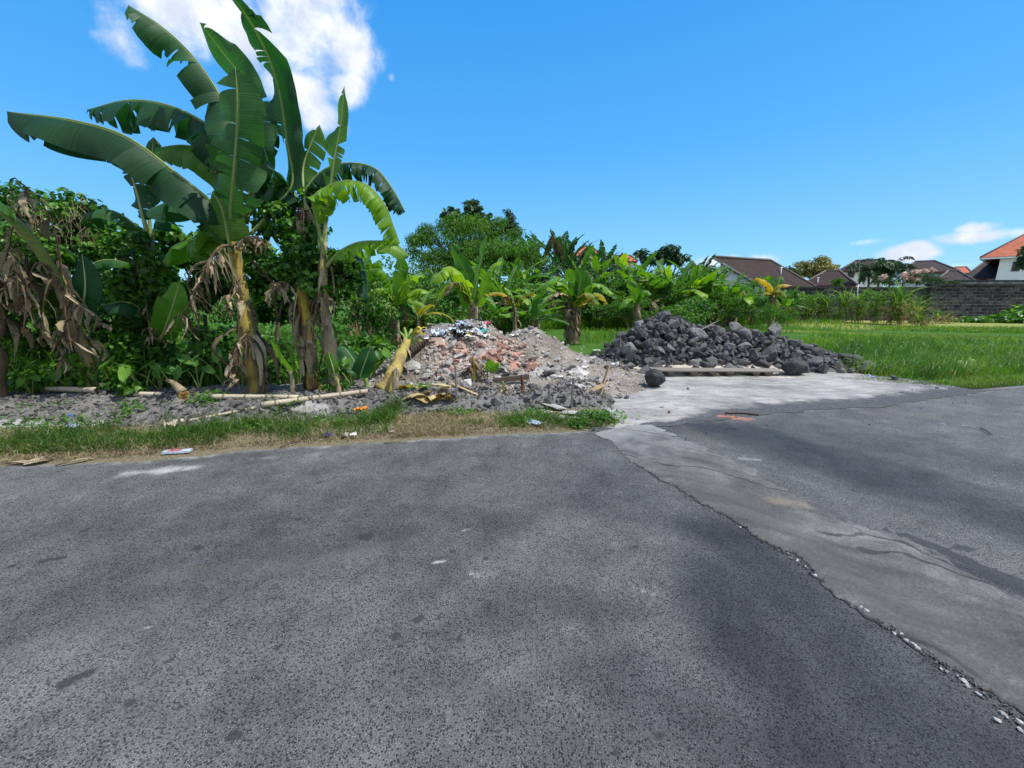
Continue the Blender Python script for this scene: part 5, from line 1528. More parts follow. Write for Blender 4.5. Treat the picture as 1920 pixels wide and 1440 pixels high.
# px, depth, kind, crown-top picture height
for px, py, Y, kind in (
        (700, 500, 16, 'lush'), (660, 505, 14, 'lush'), (770, 505, 19, 'lush'), (800, 525, 17, 'yellow'), (830, 520, 20, 'tall'), (930, 505, 19, 'lush'), (965, 490, 22, 'tall'), (1000, 500, 24, 'lush'),
        (1020, 515, 20, 'yellow'), (1045, 490, 25, 'tall'), (1090, 495, 24, 'lush'), (1115, 515, 22, 'lush'), (1140, 495, 26, 'tall'), (1160, 520, 22, 'lush'), (1185, 505, 25, 'tall'), (1210, 515, 23, 'yellow'),
        (1230, 500, 26, 'lush'), (1255, 500, 25, 'tall'), (1275, 505, 23, 'lush'), (1300, 500, 25, 'tall'), (1325, 520, 24, 'yellow'), (1350, 515, 26, 'tall'), (1375, 525, 24, 'lush'), (1400, 525, 27, 'lush'), (1010, 545, 17, 'lush'), (930, 560, 15, 'lush'),
        (860, 545, 16, 'lush'), (780, 555, 13.5, 'yellow'), (1235, 545, 20, 'lush'), (1130, 555, 18, 'lush'), (1290, 540, 21, 'yellow'),
        (690, 520, 18, 'tall'), (745, 500, 22, 'tall'), (815, 510, 21, 'lush'), (950, 520, 18, 'lush'), (985, 512, 21, 'tall'), (1030, 500, 23, 'lush'), (1065, 520, 21, 'lush'), (1100, 510, 20, 'tall'), (1130, 520, 24, 'yellow'), (1150, 530, 20, 'lush'), (1175, 535, 21, 'lush'), (1205, 530, 21, 'tall'),
        (1220, 525, 24, 'lush'), (1245, 520, 22, 'lush'), (1265, 530, 21, 'tall'), (1285, 515, 25, 'yellow'), (1310, 515, 26, 'lush'), (1335, 530, 25, 'lush'), (1385, 540, 25, 'yellow'), (1415, 545, 26, 'lush'), (1480, 545, 27, 'lush'), (1365, 545, 23.5, 'lush'), (1185, 555, 18.5, 'lush'), (1105, 560, 18, 'tall'), (1160, 565, 17.5, 'yellow'), (1000, 575, 15, 'lush'),
        (1010, 445, 31, 'ragged'), (1045, 440, 31, 'ragged'), (1060, 452, 30, 'ragged'), (1075, 455, 33, 'ragged'), (1105, 470, 33, 'ragged'), (1132, 462, 32, 'ragged'), (1150, 480, 32, 'ragged'), (1315, 488, 30, 'ragged'), (985, 455, 33, 'ragged'), (1090, 480, 30, 'tall'), (1165, 480, 31, 'tall'), (1120, 490, 29, 'lush'), (1200, 490, 30, 'tall')):
    if kind != 'ragged' and rnd.random() < .28:
        continue
    if px > 1015:
        Y = max(Y, 23 + (py - 440) / 60)
    g0 = D(px, py, Y)
    hgt = dict(lush=3.1, tall=4.2, yellow=2.6, ragged=4.6)[kind]
    sc = g0.z / hgt
    o = protos[kind] if kind not in used else copy_tree(protos[kind])
    used.add(kind)
    o.location = (g0.x, Y, float(HG(g0.x, Y)))
    o.rotation_euler.z = rnd.uniform(0, 6.28)
    sc = max(sc, .45)
    wide = max(sc, .62) * rnd.uniform(1.0, 1.3)
    o.scale = (wide, wide, sc)


# ------------------------------------------------------------------ leafy crowns
HEART = (np.array([(0, 0, 0), (.42, .18, .06), (.36, .58, .05), (0, 1, -.10), (-.36, .58, .05), (-.42, .18, .06)]), [(0, 1, 2, 3), (0, 3, 4, 5)])
OVAL = (np.array([(0, 0, 0), (.26, .45, .07), (0, 1, -.06), (-.26, .45, .07)]), [(0, 1, 2), (0, 2, 3)])
LANCE = (np.array([(0, 0, 0), (.13, .4, .04), (0, 1, -.16), (-.13, .4, .04)]), [(0, 1, 2), (0, 2, 3)])
BROAD = (np.array([(0, 0, 0), (.34, .22, .08), (.38, .55, .06), (.18, .86, -.02), (0, 1, -.1), (-.18, .86, -.02), (-.38, .55, .06), (-.34, .22, .08)]), [(0, 1, 2, 3, 4), (0, 4, 5, 6, 7)])


def blob_points(blobs, n, rs, shell=.45, lump=.45):
    bl = np.array(blobs, float)
    wts = bl[:, 3] * bl[:, 4] + bl[:, 4] * bl[:, 5] + bl[:, 3] * bl[:, 5]
    k = rs.choice(len(bl), n, p=wts / wts.sum())
    d = rs.normal(0, 1, (n, 3))
    d /= np.linalg.norm(d, axis=1)[:, None]
    az, el = np.arctan2(d[:, 1], d[:, 0]), np.arcsin(d[:, 2])
    ln = vnoise(az * 1.9 + k * 7.3 + 40, el * 2.6 + k * 3.1 + 40)
    ln2 = vnoise(az * 5 + k * 3.3 + 80, el * 6 + k * 5.1 + 80)
    keep = ln2 > .22
    r = (1 - shell * rs.rand(n) ** 1.6) * (1 - lump * .5 + lump * (ln * .65 + ln2 * .5))
    p = bl[k, :3] + d * r[:, None] * bl[k, 3:6]
    return p[keep], d[keep]


def foliage(mb, blobs, n, size, tmpl, rs, shell=.5, lump=.5, up=.5, roll=.5, hang=.6, mi=0, vals=(0, 1), clumps=11):
    # break every mass into many small clumps sitting on its surface
    bl = np.array(blobs, float)
    sub = []
    for q in bl:
        k = clumps
        d = rs.normal(0, 1, (k, 3))
        d /= np.linalg.norm(d, axis=1)[:, None]
        c = q[:3] + d * q[3:6] * rs.uniform(.45, .85, (k, 1))
        sub.append(np.concatenate([c, q[3:6] * rs.uniform(.26, .46, (k, 1)) * np.array([[1.1, 1.1, .8]])], 1))
    p, d = blob_points(np.concatenate(sub) if clumps else bl, n, rs, shell, lump)
    N = len(p)
    nrm = d * .7 + rs.normal(0, .45, (N, 3)) + np.array([0, 0, up])
    Rm = frames(nrm, d * .5 + np.array([0, 0, -hang]), rs, roll)
    inst(mb, tmpl[0], tmpl[1], p, Rm, size * rs.uniform(.6, 1.25, N), rs.uniform(vals[0], vals[1], N), mi)


def limb(mb, a, b_, r0, r1, rs, n=7, wob=.08, seg=7, mi=0):
    a, b_ = np.array(tuple(a)), np.array(tuple(b_))
    t = np.linspace(0, 1, n)[:, None]
    L = np.linalg.norm(b_ - a)
    P = a * (1 - t) + b_ * t + np.cumsum(rs.normal(0, wob * L / n, (n, 3)), 0) * t
    mb.tube(P, np.linspace(r0, r1, n), seg, True, .5, mi)
    return P


def tree(name, label, base, blobs, n, size, mat, tmpl=OVAL, seed=0, tr=.16, cat='tree', group=None, wood='bark', **kw):
    rs = np.random.RandomState(seed)
    rt = thing(name, label, cat, base, group)
    mb = MB()
    bl = np.array(blobs, float)
    mid = bl[:, :3].mean(0)
    fork = np.array(tuple(base)) * .5 + mid * .5
    limb(mb, tuple(base), fork, tr, tr * .7, rs, 8)
    for q in bl:
        P = limb(mb, fork, q[:3], tr * .6, tr * .2, rs, 7, .15)
        for _ in range(4):
            d = rs.normal(0, 1, 3)
            d /= np.linalg.norm(d)
            limb(mb, P[rs.randint(3, 7)], q[:3] + d * q[3:6] * .8, tr * .18, tr * .05, rs, 5, .12, 5)
    mb.build('trunk' if cat == 'tree' else 'stem', M[wood], rt, True)
    mb = MB()
    foliage(mb, blobs, n, size, tmpl, rs, **kw)
    mb.build('crown' if cat == 'tree' else 'foliage', M[mat], rt)
    return rt


def B(px, py, Y, rpx, rpy, ry=None):
    """leaf mass seen at a picture spot, at its own distance; radii converted to metres"""
    c = D(px, py, Y)
    k = (Y * math.cos(PIT) + (CZ - c.z) * math.sin(PIT)) / F
    return (c.x, c.y, c.z, rpx * k, (ry if ry else rpx * k * .8), rpy * k)


def gz(px, py, Y):
    p = D(px, py, Y)
    return (p.x, p.y, float(HG(p.x, p.y)))


# vine thicket on the left
tree('vine_thicket', 'dark thicket smothered in small leaved vines at the left edge', gz(70, 700, 7.6),
     [B(-260, 470, 7.6, 190, 150), B(-60, 470, 7.8, 150, 140), B(30, 400, 7.7, 75, 62), B(95, 385, 7.5, 60, 34), B(150, 402, 7.4, 50, 34), B(90, 455, 7.6, 105, 85), B(170, 460, 7.8, 85, 82), B(215, 500, 7.6, 80, 90), B(80, 580, 7.7, 125, 105), B(205, 610, 7.7, 90, 95), B(120, 680, 7.4, 120, 50), B(50, 650, 6.6, 46, 66), B(100, 600, 6.5, 30, 44), B(235, 670, 6.5, 40, 50), B(30, 450, 6.0, 26, 40), B(105, 470, 6.2, 24, 34), B(75, 700, 6.4, 60, 30), B(66, 560, 5.75, 26, 44), B(20, 620, 5.7, 26, 50), B(150, 640, 6.0, 24, 40)],
     32000, .092, 'vine', HEART, 401, .09, 'thicket', None, 'vinewood', shell=.6, lump=.6)
tree('vine_bush', 'mound of sunlit heart leaved vine between the thicket and the tallest banana plant', gz(270, 690, 7.2),
     [B(265, 490, 6.8, 46, 52), B(245, 545, 6.8, 50, 56), B(288, 560, 6.75, 34, 52), B(290, 500, 6.75, 26, 50), B(275, 635, 6.8, 50, 56)], 6200, .095, 'weed', HEART, 402, .06, 'thicket', None, 'vinewood', shell=.5, lump=.5)
tree('climbing_vine', 'dense leafy vine wrapping the top of the reddish banana trunk', gz(575, 740, 6.15),
     [B(560, 420, 6.2, 62, 46), B(520, 410, 6.4, 44, 36), B(585, 470, 6.1, 58, 52), B(545, 490, 6.2, 45, 42), B(620, 500, 6.0, 44, 40), B(648, 512, 6.1, 36, 34), B(598, 530, 6.0, 40, 28), B(585, 385, 6.2, 34, 40), B(470, 470, 6.3, 30, 30)],
     7600, .075, 'vine', HEART, 403, .05, 'vine', None, 'vinewood', shell=.55, lump=.55)
tree('climbing_vine', 'few round leaved creeper stems climbing the foot of the leaning left banana', gz(160, 742, 5.8),
     [B(146, 690, 5.75, 10, 42), B(172, 700, 5.8, 16, 28), B(205, 715, 5.75, 26, 22), B(240, 725, 5.7, 30, 14)], 330, .075, 'weed', HEART, 404, .008, 'vine', None, 'vinewood')
tree('weed_bush', 'small fine leaved weed growing at the foot of the pale banana trunk', gz(615, 738, 5.75), [B(612, 715, 5.75, 18, 24), B(600, 700, 5.9, 14, 22), B(640, 722, 5.8, 14, 14)], 700, .05, 'weed', OVAL, 405, .008, 'weed', None, 'vinewood')
# hanging dead twigs over the thicket top
rs = np.random.RandomState(9)
mb = MB()
for k in range(70):
    a = D(rs.uniform(10, 170), rs.uniform(368, 405) + 0, 7.0 + rs.uniform(-.2, .5))
    q = np.array(tuple(a))
    P = [q]
    for i in range(5):
        q = q + np.array([rs.normal(0, .05), rs.normal(0, .05), -rs.uniform(.05, .17)])
        P.append(q)
    mb.tube(P, np.linspace(.006, .003, 6), 4, False)
tag(mb.build('dead_twigs', M['husk'], None), None, None, None, 'stuff')

# bushes behind the clump ------------------------------------------------------------------------------------
BUSH = [
    ('mid green bush behind the vine wrapped banana', gz(560, 640, 10), [B(560, 560, 10, 70, 50), B(610, 540, 10.5, 60, 50), B(510, 570, 10, 60, 45)], 3600, .13, 'weed', HEART),
    ('leafy bush filling the gap between the tallest and the reddish banana trunks', gz(510, 620, 9), [B(505, 505, 9, 40, 50), B(540, 520, 9.2, 40, 36)], 2000, .12, 'vine', HEART),
    ('dark bush in shade left of the tallest banana trunk', gz(380, 650, 8.8), [B(370, 520, 8.8, 60, 60), B(400, 470, 9.5, 50, 60), B(430, 520, 9.2, 40, 40), B(425, 435, 8.6, 38, 46), B(325, 450, 8.4, 36, 40)], 5200, .12, 'vine', HEART),
    ('dark leaved bush right of the pale trunk', gz(690, 640, 9.5), [B(665, 560, 9.5, 40, 62), B(700, 580, 9.8, 40, 50), B(720, 610, 10, 36, 40)], 2600, .09, 'vine', OVAL),
    ('bright broad leaved weeds right of the clump', gz(690, 680, 8.6), [B(675, 645, 8.6, 45, 30), B(715, 660, 8.4, 36, 26), B(640, 655, 8.6, 34, 26)], 2000, .13, 'weed', BROAD),
    ('bushy hedge plant behind the bright banana plant', gz(720, 590, 15), [B(690, 535, 15, 60, 50), B(745, 520, 16, 55, 48), B(790, 545, 15, 50, 45)], 3400, .16, 'tree', OVAL),
    ('low dark green bush behind the top of the rubble heap', gz(850, 615, 14), [B(840, 590, 14, 50, 26), B(900, 592, 14.5, 46, 26), B(955, 600, 15, 44, 22)], 3000, .13, 'weed', OVAL),
    ('rounded bush behind the tall left end of the rock heap', gz(1275, 615, 19), [B(1262, 590, 19, 44, 26), B(1300, 585, 20, 46, 30), B(1225, 598, 19, 30, 20)], 3400, .14, 'weed', OVAL),
    ('dark bush at the foot of the stone wall at the right edge', gz(1870, 605, 29), [B(1850, 598, 29, 52, 24), B(1900, 592, 29.3, 46, 26), B(1940, 600, 29, 40, 24), B(1810, 604, 29, 30, 14)], 5200, .22, 'vine', HEART),
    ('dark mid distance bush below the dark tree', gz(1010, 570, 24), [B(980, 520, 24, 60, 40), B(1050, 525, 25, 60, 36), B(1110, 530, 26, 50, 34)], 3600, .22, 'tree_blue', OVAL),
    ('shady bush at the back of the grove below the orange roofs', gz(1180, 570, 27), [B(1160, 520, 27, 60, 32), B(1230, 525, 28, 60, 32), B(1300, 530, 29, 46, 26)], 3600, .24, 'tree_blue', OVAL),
    ('vine covered weeds filling the gap left of the tallest trunk', gz(400, 735, 6.7), [B(395, 640, 6.9, 40, 40), B(360, 680, 6.7, 46, 34), B(430, 690, 6.7, 26, 30)], 2000, .085, 'vine', HEART),
    ('bright weeds between the tallest and the reddish trunks', gz(530, 735, 6.8), [B(525, 660, 6.9, 36, 34), B(510, 700, 6.7, 30, 24)], 1300, .08, 'weed', OVAL),
    ('dense bush beyond the left border', gz(-330, 730, 7), [B(-330, 560, 7.2, 150, 130), B(-470, 520, 7.4, 140, 150), B(-300, 670, 6.8, 160, 60)], 6500, .12, 'vine', HEART),
    ('low shrub hiding the foot of the yellowing banana plant', gz(1452, 603, 22), [B(1440, 585, 22, 30, 18), B(1475, 588, 22, 28, 16)], 1600, .16, 'weed', LANCE),
    ('yellow green shrub thicket right of the rounded bush', gz(1345, 605, 23), [B(1345, 570, 23, 36, 24), B(1385, 575, 23, 34, 22), B(1420, 580, 23.5, 30, 18)], 2800, .18, 'weed', LANCE),
    ('light shrub thicket left of the rounded bush', gz(1180, 608, 21.5), [B(1170, 575, 21.5, 34, 24), B(1205, 570, 21.5, 34, 28), B(1130, 582, 21.5, 30, 20)], 2800, .17, 'tree', LANCE),
    ('distant bush seen between the leaning banana and the tallest one', gz(330, 620, 13), [B(300, 565, 13, 70, 45), B(380, 570, 13.5, 60, 40), B(220, 570, 13, 60, 46)], 3400, .15, 'weed', OVAL),
    ('distant bush seen between the trunks of the clump', gz(500, 620, 13), [B(470, 570, 13, 60, 40), B(550, 572, 13.5, 60, 40), B(620, 575, 13, 50, 40)], 3600, .15, 'tree', OVAL),
    ('low leafy weeds in shade at the foot of the left thicket', gz(90, 735, 6.3), [B(60, 705, 6.3, 70, 26), B(150, 700, 6.4, 60, 28), B(235, 705, 6.3, 46, 24), B(-60, 690, 6.3, 70, 40)], 2600, .10, 'vine', BROAD),
    ('light green shrub among the bananas behind the left of the heap', gz(800, 600, 18), [B(800, 545, 18, 50, 40), B(760, 565, 17, 40, 34), B(845, 560, 18, 36, 34)], 3000, .17, 'tree', OVAL),
    ('mixed green shrub below the large rounded tree', gz(930, 600, 19), [B(930, 545, 19, 60, 40), B(985, 555, 19, 46, 34)], 3000, .18, 'weed', OVAL),
    ('light green shrub right of the squat banana plant', gz(1125, 600, 23), [B(1125, 550, 23, 50, 36), B(1165, 565, 22.5, 40, 30), B(1090, 565, 23, 40, 32)], 3400, .2, 'tree', OVAL),
    ('yellowish green shrub behind the peak of the rock heap', gz(1235, 595, 24), [B(1235, 545, 24, 46, 34), B(1275, 548, 24, 40, 32), B(1205, 560, 23.5, 30, 30)], 3200, .2, 'weed', LANCE),
    ('tall weedy shrub at the right end of the grove', gz(1330, 595, 25), [B(1325, 555, 25, 44, 34), B(1300, 530, 26, 40, 34)], 2600, .2, 'tree', LANCE),
    ('green shrub in front of the pale gable wall', gz(1370, 580, 30), [B(1348, 528, 30, 34, 34), B(1388, 540, 30, 38, 30), B(1425, 556, 29, 42, 24), B(1475, 560, 28, 36, 20)], 3600, .22, 'weed', OVAL),
]
for k, (lb, bs, bl, n, sz, mt, tm) in enumerate(BUSH):
    tree('bush', lb, bs, bl, n, sz, mt, tm, 420 + k, .05, 'bush', None, 'vinewood', shell=.6, lump=.6)

# trees --------------------------------------------------------------------------------------------------------
tree('tree', 'large rounded green tree rising behind the banana plants', gz(880, 590, 24),
     [B(870, 450, 24, 75, 52), B(800, 465, 24, 42, 36), B(940, 460, 24.5, 62, 46), B(900, 490, 23, 90, 40), B(830, 500, 23, 60, 36), B(990, 480, 24.5, 36, 38), B(800, 440, 24.5, 26, 24), B(850, 425, 24.5, 40, 22), B(930, 430, 25, 36, 26)], 34000, .21, 'tree', LANCE, 451, .26, shell=.6, lump=.5, clumps=16)
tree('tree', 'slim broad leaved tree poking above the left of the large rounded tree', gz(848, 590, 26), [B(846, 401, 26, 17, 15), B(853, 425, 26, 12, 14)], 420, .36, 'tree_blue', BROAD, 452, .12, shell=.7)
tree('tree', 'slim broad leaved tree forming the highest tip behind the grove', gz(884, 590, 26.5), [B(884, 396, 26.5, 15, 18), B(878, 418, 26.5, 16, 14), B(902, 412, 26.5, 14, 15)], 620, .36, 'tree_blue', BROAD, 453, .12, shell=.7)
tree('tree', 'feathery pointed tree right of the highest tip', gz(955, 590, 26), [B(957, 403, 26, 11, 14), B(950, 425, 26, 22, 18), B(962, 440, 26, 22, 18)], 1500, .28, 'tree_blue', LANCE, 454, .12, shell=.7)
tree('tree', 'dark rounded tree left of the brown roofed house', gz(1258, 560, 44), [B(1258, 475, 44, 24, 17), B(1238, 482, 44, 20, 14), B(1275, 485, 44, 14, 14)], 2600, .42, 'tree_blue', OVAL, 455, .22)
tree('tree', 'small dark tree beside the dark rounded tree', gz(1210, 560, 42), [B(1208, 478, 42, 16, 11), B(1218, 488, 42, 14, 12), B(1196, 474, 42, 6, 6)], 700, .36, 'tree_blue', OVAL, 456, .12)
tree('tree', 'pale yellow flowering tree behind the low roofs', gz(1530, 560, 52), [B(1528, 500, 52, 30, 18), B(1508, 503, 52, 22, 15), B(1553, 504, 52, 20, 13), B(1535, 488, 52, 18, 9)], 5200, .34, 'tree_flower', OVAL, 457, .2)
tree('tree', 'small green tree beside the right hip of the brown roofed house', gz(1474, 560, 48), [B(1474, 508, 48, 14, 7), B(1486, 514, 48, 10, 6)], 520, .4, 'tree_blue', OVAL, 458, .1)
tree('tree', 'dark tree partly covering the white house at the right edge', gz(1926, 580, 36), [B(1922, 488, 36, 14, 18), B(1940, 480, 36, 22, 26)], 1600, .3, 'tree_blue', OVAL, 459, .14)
tree('tree', 'bright green shrub with leaves above the stone wall left of the palm', gz(1573, 560, 34), [B(1573, 526, 34, 9, 9)], 260, .3, 'weed', LANCE, 460, .06)
t = tree('flowering_shrub', 'pink flowering shrub overhanging the stone wall', gz(1700, 560, 33), [B(1690, 524, 33, 30, 13), B(1725, 522, 33, 28, 13), B(1660, 524, 33, 18, 11), B(1750, 528, 33, 22, 9), B(1785, 532, 33, 22, 5)], 2600, .24, 'tree_blue', LANCE, 461, .07, 'shrub', None, 'bark')
mb = MB()
rs = np.random.RandomState(31)
for q in ((1696, 515, 9, 6), (1715, 511, 7, 4), (1655, 519, 5, 4), (1718, 523, 5, 3), (1702, 521, 8, 4), (1745, 506, 4, 2), (1731, 508, 3, 2)):
    foliage(mb, [B(q[0], q[1], 32.3, q[2], q[3], .3)], 46, .20, BROAD, rs, hang=0)
mb.build('blossom', M['blossom'], t)

# palm
rs = np.random.RandomState(33)
pb = gz(1655, 560, 42)
palm = thing('palm_tree', 'dark feathery palm standing in front of the brown roofs', 'palm tree', pb)
mbt, mbf = MB(), MB()
for px, py in ((1652, 500), (1675, 502), (1630, 508)):
    top = np.array(tuple(D(px, py, 42)))
    limb(mbt, (pb[0] + (top[0] - pb[0]) * .7, pb[1], pb[2]), top, .12, .09, rs, 8, .03)
    for k in range(17):
        az, el = k * 2.4 + rs.rand(), R(rs.uniform(5, 75))
        p, P = top.copy(), [top.copy()]
        for i in range(9):
            e = el - R(120) * (i / 9) ** 1.3
            p = p + .23 * np.array([math.cos(az) * math.cos(e), math.sin(az) * math.cos(e), math.sin(e)])
            P.append(p)
        P = np.array(P)
        T = np.gradient(P, axis=0)
        mbt.tube(P, np.linspace(.02, .006, 10), 4, False)
        for sg in (1, -1):
            s_ = np.array([-math.sin(az), math.cos(az), 0]) * sg
            q = np.repeat(P[1:], 4, 0) + rs.normal(0, .03, (36, 3))
            d = s_ * .8 + np.repeat(T[1:] / np.linalg.norm(T[1:], axis=1)[:, None], 4, 0) * .5 + np.array([0, 0, -.55])
            Rm = frames(np.cross(d, np.array([0, 0, 1.])) + rs.normal(0, .3, (36, 3)), d, rs, .1)
            inst(mbf, LANCE[0] * np.array([.5, 1, 1]), LANCE[1], q, Rm, rs.uniform(.4, .6, 36), rs.rand(36))
mbt.build('trunk', M['bark'], palm, True)
mbf.build('frond', M['tree_blue'], palm)


# ------------------------------------------------------------------ grasses
def Gv(px, py):
    px, py = np.asarray(px, float), np.asarray(py, float)
    x, u = (px - 960) / F, (720 - py) / F
    ry_, rz_ = math.cos(PIT) + u * math.sin(PIT), -math.sin(PIT) + u * math.cos(PIT)
    z = 0 * px
    for _ in range(4):
        t = (z - CZ) / rz_
        z = HG(x * t, ry_ * t)
    t = (z - CZ) / rz_
    return np.stack([x * t, ry_ * t, z], 1)


def spread(rs, n, poly):
    """random ground points whose picture spots fill a polygon of pixels"""
    P = np.array(poly, float)
    lo, hi = P.min(0), P.max(0)
    px, py = rs.uniform(lo[0], hi[0], n * 3), rs.uniform(lo[1], hi[1], n * 3)
    ins = np.zeros(len(px), bool)
    for (x1, y1), (x2, y2) in zip(P, np.roll(P, -1, 0)):
        c = ((y1 > py) != (y2 > py)) & (px < (x2 - x1) * (py - y1) / (y2 - y1 + 1e-9) + x1)
        ins ^= c
    px, py = px[ins][:n], py[ins][:n]
    return Gv(px, py), px, py


def stuff(mb, name, mats):
    return tag(mb.build(name, mats, None), None, None, None, 'stuff')


rs = np.random.RandomState(51)
# road verge: green in the middle, straw at the tarmac edge and on the worn patch
mb = MB()
P, px, py = spread(rs, 17500, [(-700, 862), (-500, 850), (-120, 822), (120, 806), (300, 792), (480, 786), (620, 782), (760, 768), (900, 772), (1030, 785), (1080, 792), (1160, 792), (1150, 803), (960, 812), (700, 824), (450, 840), (230, 858), (-120, 878), (-500, 905), (-700, 915)])
cl = fbm(P[:, 0] * 2.3, P[:, 1] * 2.3, 3)
worn = ((px > 735) & (px < 935) & (cl > .40)) | (py > np.interp(px, [0, 230, 450, 700, 950, 1130], [856, 849, 831, 817, 807, 801]) + 1)
k = ~worn & (cl > .36) & (rs.rand(len(P)) < sstep(.34, .52, cl) * .8 + .2)
n = k.sum()
blades(mb, P[k], rs.gamma(3, .035, n) * (.5 + cl[k] * 1.4), rs.uniform(.004, .009, n), rs.uniform(0, 6.3, n), rs.uniform(.3, 1.3, n), rs)
n = 3600
P2, _, _ = spread(rs, n, [(690, 800), (700, 770), (745, 765), (760, 800)])
# tufts
for cx, cy, m_, h_ in ((715, 795, 420, .24), (740, 780, 300, .22), (690, 800, 240, .18), (400, 815, 260, .2), (470, 805, 240, .2), (350, 822, 260, .18), (560, 812, 200, .16), (640, 805, 220, .17), (300, 830, 200, .15),
                       (230, 825, 160, .15), (880, 800, 160, .1), (960, 796, 240, .13), (1010, 792, 260, .14), (1045, 792, 200, .12), (130, 825, 120, .13), (60, 832, 120, .12), (20, 838, 120, .12), (520, 790, 120, .14), (200, 812, 90, .15)):
    c = G(cx, cy)
    q = np.stack([rs.normal(c.x, .11, m_), rs.normal(c.y, .07, m_), np.zeros(m_)], 1)
    q[:, 2] = HG(q[:, 0], q[:, 1])
    blades(mb, q, rs.uniform(.5, 1.15, m_) * h_, rs.uniform(.004, .009, m_), rs.uniform(0, 6.3, m_), rs.uniform(.3, 1.2, m_), rs)
Q_, _, _ = spread(rs, 2600, [(-120, 800), (60, 770), (330, 768), (520, 768), (700, 760), (760, 762), (620, 782), (480, 786), (300, 792), (120, 806)])
Q_ = Q_[fbm(Q_[:, 0] * 1.6, Q_[:, 1] * 1.6, 3) > .46]
n = len(Q_)
blades(mb, Q_, rs.gamma(3, .035, n), rs.uniform(.004, .009, n), rs.uniform(0, 6.3, n), rs.uniform(.3, 1.4, n), rs)
stuff(mb, 'verge_grass', M['grass'])
mb = MB()
n = worn.sum()
blades(mb, P[worn], rs.uniform(.03, .09, n), rs.uniform(.003, .007, n), rs.uniform(0, 6.3, n), rs.uniform(.6, 1.7, n), rs)
k = rs.rand(len(P)) < .34
n = k.sum()
blades(mb, P[k] + np.array([0, 0, .005]), rs.uniform(.05, .14, n), rs.uniform(.003, .007, n), rs.uniform(0, 6.3, n), rs.uniform(.8, 1.8, n), rs)
P3, _, _ = spread(rs, 3600, [(735, 785), (800, 772), (900, 776), (930, 800), (860, 815), (740, 822)])
n = len(P3)
blades(mb, P3, rs.uniform(.04, .11, n), rs.uniform(.003, .006, n), rs.uniform(0, 6.3, n), rs.uniform(.6, 1.7, n), rs)
stuff(mb, 'dry_verge_grass', M['drygrass'])

# weeds scattered on the bank and verge: small leaves close to the ground
mb = MB()
P, px, py = spread(rs, 3200, [(0, 812), (40, 760), (330, 758), (330, 775), (500, 778), (700, 768), (800, 770), (1090, 786), (1150, 796), (1000, 800), (760, 805), (480, 815), (300, 820)])
cl = fbm(P[:, 0] * 1.8 + 9, P[:, 1] * 1.8, 3)
P = P[cl > .47]
N = len(P)
P[:, 2] += rs.uniform(.01, .09, N)
inst(mb, OVAL[0], OVAL[1], P, frames(rs.normal(0, .5, (N, 3)) + np.array([0, 0, 1]), rs.normal(0, 1, (N, 3)), rs), rs.uniform(.03, .07, N), rs.uniform(.2, 1, N))
for cx, cy, m_, sp, hh in ((1130, 790, 420, .13, .12), (1085, 800, 200, .12, .07), (1000, 782, 120, .1, .08), (420, 778, 120, .1, .1), (240, 790, 90, .1, .1), (390, 785, 120, .1, .09), (870, 782, 140, .12, .07), (790, 765, 100, .08, .1)):
    c = G(cx, cy)
    q = np.stack([rs.normal(c.x, sp, m_), rs.normal(c.y, sp * .6, m_), rs.uniform(.0, 1, m_) * hh], 1)
    q[:, 2] += HG(q[:, 0], q[:, 1])
    inst(mb, OVAL[0], OVAL[1], q, frames(rs.normal(0, .5, (m_, 3)) + np.array([0, 0, 1]), rs.normal(0, 1, (m_, 3)), rs), rs.uniform(.035, .075, m_), rs.uniform(.3, 1, m_))
stuff(mb, 'low_weeds', M['weed'])

# undergrowth below the bananas
mb = MB()
P, px, py = spread(rs, 9500, [(-150, 730), (-150, 640), (300, 600), (730, 610), (735, 690), (690, 716), (200, 735)])
n = len(P)
blades(mb, P, rs.uniform(.3, 1.0, n), rs.uniform(.010, .022, n), rs.uniform(0, 6.3, n), rs.uniform(.3, 1.3, n), rs)
stuff(mb, 'undergrowth_grass', M['lush'])
mb = MB()
P, px, py = spread(rs, 3600, [(-150, 725), (-150, 640), (300, 610), (740, 620), (740, 690), (690, 706), (200, 725)])
N = len(P)
P[:, 2] += rs.uniform(.08, .5, N)
inst(mb, BROAD[0], BROAD[1], P, frames(rs.normal(0, .45, (N, 3)) + np.array([0, -.2, 1]), rs.normal(0, 1, (N, 3)), rs), rs.uniform(.07, .2, N), rs.uniform(.1, 1, N))
stuff(mb, 'undergrowth_weeds', M['weed'])

# weeds and tall grass filling the ground under the grove
mb = MB()
P, px, py = spread(rs, 7000, [(690, 612), (760, 600), (1060, 592), (1450, 586), (1450, 599), (1240, 608), (1060, 617), (1000, 626), (690, 640)])
n = len(P)
blades(mb, P, rs.uniform(.7, 1.9, n) * np.clip(P[:, 1] / 20, .6, 1.3), rs.uniform(.02, .045, n), rs.uniform(0, 6.3, n), rs.uniform(.3, 1.4, n), rs)
stuff(mb, 'grove_grass', M['lush'])
mb = MB()
P, px, py = spread(rs, 9000, [(690, 612), (760, 600), (1060, 592), (1450, 586), (1450, 596), (1240, 600), (1060, 606), (1000, 620), (690, 640)])
N = len(P)
P[:, 2] += rs.uniform(.1, 1.9, N) * (fbm(P[:, 0] * .5, P[:, 1] * .5, 2) * 1.5)
inst(mb, OVAL[0], OVAL[1], P, frames(rs.normal(0, .5, (N, 3)) + np.array([0, -.3, 1]), rs.normal(0, 1, (N, 3)), rs), rs.uniform(.16, .42, N), rs.uniform(0, 1, N))
stuff(mb, 'grove_weeds', M['weed'])

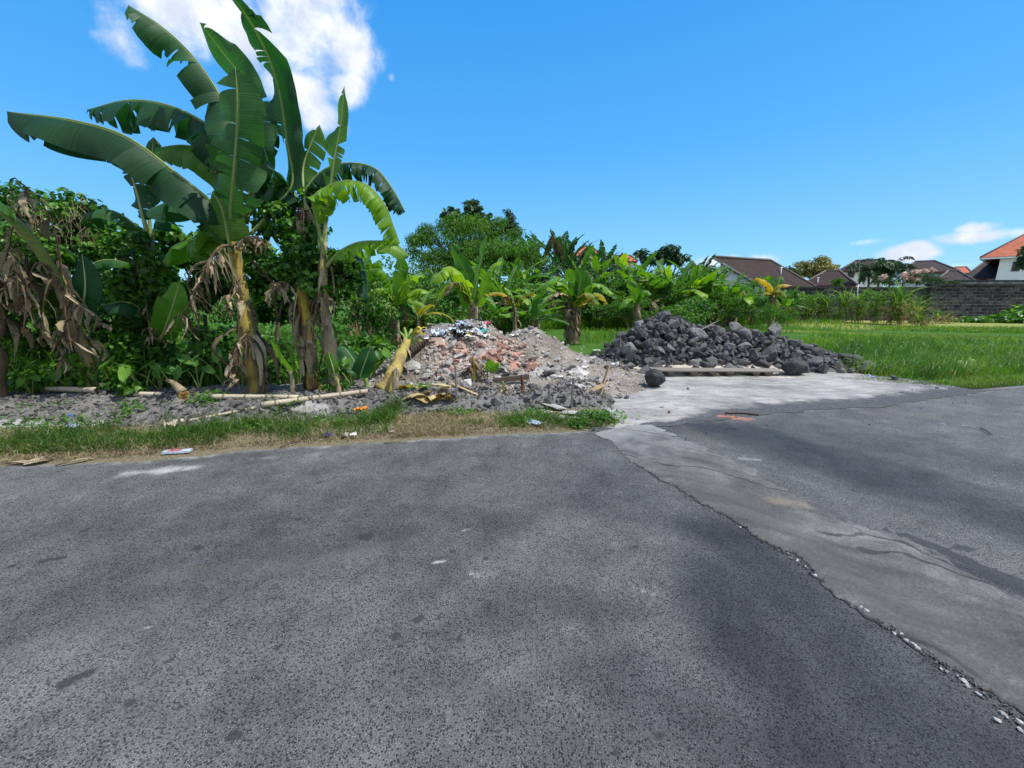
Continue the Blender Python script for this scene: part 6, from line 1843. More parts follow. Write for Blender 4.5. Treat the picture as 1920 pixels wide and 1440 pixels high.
# field: lush blades at the near edge, lawn-like rows further off
mb = MB()
P, px, py = spread(rs, 7500, [(1565, 700), (1560, 660), (1590, 640), (1990, 650), (2200, 660), (2200, 700), (1990, 700), (1800, 712), (1740, 714), (1660, 712)])
n = len(P)
fr = lambda P: np.clip(fbm(P[:, 0] * .8, P[:, 1] * .8, 4) * 1.9 - .45 + rs.normal(0, .18, len(P)), 0, 1)
blades(mb, P, rs.uniform(.22, .58, n) * (.55 + .9 * fbm(P[:, 0] * .6 + 5, P[:, 1] * .6, 3)), rs.uniform(.008, .016, n), rs.normal(.2, .9, n), rs.uniform(.3, 1.2, n), rs, 0, fr(P))
P, px, py = spread(rs, 9000, [(1500, 650), (1520, 628), (1640, 630), (1800, 642), (2200, 652), (2200, 668), (1600, 665)])
n = len(P)
blades(mb, P, rs.uniform(.2, .42, n) * (.55 + .9 * fbm(P[:, 0] * .5 + 5, P[:, 1] * .5, 3)), rs.uniform(.010, .02, n), rs.uniform(0, 6.3, n), rs.uniform(.3, 1.1, n), rs, 0, fr(P))
P, px, py = spread(rs, 5200, [(1060, 645), (1060, 608), (1500, 604), (1640, 610), (1650, 622), (1500, 622), (1420, 634), (1180, 645)])
n = len(P)
blades(mb, P, rs.uniform(.15, .36, n), rs.uniform(.014, .028, n), rs.uniform(0, 6.3, n), rs.uniform(.3, 1.1, n), rs, 0, fr(P))
P, px, py = spread(rs, 6500, [(1640, 612), (2200, 618), (2200, 628), (1900, 626), (1640, 620)])
n = len(P)
blades(mb, P, rs.uniform(.1, .24, n), rs.uniform(.016, .028, n), rs.uniform(0, 6.3, n), rs.uniform(.3, 1.1, n), rs)
# the tall uncut tussocks in front of the grove
for cx, cy, wd, m_, h_ in ((1150, 611, 60, 2400, 1.1), (1105, 612, 40, 1200, .9), (1200, 611, 50, 1600, .95), (1250, 606, 60, 1400, .9), (1300, 604, 60, 1400, .9), (1010, 612, 60, 1100, .8), (950, 618, 50, 700, .7), (1370, 604, 60, 1300, .6), (1320, 606, 50, 1000, .6), (1050, 606, 30, 600, .8), (1430, 602, 60, 1000, .5), (1520, 603, 60, 900, .45)):
    q, _, _ = spread(rs, m_, [(cx - wd, cy - 6), (cx + wd, cy - 6), (cx + wd, cy + 6), (cx - wd, cy + 6)])
    n = len(q)
    blades(mb, q, rs.uniform(.5, 1.2, n) * h_, rs.uniform(.016, .03, n), rs.uniform(0, 6.3, n), rs.uniform(.2, 1.2, n), rs)
stuff(mb, 'field_grass', M['lush'])
mb = MB()
P, px, py = spread(rs, 2600, [(1565, 706), (1560, 660), (1500, 640), (1640, 615), (2200, 620), (2200, 700), (1800, 714)])
P = P[fbm(P[:, 0] * .9, P[:, 1] * .9, 3) > .5]
n = len(P)
blades(mb, P, rs.uniform(.12, .4, n), rs.uniform(.006, .012, n), rs.uniform(0, 6.3, n), rs.uniform(.4, 1.5, n), rs)
stuff(mb, 'dry_field_grass', M['reed_dry'])
mb = MB()
P, px, py = spread(rs, 9000, [(1480, 618), (1640, 624), (2200, 640), (2200, 652), (1900, 645), (1640, 632), (1480, 624)])
n = len(P)
blades(mb, P, rs.uniform(.04, .10, n), rs.uniform(.012, .022, n), rs.uniform(0, 6.3, n), rs.uniform(.3, 1.1, n), rs)
P, px, py = spread(rs, 3200, [(1560, 712), (1660, 712), (1740, 716), (1900, 708), (2200, 690), (2200, 704), (1920, 724), (1790, 730)])
n = len(P)
blades(mb, P, rs.uniform(.05, .14, n), rs.uniform(.006, .012, n), rs.uniform(0, 6.3, n), rs.uniform(.3, 1.3, n), rs, 0, rs.uniform(0, .6, n))
stuff(mb, 'short_grass', M['mown'])


# tall reed clumps along the wall
def reed_clump(label, px, py, hpx, wpx, n, dryn, seed, group=None, grn=(0, 1)):
    rs = np.random.RandomState(seed)
    b_ = Vector(Gv([px], [py])[0])
    k = b_.y / F
    rt = thing('reed_clump', label, 'reeds', b_, group)
    mb = MB()
    q = np.stack([b_.x + rs.normal(0, wpx * k * .26, n), b_.y + rs.normal(0, .2, n), np.full(n, b_.z)], 1)
    # leaves spring from canes at different heights
    q[:, 2] += rs.uniform(0, .55, n) * hpx * k
    blades(mb, q, rs.uniform(.4, .72, n) * hpx * k, rs.uniform(.05, .10, n), rs.uniform(0, 6.3, n), rs.uniform(.7, 1.9, n), rs, 0, rs.uniform(grn[0], grn[1], n))
    mb.build('blade', M['reed'], rt)['kind'] = 'stuff'
    mb = MB()
    for i in range(max(6, n // 12)):
        x_, y_ = b_.x + rs.normal(0, wpx * k * .35), b_.y + rs.normal(0, .3)
        mb.tube([(x_, y_, b_.z), (x_ + rs.normal(0, .12), y_ + rs.normal(0, .1), b_.z + hpx * k * rs.uniform(.5, .8))], [.018, .01], 5, False)
    mb.build('cane', M['reed_dry'], rt)
    if dryn:
        mb = MB()
        q = np.stack([b_.x + rs.normal(0, wpx * k * .5, dryn), b_.y - .2 + rs.normal(0, .3, dryn), b_.z + rs.uniform(.0, .35, dryn) * hpx * k], 1)
        blades(mb, q, rs.uniform(.2, .45, dryn) * hpx * k, rs.uniform(.03, .05, dryn), rs.uniform(0, 6.3, dryn), rs.uniform(1.0, 2.2, dryn), rs)
        mb.build('dry_blade', M['reed_dry'], rt)['kind'] = 'stuff'
    return rt


for k, (lb, px, py, h, wd, n, dn) in enumerate((
        ('pale yellow green reed clump behind the squat banana plant', 1105, 606, 84, 22, 120, 24), ('straw flecked reed clump right of the thin red trunked banana', 1222, 606, 96, 22, 130, 40), ('yellow green reed clump behind the peak of the rock heap', 1252, 603, 90, 22, 130, 40), ('thin yellowish reed clump in front of the grove behind the rock heap', 1235, 602, 100, 24, 130, 50), ('reed clump with straw coloured stems right of the rounded bush', 1335, 604, 92, 24, 130, 60), ('tall grass clump in front of the pale gable wall', 1365, 604, 80, 24, 120, 60),
        ('reed clump with dry base left of the yellowing banana', 1395, 606, 74, 24, 120, 70), ('fresh reed clump right of the yellowing banana', 1478, 602, 66, 26, 130, 24), ('slender reed clump in front of the low roofs', 1512, 603, 66, 24, 120, 16),
        ('bluish green reed clump at the left end of the stone wall', 1545, 603, 70, 26, 130, 12), ('reed clump below the yellow flowering tree', 1578, 604, 72, 24, 120, 12), ('upright reed clump below the thin aerial pole', 1607, 605, 76, 24, 130, 20),
        ('arching reed clump right of the thin aerial pole', 1640, 607, 84, 26, 150, 40), ('tallest reed clump with long arching leaves and a pale dry base', 1676, 609, 92, 28, 170, 150), ('reed clump leaning right beside the wall joint', 1712, 606, 70, 26, 130, 40), ('small brown dying reed clump at the foot of the wall joint', 1760, 606, 34, 32, 50, 150), ('yellow green grass clump behind the rock heap', 1270, 600, 84, 20, 100, 40), ('low tangle of dry grass left of the dark wall bush', 1725, 612, 30, 26, 60, 90), ('pale reed clump at the right of the grove', 1298, 602, 76, 20, 110, 30))):
    reed_clump(lb, px, py, h, wd * .62, int(n * .6), dn, 600 + k, 'reed clumps along the far edge of the field')


# taro and other single broad-leaved plants
def taro(label, px, py, Y, nl, size, hgt, seed, mat='weed'):
    rs = np.random.RandomState(seed)
    b_ = ground_at(D(px, py, Y))
    rt = thing('taro_plant', label, 'taro plant', b_, 'taro plants under the bananas')
    ms = MB()
    for i in range(nl):
        az = i * 2.4 + rs.rand()
        tip = b_ + Vector((math.cos(az) * hgt * .55, math.sin(az) * hgt * .45 - .1, hgt * rs.uniform(.65, 1.1)))
        P = spline([b_, b_ * .4 + tip * .6 + Vector((0, 0, hgt * .18)), tip], 9)
        ms.tube(P, np.linspace(.012, .006, 9), 5, False)
        s = size * rs.uniform(.7, 1.15)
        d = np.array([[math.cos(az) * .7, math.sin(az) * .5 - .35, -.55]])
        Rm = frames(np.array([[math.cos(az) * .3, -.45 + .2 * math.sin(az), .8]]), d, rs, .12)
        g = []
        for v_ in np.linspace(0, 1, 8):
            for u_ in np.linspace(-1, 1, 5):
                wv = .42 * (v_ + .02) ** .35 * (1 - v_) ** .6 * 1.35
                g.append((u_ * wv, v_ - .18 * abs(u_) * (1 - v_), .10 * abs(u_) - .12 * v_ ** 2 + .02 * math.sin(9 * v_)))
        q = [(r_ * 5 + c_, r_ * 5 + c_ + 1, r_ * 5 + c_ + 6, r_ * 5 + c_ + 5) for r_ in range(7) for c_ in range(4)]
        mbl = MB()
        inst(mbl, np.array(g), q, np.array([tuple(tip)]) - Rm[:, :, 1] * s * .22, Rm, np.array([s]), np.array([rs.uniform(.35, 1)]))
        mbl.build('leaf', M[mat], rt, True)
    ms.build('stem', M['stem_green'], rt, True)


for k, a in enumerate((
        ('taro with a bright leaf in front of the dark thicket', 272, 735, 5.9, 3, .24, .5), ('taro with a broad glossy leaf left of the tallest trunk', 330, 738, 5.9, 3, .28, .5), ('small taro beside the tallest banana trunk', 375, 736, 6.0, 4, .18, .42),
        ('taro in shade behind the tallest banana trunk', 420, 730, 6.4, 4, .24, .5), ('drooping taro left of the leaning banana', 120, 735, 6.1, 4, .22, .45), ('taro half hidden behind the pale banana trunk', 660, 730, 6.3, 4, .22, .45),
        ('pale taro leaf cluster in front of the vine mound', 300, 730, 6.2, 4, .2, .4), ('small low taro at the foot of the dark thicket', 60, 738, 5.9, 3, .18, .35), ('leafy taro under the dead hanging leaf', 350, 715, 6.8, 5, .26, .6), ('broad taro in front of the bright weeds', 700, 705, 7.0, 5, .26, .5))):
    taro(*a, 700 + k)


# ------------------------------------------------------------------ houses and wall beyond the field
def roof_face(mb, pts, thick=.14, mi=0):
    """one tiled slope: real sheet with its own thickness and tile coordinates (u along the eave, v up the slope)"""
    P = np.array([tuple(p) for p in pts], float)
    e = P[1] - P[0]
    e /= np.linalg.norm(e)
    nrm = np.cross(P[1] - P[0], P[-1] - P[0])
    nrm /= np.linalg.norm(nrm)
    up = np.cross(nrm, e)
    u, v = (P - P[0]) @ e, (P - P[0]) @ up
    k = len(P)
    V = np.vstack([P, P - nrm * thick])
    fs = [tuple(range(k)), tuple(range(2 * k - 1, k - 1, -1))] + [(i, i + k, (i + 1) % k + k, (i + 1) % k) for i in range(k)]
    mb.add(V, fs, .5, np.tile(u, 2), np.tile(v, 2), mi)


def hip_house(label, xl, xr, ye, rl, rr_, yr, Y, dep, wall, roof, wall_h=None, over=.5, window=None, overy=None):
    """hipped house; eave corners, ridge ends given as picture columns at the front wall's distance"""
    c0 = D((xl + xr) / 2, ye, Y)
    th = math.atan2(c0.x, c0.y)                     # the house faces the road corner
    nx_, tx_ = Vector((math.sin(th), math.cos(th), 0)), Vector((math.cos(th), -math.sin(th), 0))

    def hitp(px, py, off):
        r = ray(px, py)
        q = Vector((0, 0, CZ)) + r * ((c0.dot(nx_) + off) / r.dot(nx_))
        return q.dot(tx_), q.z
    Y = c0.dot(nx_)
    (ax_, z1), (bx_, z2) = hitp(xl, ye, 0), hitp(xr, ye, 0)
    ymid = Y + dep / 2
    (cx_, z3), (dx_, z4) = hitp(rl, yr, dep / 2), hitp(rr_, yr, dep / 2)
    ze, zr = (z1, z3) if xr > 1950 else (max(min(z1, z2), 2.2), (z3 + z4) / 2)
    A, B_ = Vector((ax_, Y, ze)), Vector((bx_, Y, ze))
    C_, D_ = Vector((bx_, Y + dep, ze)), Vector((ax_, Y + dep, ze))
    R0, R1 = Vector((cx_, ymid, zr)), Vector((dx_, ymid, zr))
    rt = thing('house', label, 'house', Vector(((ax_ + bx_) / 2, ymid, -.05)))
    mb = MB()
    roof_face(mb, [A, B_, R1, R0])
    roof_face(mb, [B_, C_, R1])
    roof_face(mb, [C_, D_, R0, R1])
    roof_face(mb, [D_, A, R0])
    rf = mb.build('roof', M[roof], rt)
    mb = MB()
    for p, q in ((R0, R1), (A, R0), (B_, R1), (C_, R1), (D_, R0)):
        mb.tube([p + Vector((0, 0, .05)), q + Vector((0, 0, .05))], [.09, .09], 6)
    mb.build('ridge_cap', M['ridge'], rf, True)
    mb = MB()
    x0, x1, y0, y1 = A.x + over, B_.x - over, Y + (overy or over), Y + dep - over
    zt = ze - .16
    mb.box(((x0 + x1) / 2, (y0 + y1) / 2, (zt - .1) / 2), (x1 - x0, y1 - y0, zt + .1))
    mb.build('wall', M[wall], rt)
    mb = MB()
    mb.box(((A.x + B_.x) / 2, Y - .02, ze - .13), (B_.x - A.x - .1, .05, .16))
    mb.box((A.x - .02, ymid, ze - .13), (.05, dep - .1, .16))
    mb.build('fascia', M[wall if overy else 'frame'], rf)
    for wx0, wx1, wy0, wy1 in window or ():
        (px0, pz0), (px1, pz1) = hitp(wx0, wy1, overy or over), hitp(wx1, wy0, overy or over)
        fr = MB()
        w_, h_ = px1 - px0, pz1 - pz0
        cx, cz = (px0 + px1) / 2, (pz0 + pz1) / 2
        for dx, dz, sx, sz in ((0, h_ / 2, w_ + .12, .09), (0, -h_ / 2, w_ + .12, .09), (-w_ / 2, 0, .09, h_ - .09), (w_ / 2, 0, .09, h_ - .09), (0, 0, .05, h_ - .09)):
            fr.box((cx + dx, y0 - .04, cz + dz), (sx, .08, sz))
        f = fr.build('window', M['frame'], rt)
        MB().box((cx, y0 - .015, cz), (w_ - .1, .03, h_ - .1)).build('pane', M['glass'], f)
    loc = rt.location
    rt.location = tx_ * loc.x + nx_ * loc.y + Vector((0, 0, loc.z))
    rt.rotation_euler.z = -th
    return rt


hip_house('low dark brown hip roofed house between the large brown roof and the palm', 1500, 1606, 534, 1548, 1574, 508, 44, 8, 'bluegrey', 'roof_brown', window=[(1520, 1534, 536, 545)])
hip_house('brown roofed house with white wall partly behind the dark palm', 1572, 1672, 505, 1604, 1644, 488, 56, 9, 'white', 'roof_brown', window=[(1590, 1602, 510, 520)])
hip_house('brown house with pyramid shaped roof left of the small orange roof', 1686, 1800, 508, 1716, 1752, 490, 54, 9, 'bluegrey', 'roof_grey', window=[(1700, 1712, 512, 522)])
hip_house('low dark brown roof in front of the pyramid shaped roof', 1755, 1828, 526, 1778, 1796, 508, 46, 7, 'bluegrey', 'roof_grey')
hip_house('dark mossy roofed house beside the white two storey house', 1806, 1900, 519, 1846, 1876, 490, 50, 10, 'white', 'roof_grey', window=[(1836, 1848, 520, 527)])
hip_house('small orange tiled house far behind the dark roofs', 1778, 1822, 511, 1790, 1812, 501, 70, 8, 'white', 'roof_orange')
hip_house('orange tiled house showing its gable above the grove', 1074, 1128, 478, 1088, 1110, 463, 58, 8, 'white', 'roof_orange')
hip_house('orange tiled house low between the banana tops', 1140, 1196, 489, 1154, 1182, 479.5, 60, 8, 'white', 'roof_orange')
hip_house('white two storey house with orange tiled hip roof at the right edge', 1838, 2150, 483, 1962, 2040, 418, 42, 15, 'white', 'roof_orange', over=1.45, overy=.4, window=[(1897, 1910, 491, 508), (1990, 2010, 491, 508)])

# large brown single-slope roof
A, Bq, Cq, Dq = Vector((16.2, 34, 4.86)), Vector((22.8, 37.3, 4.9)), Vector((20.45, 34, 2.62)), Vector((27.2, 37.3, 2.62))
rt = thing('house', 'house with large dark brown sloping roof and pale blue grey gable wall', 'house', (20, 35.5, -.05))
mb = MB()
roof_face(mb, [Cq, Dq, Bq, A], .16)
rf = mb.build('roof', M['roof_brown'], rt)
mb = MB()
mb.tube([A + Vector((0, 0, .05)), Bq + Vector((0, 0, .05))], [.1, .1], 6)
mb.tube([Bq + Vector((0, 0, .05)), Dq + Vector((0, 0, .05))], [.09, .09], 6)
mb.build('ridge_cap', M['ridge'], rf, True)
dirr = (Bq - A).normalized()
slope = (Cq - A)
mb = MB()
mb.add([tuple(A + Vector((-.02, -.06, -.13))), tuple(Cq + Vector((-.02, -.06, -.13))), tuple(Cq + Vector((-.02, -.06, .02))), tuple(A + Vector((-.02, -.06, .02))),
        tuple(A + Vector((-.02, -.01, -.13))), tuple(Cq + Vector((-.02, -.01, -.13))), tuple(Cq + Vector((-.02, -.01, .02))), tuple(A + Vector((-.02, -.01, .02)))],
       [(0, 1, 2, 3), (7, 6, 5, 4), (0, 4, 5, 1), (2, 6, 7, 3), (1, 5, 6, 2), (0, 3, 7, 4)])
mb.build('bargeboard', M['coping'], rf)
mb = MB()
in_ = dirr * .55
a0 = A + in_ + slope * .06
c0 = A + in_ + slope * .94
a1, c1 = a0 + dirr * 6.2, c0 + dirr * 6.2
dn = Vector((0, 0, -.2))
V = [(a0.x, a0.y, -.1), (c0.x, c0.y, -.1), tuple(c0 + dn), tuple(a0 + dn), (a1.x, a1.y, -.1), (c1.x, c1.y, -.1), tuple(c1 + dn), tuple(a1 + dn)]
mb.add(V, [(0, 1, 2, 3), (7, 6, 5, 4), (0, 4, 5, 1), (1, 5, 6, 2), (3, 2, 6, 7), (0, 3, 7, 4)])
mb.build('wall', M['bluegrey'], rt)
for k, (px, y0, y1, Y) in enumerate(((1465, 502, 514, 36.5), (1534, 521, 534, 45.2))):
    a, b_ = D(px, y1, Y), D(px, y0, Y)
    v = thing('vent_pipe', ('white vent pipe on the right hip of the large brown roof', 'white vent pipe on the low dark brown roof')[k], 'vent pipe', a)
    MB().tube([a + Vector((0, 0, -.5)), b_], [.04, .04], 8).build('pipe', M['white'], v, True)
    MB().tube([b_ + Vector((-.12, 0, 0)), b_ + Vector((.12, 0, 0))], [.05, .05], 8).build('cap', M['white'], v, True)

# pale flat-roofed building sliver left of the gable
a, b_ = D(1306, 500, 46), D(1336, 500, 46)
rt = thing('building', 'pale flat roofed building behind the gable wall', 'building', ((a.x + b_.x) / 2, 48, 0))
MB().box(((a.x + b_.x) / 2, 48, a.z / 2 - .1), (b_.x - a.x, 4, a.z - .1)).build('wall', M['white'], rt)
MB().box(((a.x + b_.x) / 2, 48, a.z + .02), (b_.x - a.x + .4, 4.4, .2)).build('roof', M['coping'], rt)


# dark stone wall, two sections
def stone_wall(label, pxa, pxb, Y, ytop, thick, cope, seed):
    rs = np.random.RandomState(seed)
    a, b_ = D(pxa, ytop, Y), D(pxb, ytop, Y)
    zt = a.z
    rt = thing('stone_wall', label, 'wall', ((a.x + b_.x) / 2, Y + thick / 2, -.05))
    nx, nz = int((b_.x - a.x) / .2), 14
    xx, zz = np.linspace(a.x, b_.x, nx), np.linspace(-.1, zt, nz)
    X, Z = np.meshgrid(xx, zz, indexing='ij')
    Yf = Y + rs.normal(0, .012, X.shape)
    mb = MB()
    idx = np.arange(X.size).reshape(X.shape)
    q = np.stack([idx[:-1, :-1], idx[1:, :-1], idx[1:, 1:], idx[:-1, 1:]], -1).reshape(-1, 4)
    mb.add(np.stack([X, Yf, Z], -1).reshape(-1, 3), [q], .5, X.ravel(), Z.ravel())
    mb.box(((a.x + b_.x) / 2, Y + thick / 2 + .03, (zt - .1) / 2), (b_.x - a.x, thick, zt + .098))
    mb.build('masonry', M['stonewall'], rt)
    if cope:
        mb = MB()
        mb.box(((a.x + b_.x) / 2, Y + thick / 2, zt + cope / 2), (b_.x - a.x + .04, thick + .12, cope - .004))
        mb.build('coping', M['soot'] if cope < .2 else M['coping'], rt)
    return rt


stone_wall('darker left length of the stone wall behind the reeds', 1440, 1748, 31.3, 541, .3, .12, 1)
stone_wall('taller right length of the dark stone wall running out of the frame', 1748, 2300, 31.0, 535.5, .34, .14, 2)
a, b_ = D(1795, 533, 33), D(2300, 533, 33)
rt = thing('concrete_wall', 'pale concrete parapet showing above the right length of the stone wall', 'wall', ((a.x + b_.x) / 2, 33.1, -.05))
MB().box(((a.x + b_.x) / 2, 33.1, a.z / 2 + .1), (b_.x - a.x, .2, a.z + .2)).build('wall', M['coping'], rt)
MB().box(((a.x + b_.x) / 2, 33.1, a.z + .27), (b_.x - a.x + .1, .34, .12)).build('coping', M['soot'], rt)
a = Vector(Gv([1603], [604])[0])
top = D(1614, 474, a.y)
pl = thing('aerial_pole', 'thin pale aerial pole leaning slightly right above the stone wall', 'pole', a)
MB().tube([a, a * .45 + top * .55], [.045, .03], 8).build('pole', M['steel'], pl, True)
MB().tube([a * .45 + top * .55, top], [.018, .01], 6).build('aerial', M['steel'], pl, True)


# ------------------------------------------------------------------ felled stems, poles, boards
rnd = random.Random(91)
# felled banana stem leaning on the heap
a, m_, c = hit(722, 728), D(742, 692, 6.35), D(764, 640, 6.75)
fs = thing('felled_banana_stem', 'yellow felled banana stem leaning up against the left flank of the rubble heap', 'felled stem', a)
_, P, rd = trunk(fs, [a + Vector((-.02, 0, -.03)), D(733, 708, 6.2), m_, D(752, 665, 6.55), c], .125, .075, 'stem_felled', 22, 31)
husks(fs, P, rd, 4, 32, (.2, .45), .35, 1.0, (.03, .07), .05)
mb = MB()
for q, r_ in (((772, 618, 6.9), .03), ((783, 626, 6.8), .035), ((758, 615, 6.9), .028), ((790, 640, 6.75), .025), ((748, 622, 6.8), .024)):
    mb.tube(spline([c - Vector((0, 0, .05)), (c + D(*q)) * .5 + Vector((0, 0, .02)), D(*q)], 8), np.linspace(r_ * 1.2, r_ * .8, 8), 8)
mb.build('cut_stalk', M['stem_green'], fs, True)
leaf(fs, [c, D(772, 625, 6.8), D(785, 618, 6.7), D(795, 628, 6.6)], .09, 'ban_yel', droop=(60, 60), tears=(3, 3), gap=.3, seed=131, pet=.2, n=18, rr=.01)
leaf(fs, [D(735, 705, 6.25), D(744, 690, 6.0), D(742, 710, 5.9), D(736, 735, 5.9)], .06, 'ban_dry', droop=(60, 60), tears=(3, 3), gap=.3, seed=132, pet=.1, n=18, rr=.01, mid='midrib_dry')
a, b_ = hit(765, 672), hit(792, 652)
a, b_ = a + Vector((0, -.05, .1)), b_ + Vector((0, 0, .12))
lg = thing('log', 'ringed grey palm log lying beside the felled banana stem', 'log', a)
P = spline([a, b_], 26)
MB().tube(P, .095 + .008 * np.sign(np.sin(np.arange(26) * 1.6)), 14).build('bark', M['darkwood'], lg, True)
d_ = (b_ - a).normalized()
MB().tube([a - d_ * .004, a + d_ * .01], [.075, .075], 14).build('cut_end', M['bark'], lg)
# strips of banana sheath chopped at the foot of the heap
mbx = None
for k in range(17):
    p = hit(rnd.uniform(752, 850), rnd.uniform(728, 758))
    L_ = rnd.uniform(.10, .26)
    az = rnd.uniform(-.8, .8)
    mb = MB()
    t = np.linspace(-.5, .5, 9)
    C_ = np.array(tuple(p)) + np.stack([t * L_ * math.cos(az), t * L_ * math.sin(az), .035 + .05 * np.cos(t * 3) * rnd.uniform(-.3, 1) + t * rnd.uniform(-.08, .08)], 1)
    w_ = rnd.uniform(.03, .07)
    s_ = np.array([-math.sin(az), math.cos(az), 0])
    V = np.stack([C_ - s_ * w_ + [0, 0, .02], C_, C_ + s_ * w_ + [0, 0, .02]], 1)
    V = np.concatenate([V, V - np.array([0, 0, .008])])
    idx = np.arange(27).reshape(9, 3)
    q = np.stack([idx[:-1, :-1], idx[1:, :-1], idx[1:, 1:], idx[:-1, 1:]], -1).reshape(-1, 4)
    mb.add(V.reshape(-1, 3), [q, q[:, ::-1] + 27], .45 + .5 * rnd.random(), np.tile(np.repeat(t, 3), 2), .8)
    yl = k % 6 == 0
    o = mb.build('banana_sheath', M['ban_yel' if yl else 'sheath'], None, True, p)
    tag(o, 'yellow chopped banana sheath at the foot of the rubble heap' if yl else 'tan dried strip of banana sheath at the foot of the rubble heap', 'banana sheath', 'yellow banana sheaths' if yl else 'dried banana sheaths')


def bamboo(label, a, b_, r0, r1, n=5, part=True):
    rt = thing('bamboo_pole', label, 'bamboo pole', a)
    P = spline([a, b_], 18)
    MB().tube(P, np.linspace(r0, r1, 18), 12).build('cane', M['bamboo'], rt, True)
    d = (b_ - a).normalized()
    for k in range(n):
        mb = MB()
        c = a.lerp(b_, (k + .6) / n)
        rr_ = r0 + (r1 - r0) * (k + .6) / n
        mb.tube([c - d * .012, c, c + d * .012], [rr_ * 1.02, rr_ * 1.13, rr_ * 1.02], 12)
        mb.build('node', M['bamboo_node'], rt, True)
    for q, r_ in ((a, r0), (b_, r1)):
        MB().tube([q - d * .003, q + d * .003], [r_ * .6] * 2, 10).build('hollow_end', M['darkwood'], rt)


def lay(px, py, up=.03, Y=None):
    p = hit(px, py)
    return Vector((p.x, p.y, float(HS(p.x, p.y)) + up))


bamboo('short pale bamboo pole lying on the bank behind the leaning left banana', lay(90, 737, .06), lay(181, 741, .06), .042, .04, 2)
bamboo('half buried bamboo pole end right of the leaning left banana', lay(246, 742, .03), lay(306, 744, .03), .035, .034, 2)
bamboo('straight grey bamboo pole lying flat on the bank below the tallest banana', lay(398, 752, .05), lay(560, 753, .05), .037, .034, 4)
bamboo('long tan bamboo pole lying slanted across the front of the bank', lay(492, 770, .05), lay(690, 743, .07), .040, .034, 5)
bamboo('thin yellow bamboo stick sunk in the grass', lay(330, 800, .03), lay(478, 771, .04), .022, .018, 5)


def board(name, label, cat, a, b_, w_, t_, mat, roll=0.0, bev=.004):
    """a sawn board from end to end, lightly worn edges"""
    rt_loc = (a + b_) / 2
    d = (b_ - a)
    L_ = d.length
    d.normalize()
    s_ = d.cross(Vector((0, 0, 1)))
    if s_.length < .1:
        s_ = Vector((1, 0, 0))
    s_.normalize()
    n_ = s_.cross(d)
    s2 = s_ * math.cos(roll) + n_ * math.sin(roll)
    n2 = -s_ * math.sin(roll) + n_ * math.cos(roll)
    bm = bmesh.new()
    bmesh.ops.create_cube(bm, size=1)
    for v in bm.verts:
        v.co = Vector((v.co.x * L_, v.co.y * w_, v.co.z * t_))
    bmesh.ops.bevel(bm, geom=list(bm.edges), offset=bev, segments=1, affect='EDGES')
    me = bpy.data.meshes.new(name)
    bm.to_mesh(me)
    bm.free()
    me.materials.append(mat)
    o = bpy.data.objects.new(name, me)
    COL.objects.link(o)
    o.location = rt_loc
    o.rotation_euler = Matrix((d, s2, n2)).transposed().to_euler()
    return tag(o, label, cat)


p = hit(857, 752)
board('wooden_stake', 'weathered grey stake driven upright in front of the rubble heap', 'stake', p + Vector((0, 0, -.08)), Vector((p.x - .01, p.y, 0)) + Vector((0, 0, D(856, 686, p.y).z)), .045, .028, M['oldwood'])
p = hit(1071, 765)
board('wooden_stake', 'pale grey flat stake standing at the right foot of the heap', 'stake', p + Vector((0, 0, -.08)), Vector((p.x + .02, p.y, D(1074, 708, p.y).z)), .055, .025, M['oldwood'])
p = hit(838, 757)
board('wooden_stake', 'short dark stake left of the weathered grey stake', 'stake', p + Vector((0, 0, -.05)), Vector((p.x, p.y, D(837, 728, p.y).z)), .03, .02, M['darkwood'])
p = hit(1123, 741)
st_top = D(1142, 686, p.y + .1)
board('wooden_stake', 'tan stake leaning right beside the concrete apron', 'stake', p + Vector((0, 0, -.06)), st_top, .05, .03, M['newwood'])
q0, q1 = D(1094, 740, p.y - .06), D(1132, 722, p.y - .02)
board('wood_plank', 'brown board end propped crosswise against the tan leaning stake', 'board', q0, q1, .07, .03, M['newwood'], .6)
board('wood_plank', 'long dark edged plank on edge across the front of the rubble heap', 'board', D(810, 728, 6.25), D(992, 706, 6.5), .04, .085, M['darkwood'])
board('wood_plank', 'short splintered brown plank above the long dark plank', 'board', D(925, 706, 6.55), D(976, 693, 6.7), .05, .03, M['oldwood'])
board('wood_plank', 'split yellow bamboo lath sloping down into the grass', 'board', D(845, 718, 6.0), D(936, 758, 5.75), .035, .014, M['newwood'], .3)

# panel of boards on battens lying in front of the rocks
pa, pb = Vector((2.98, 8.32, .135)), Vector((5.68, 8.40, .10))
pnl = thing('board_panel', 'long weathered panel of boards on cross battens lying in front of the rocks', 'board panel', (4.4, 8.7, .1))
for k in range(3):
    board('board', None, None, pa + Vector((rnd.uniform(-.06, .04), k * .125, 0)), pb + Vector((rnd.uniform(-.04, .06), k * .125, 0)), .112, .032, M['oldwood'])
for x_ in (3.3, 3.78, 4.18, 4.55, 5.1, 5.36):
    board('batten', None, None, Vector((x_, 8.25 + .03 * (x_ - 3), .095 - .013 * (x_ - 3))), Vector((x_ + .01, 8.7 + .03 * (x_ - 3), .095 - .013 * (x_ - 3))), .15, .045, M['darkwood'])
for o in list(COL.objects):
    if o.name.split('.')[0] in ('board', 'batten') and o.parent is None and 'label' not in o:
        o.parent = pnl
        o.location = Vector(o.location) - Vector(pnl.location)
for k, (x_, y_, s) in enumerate(((3.15, 8.5, .13), (5.5, 8.6, .10), (4.3, 8.55, .12))):
    put('lava_rock', rock_me[(k + 2) % len(rock_me)], (x_, y_, .04), s, (0, 0, k), 'small rock wedged under the board panel', 'rock', 'rocks propping the board panel')

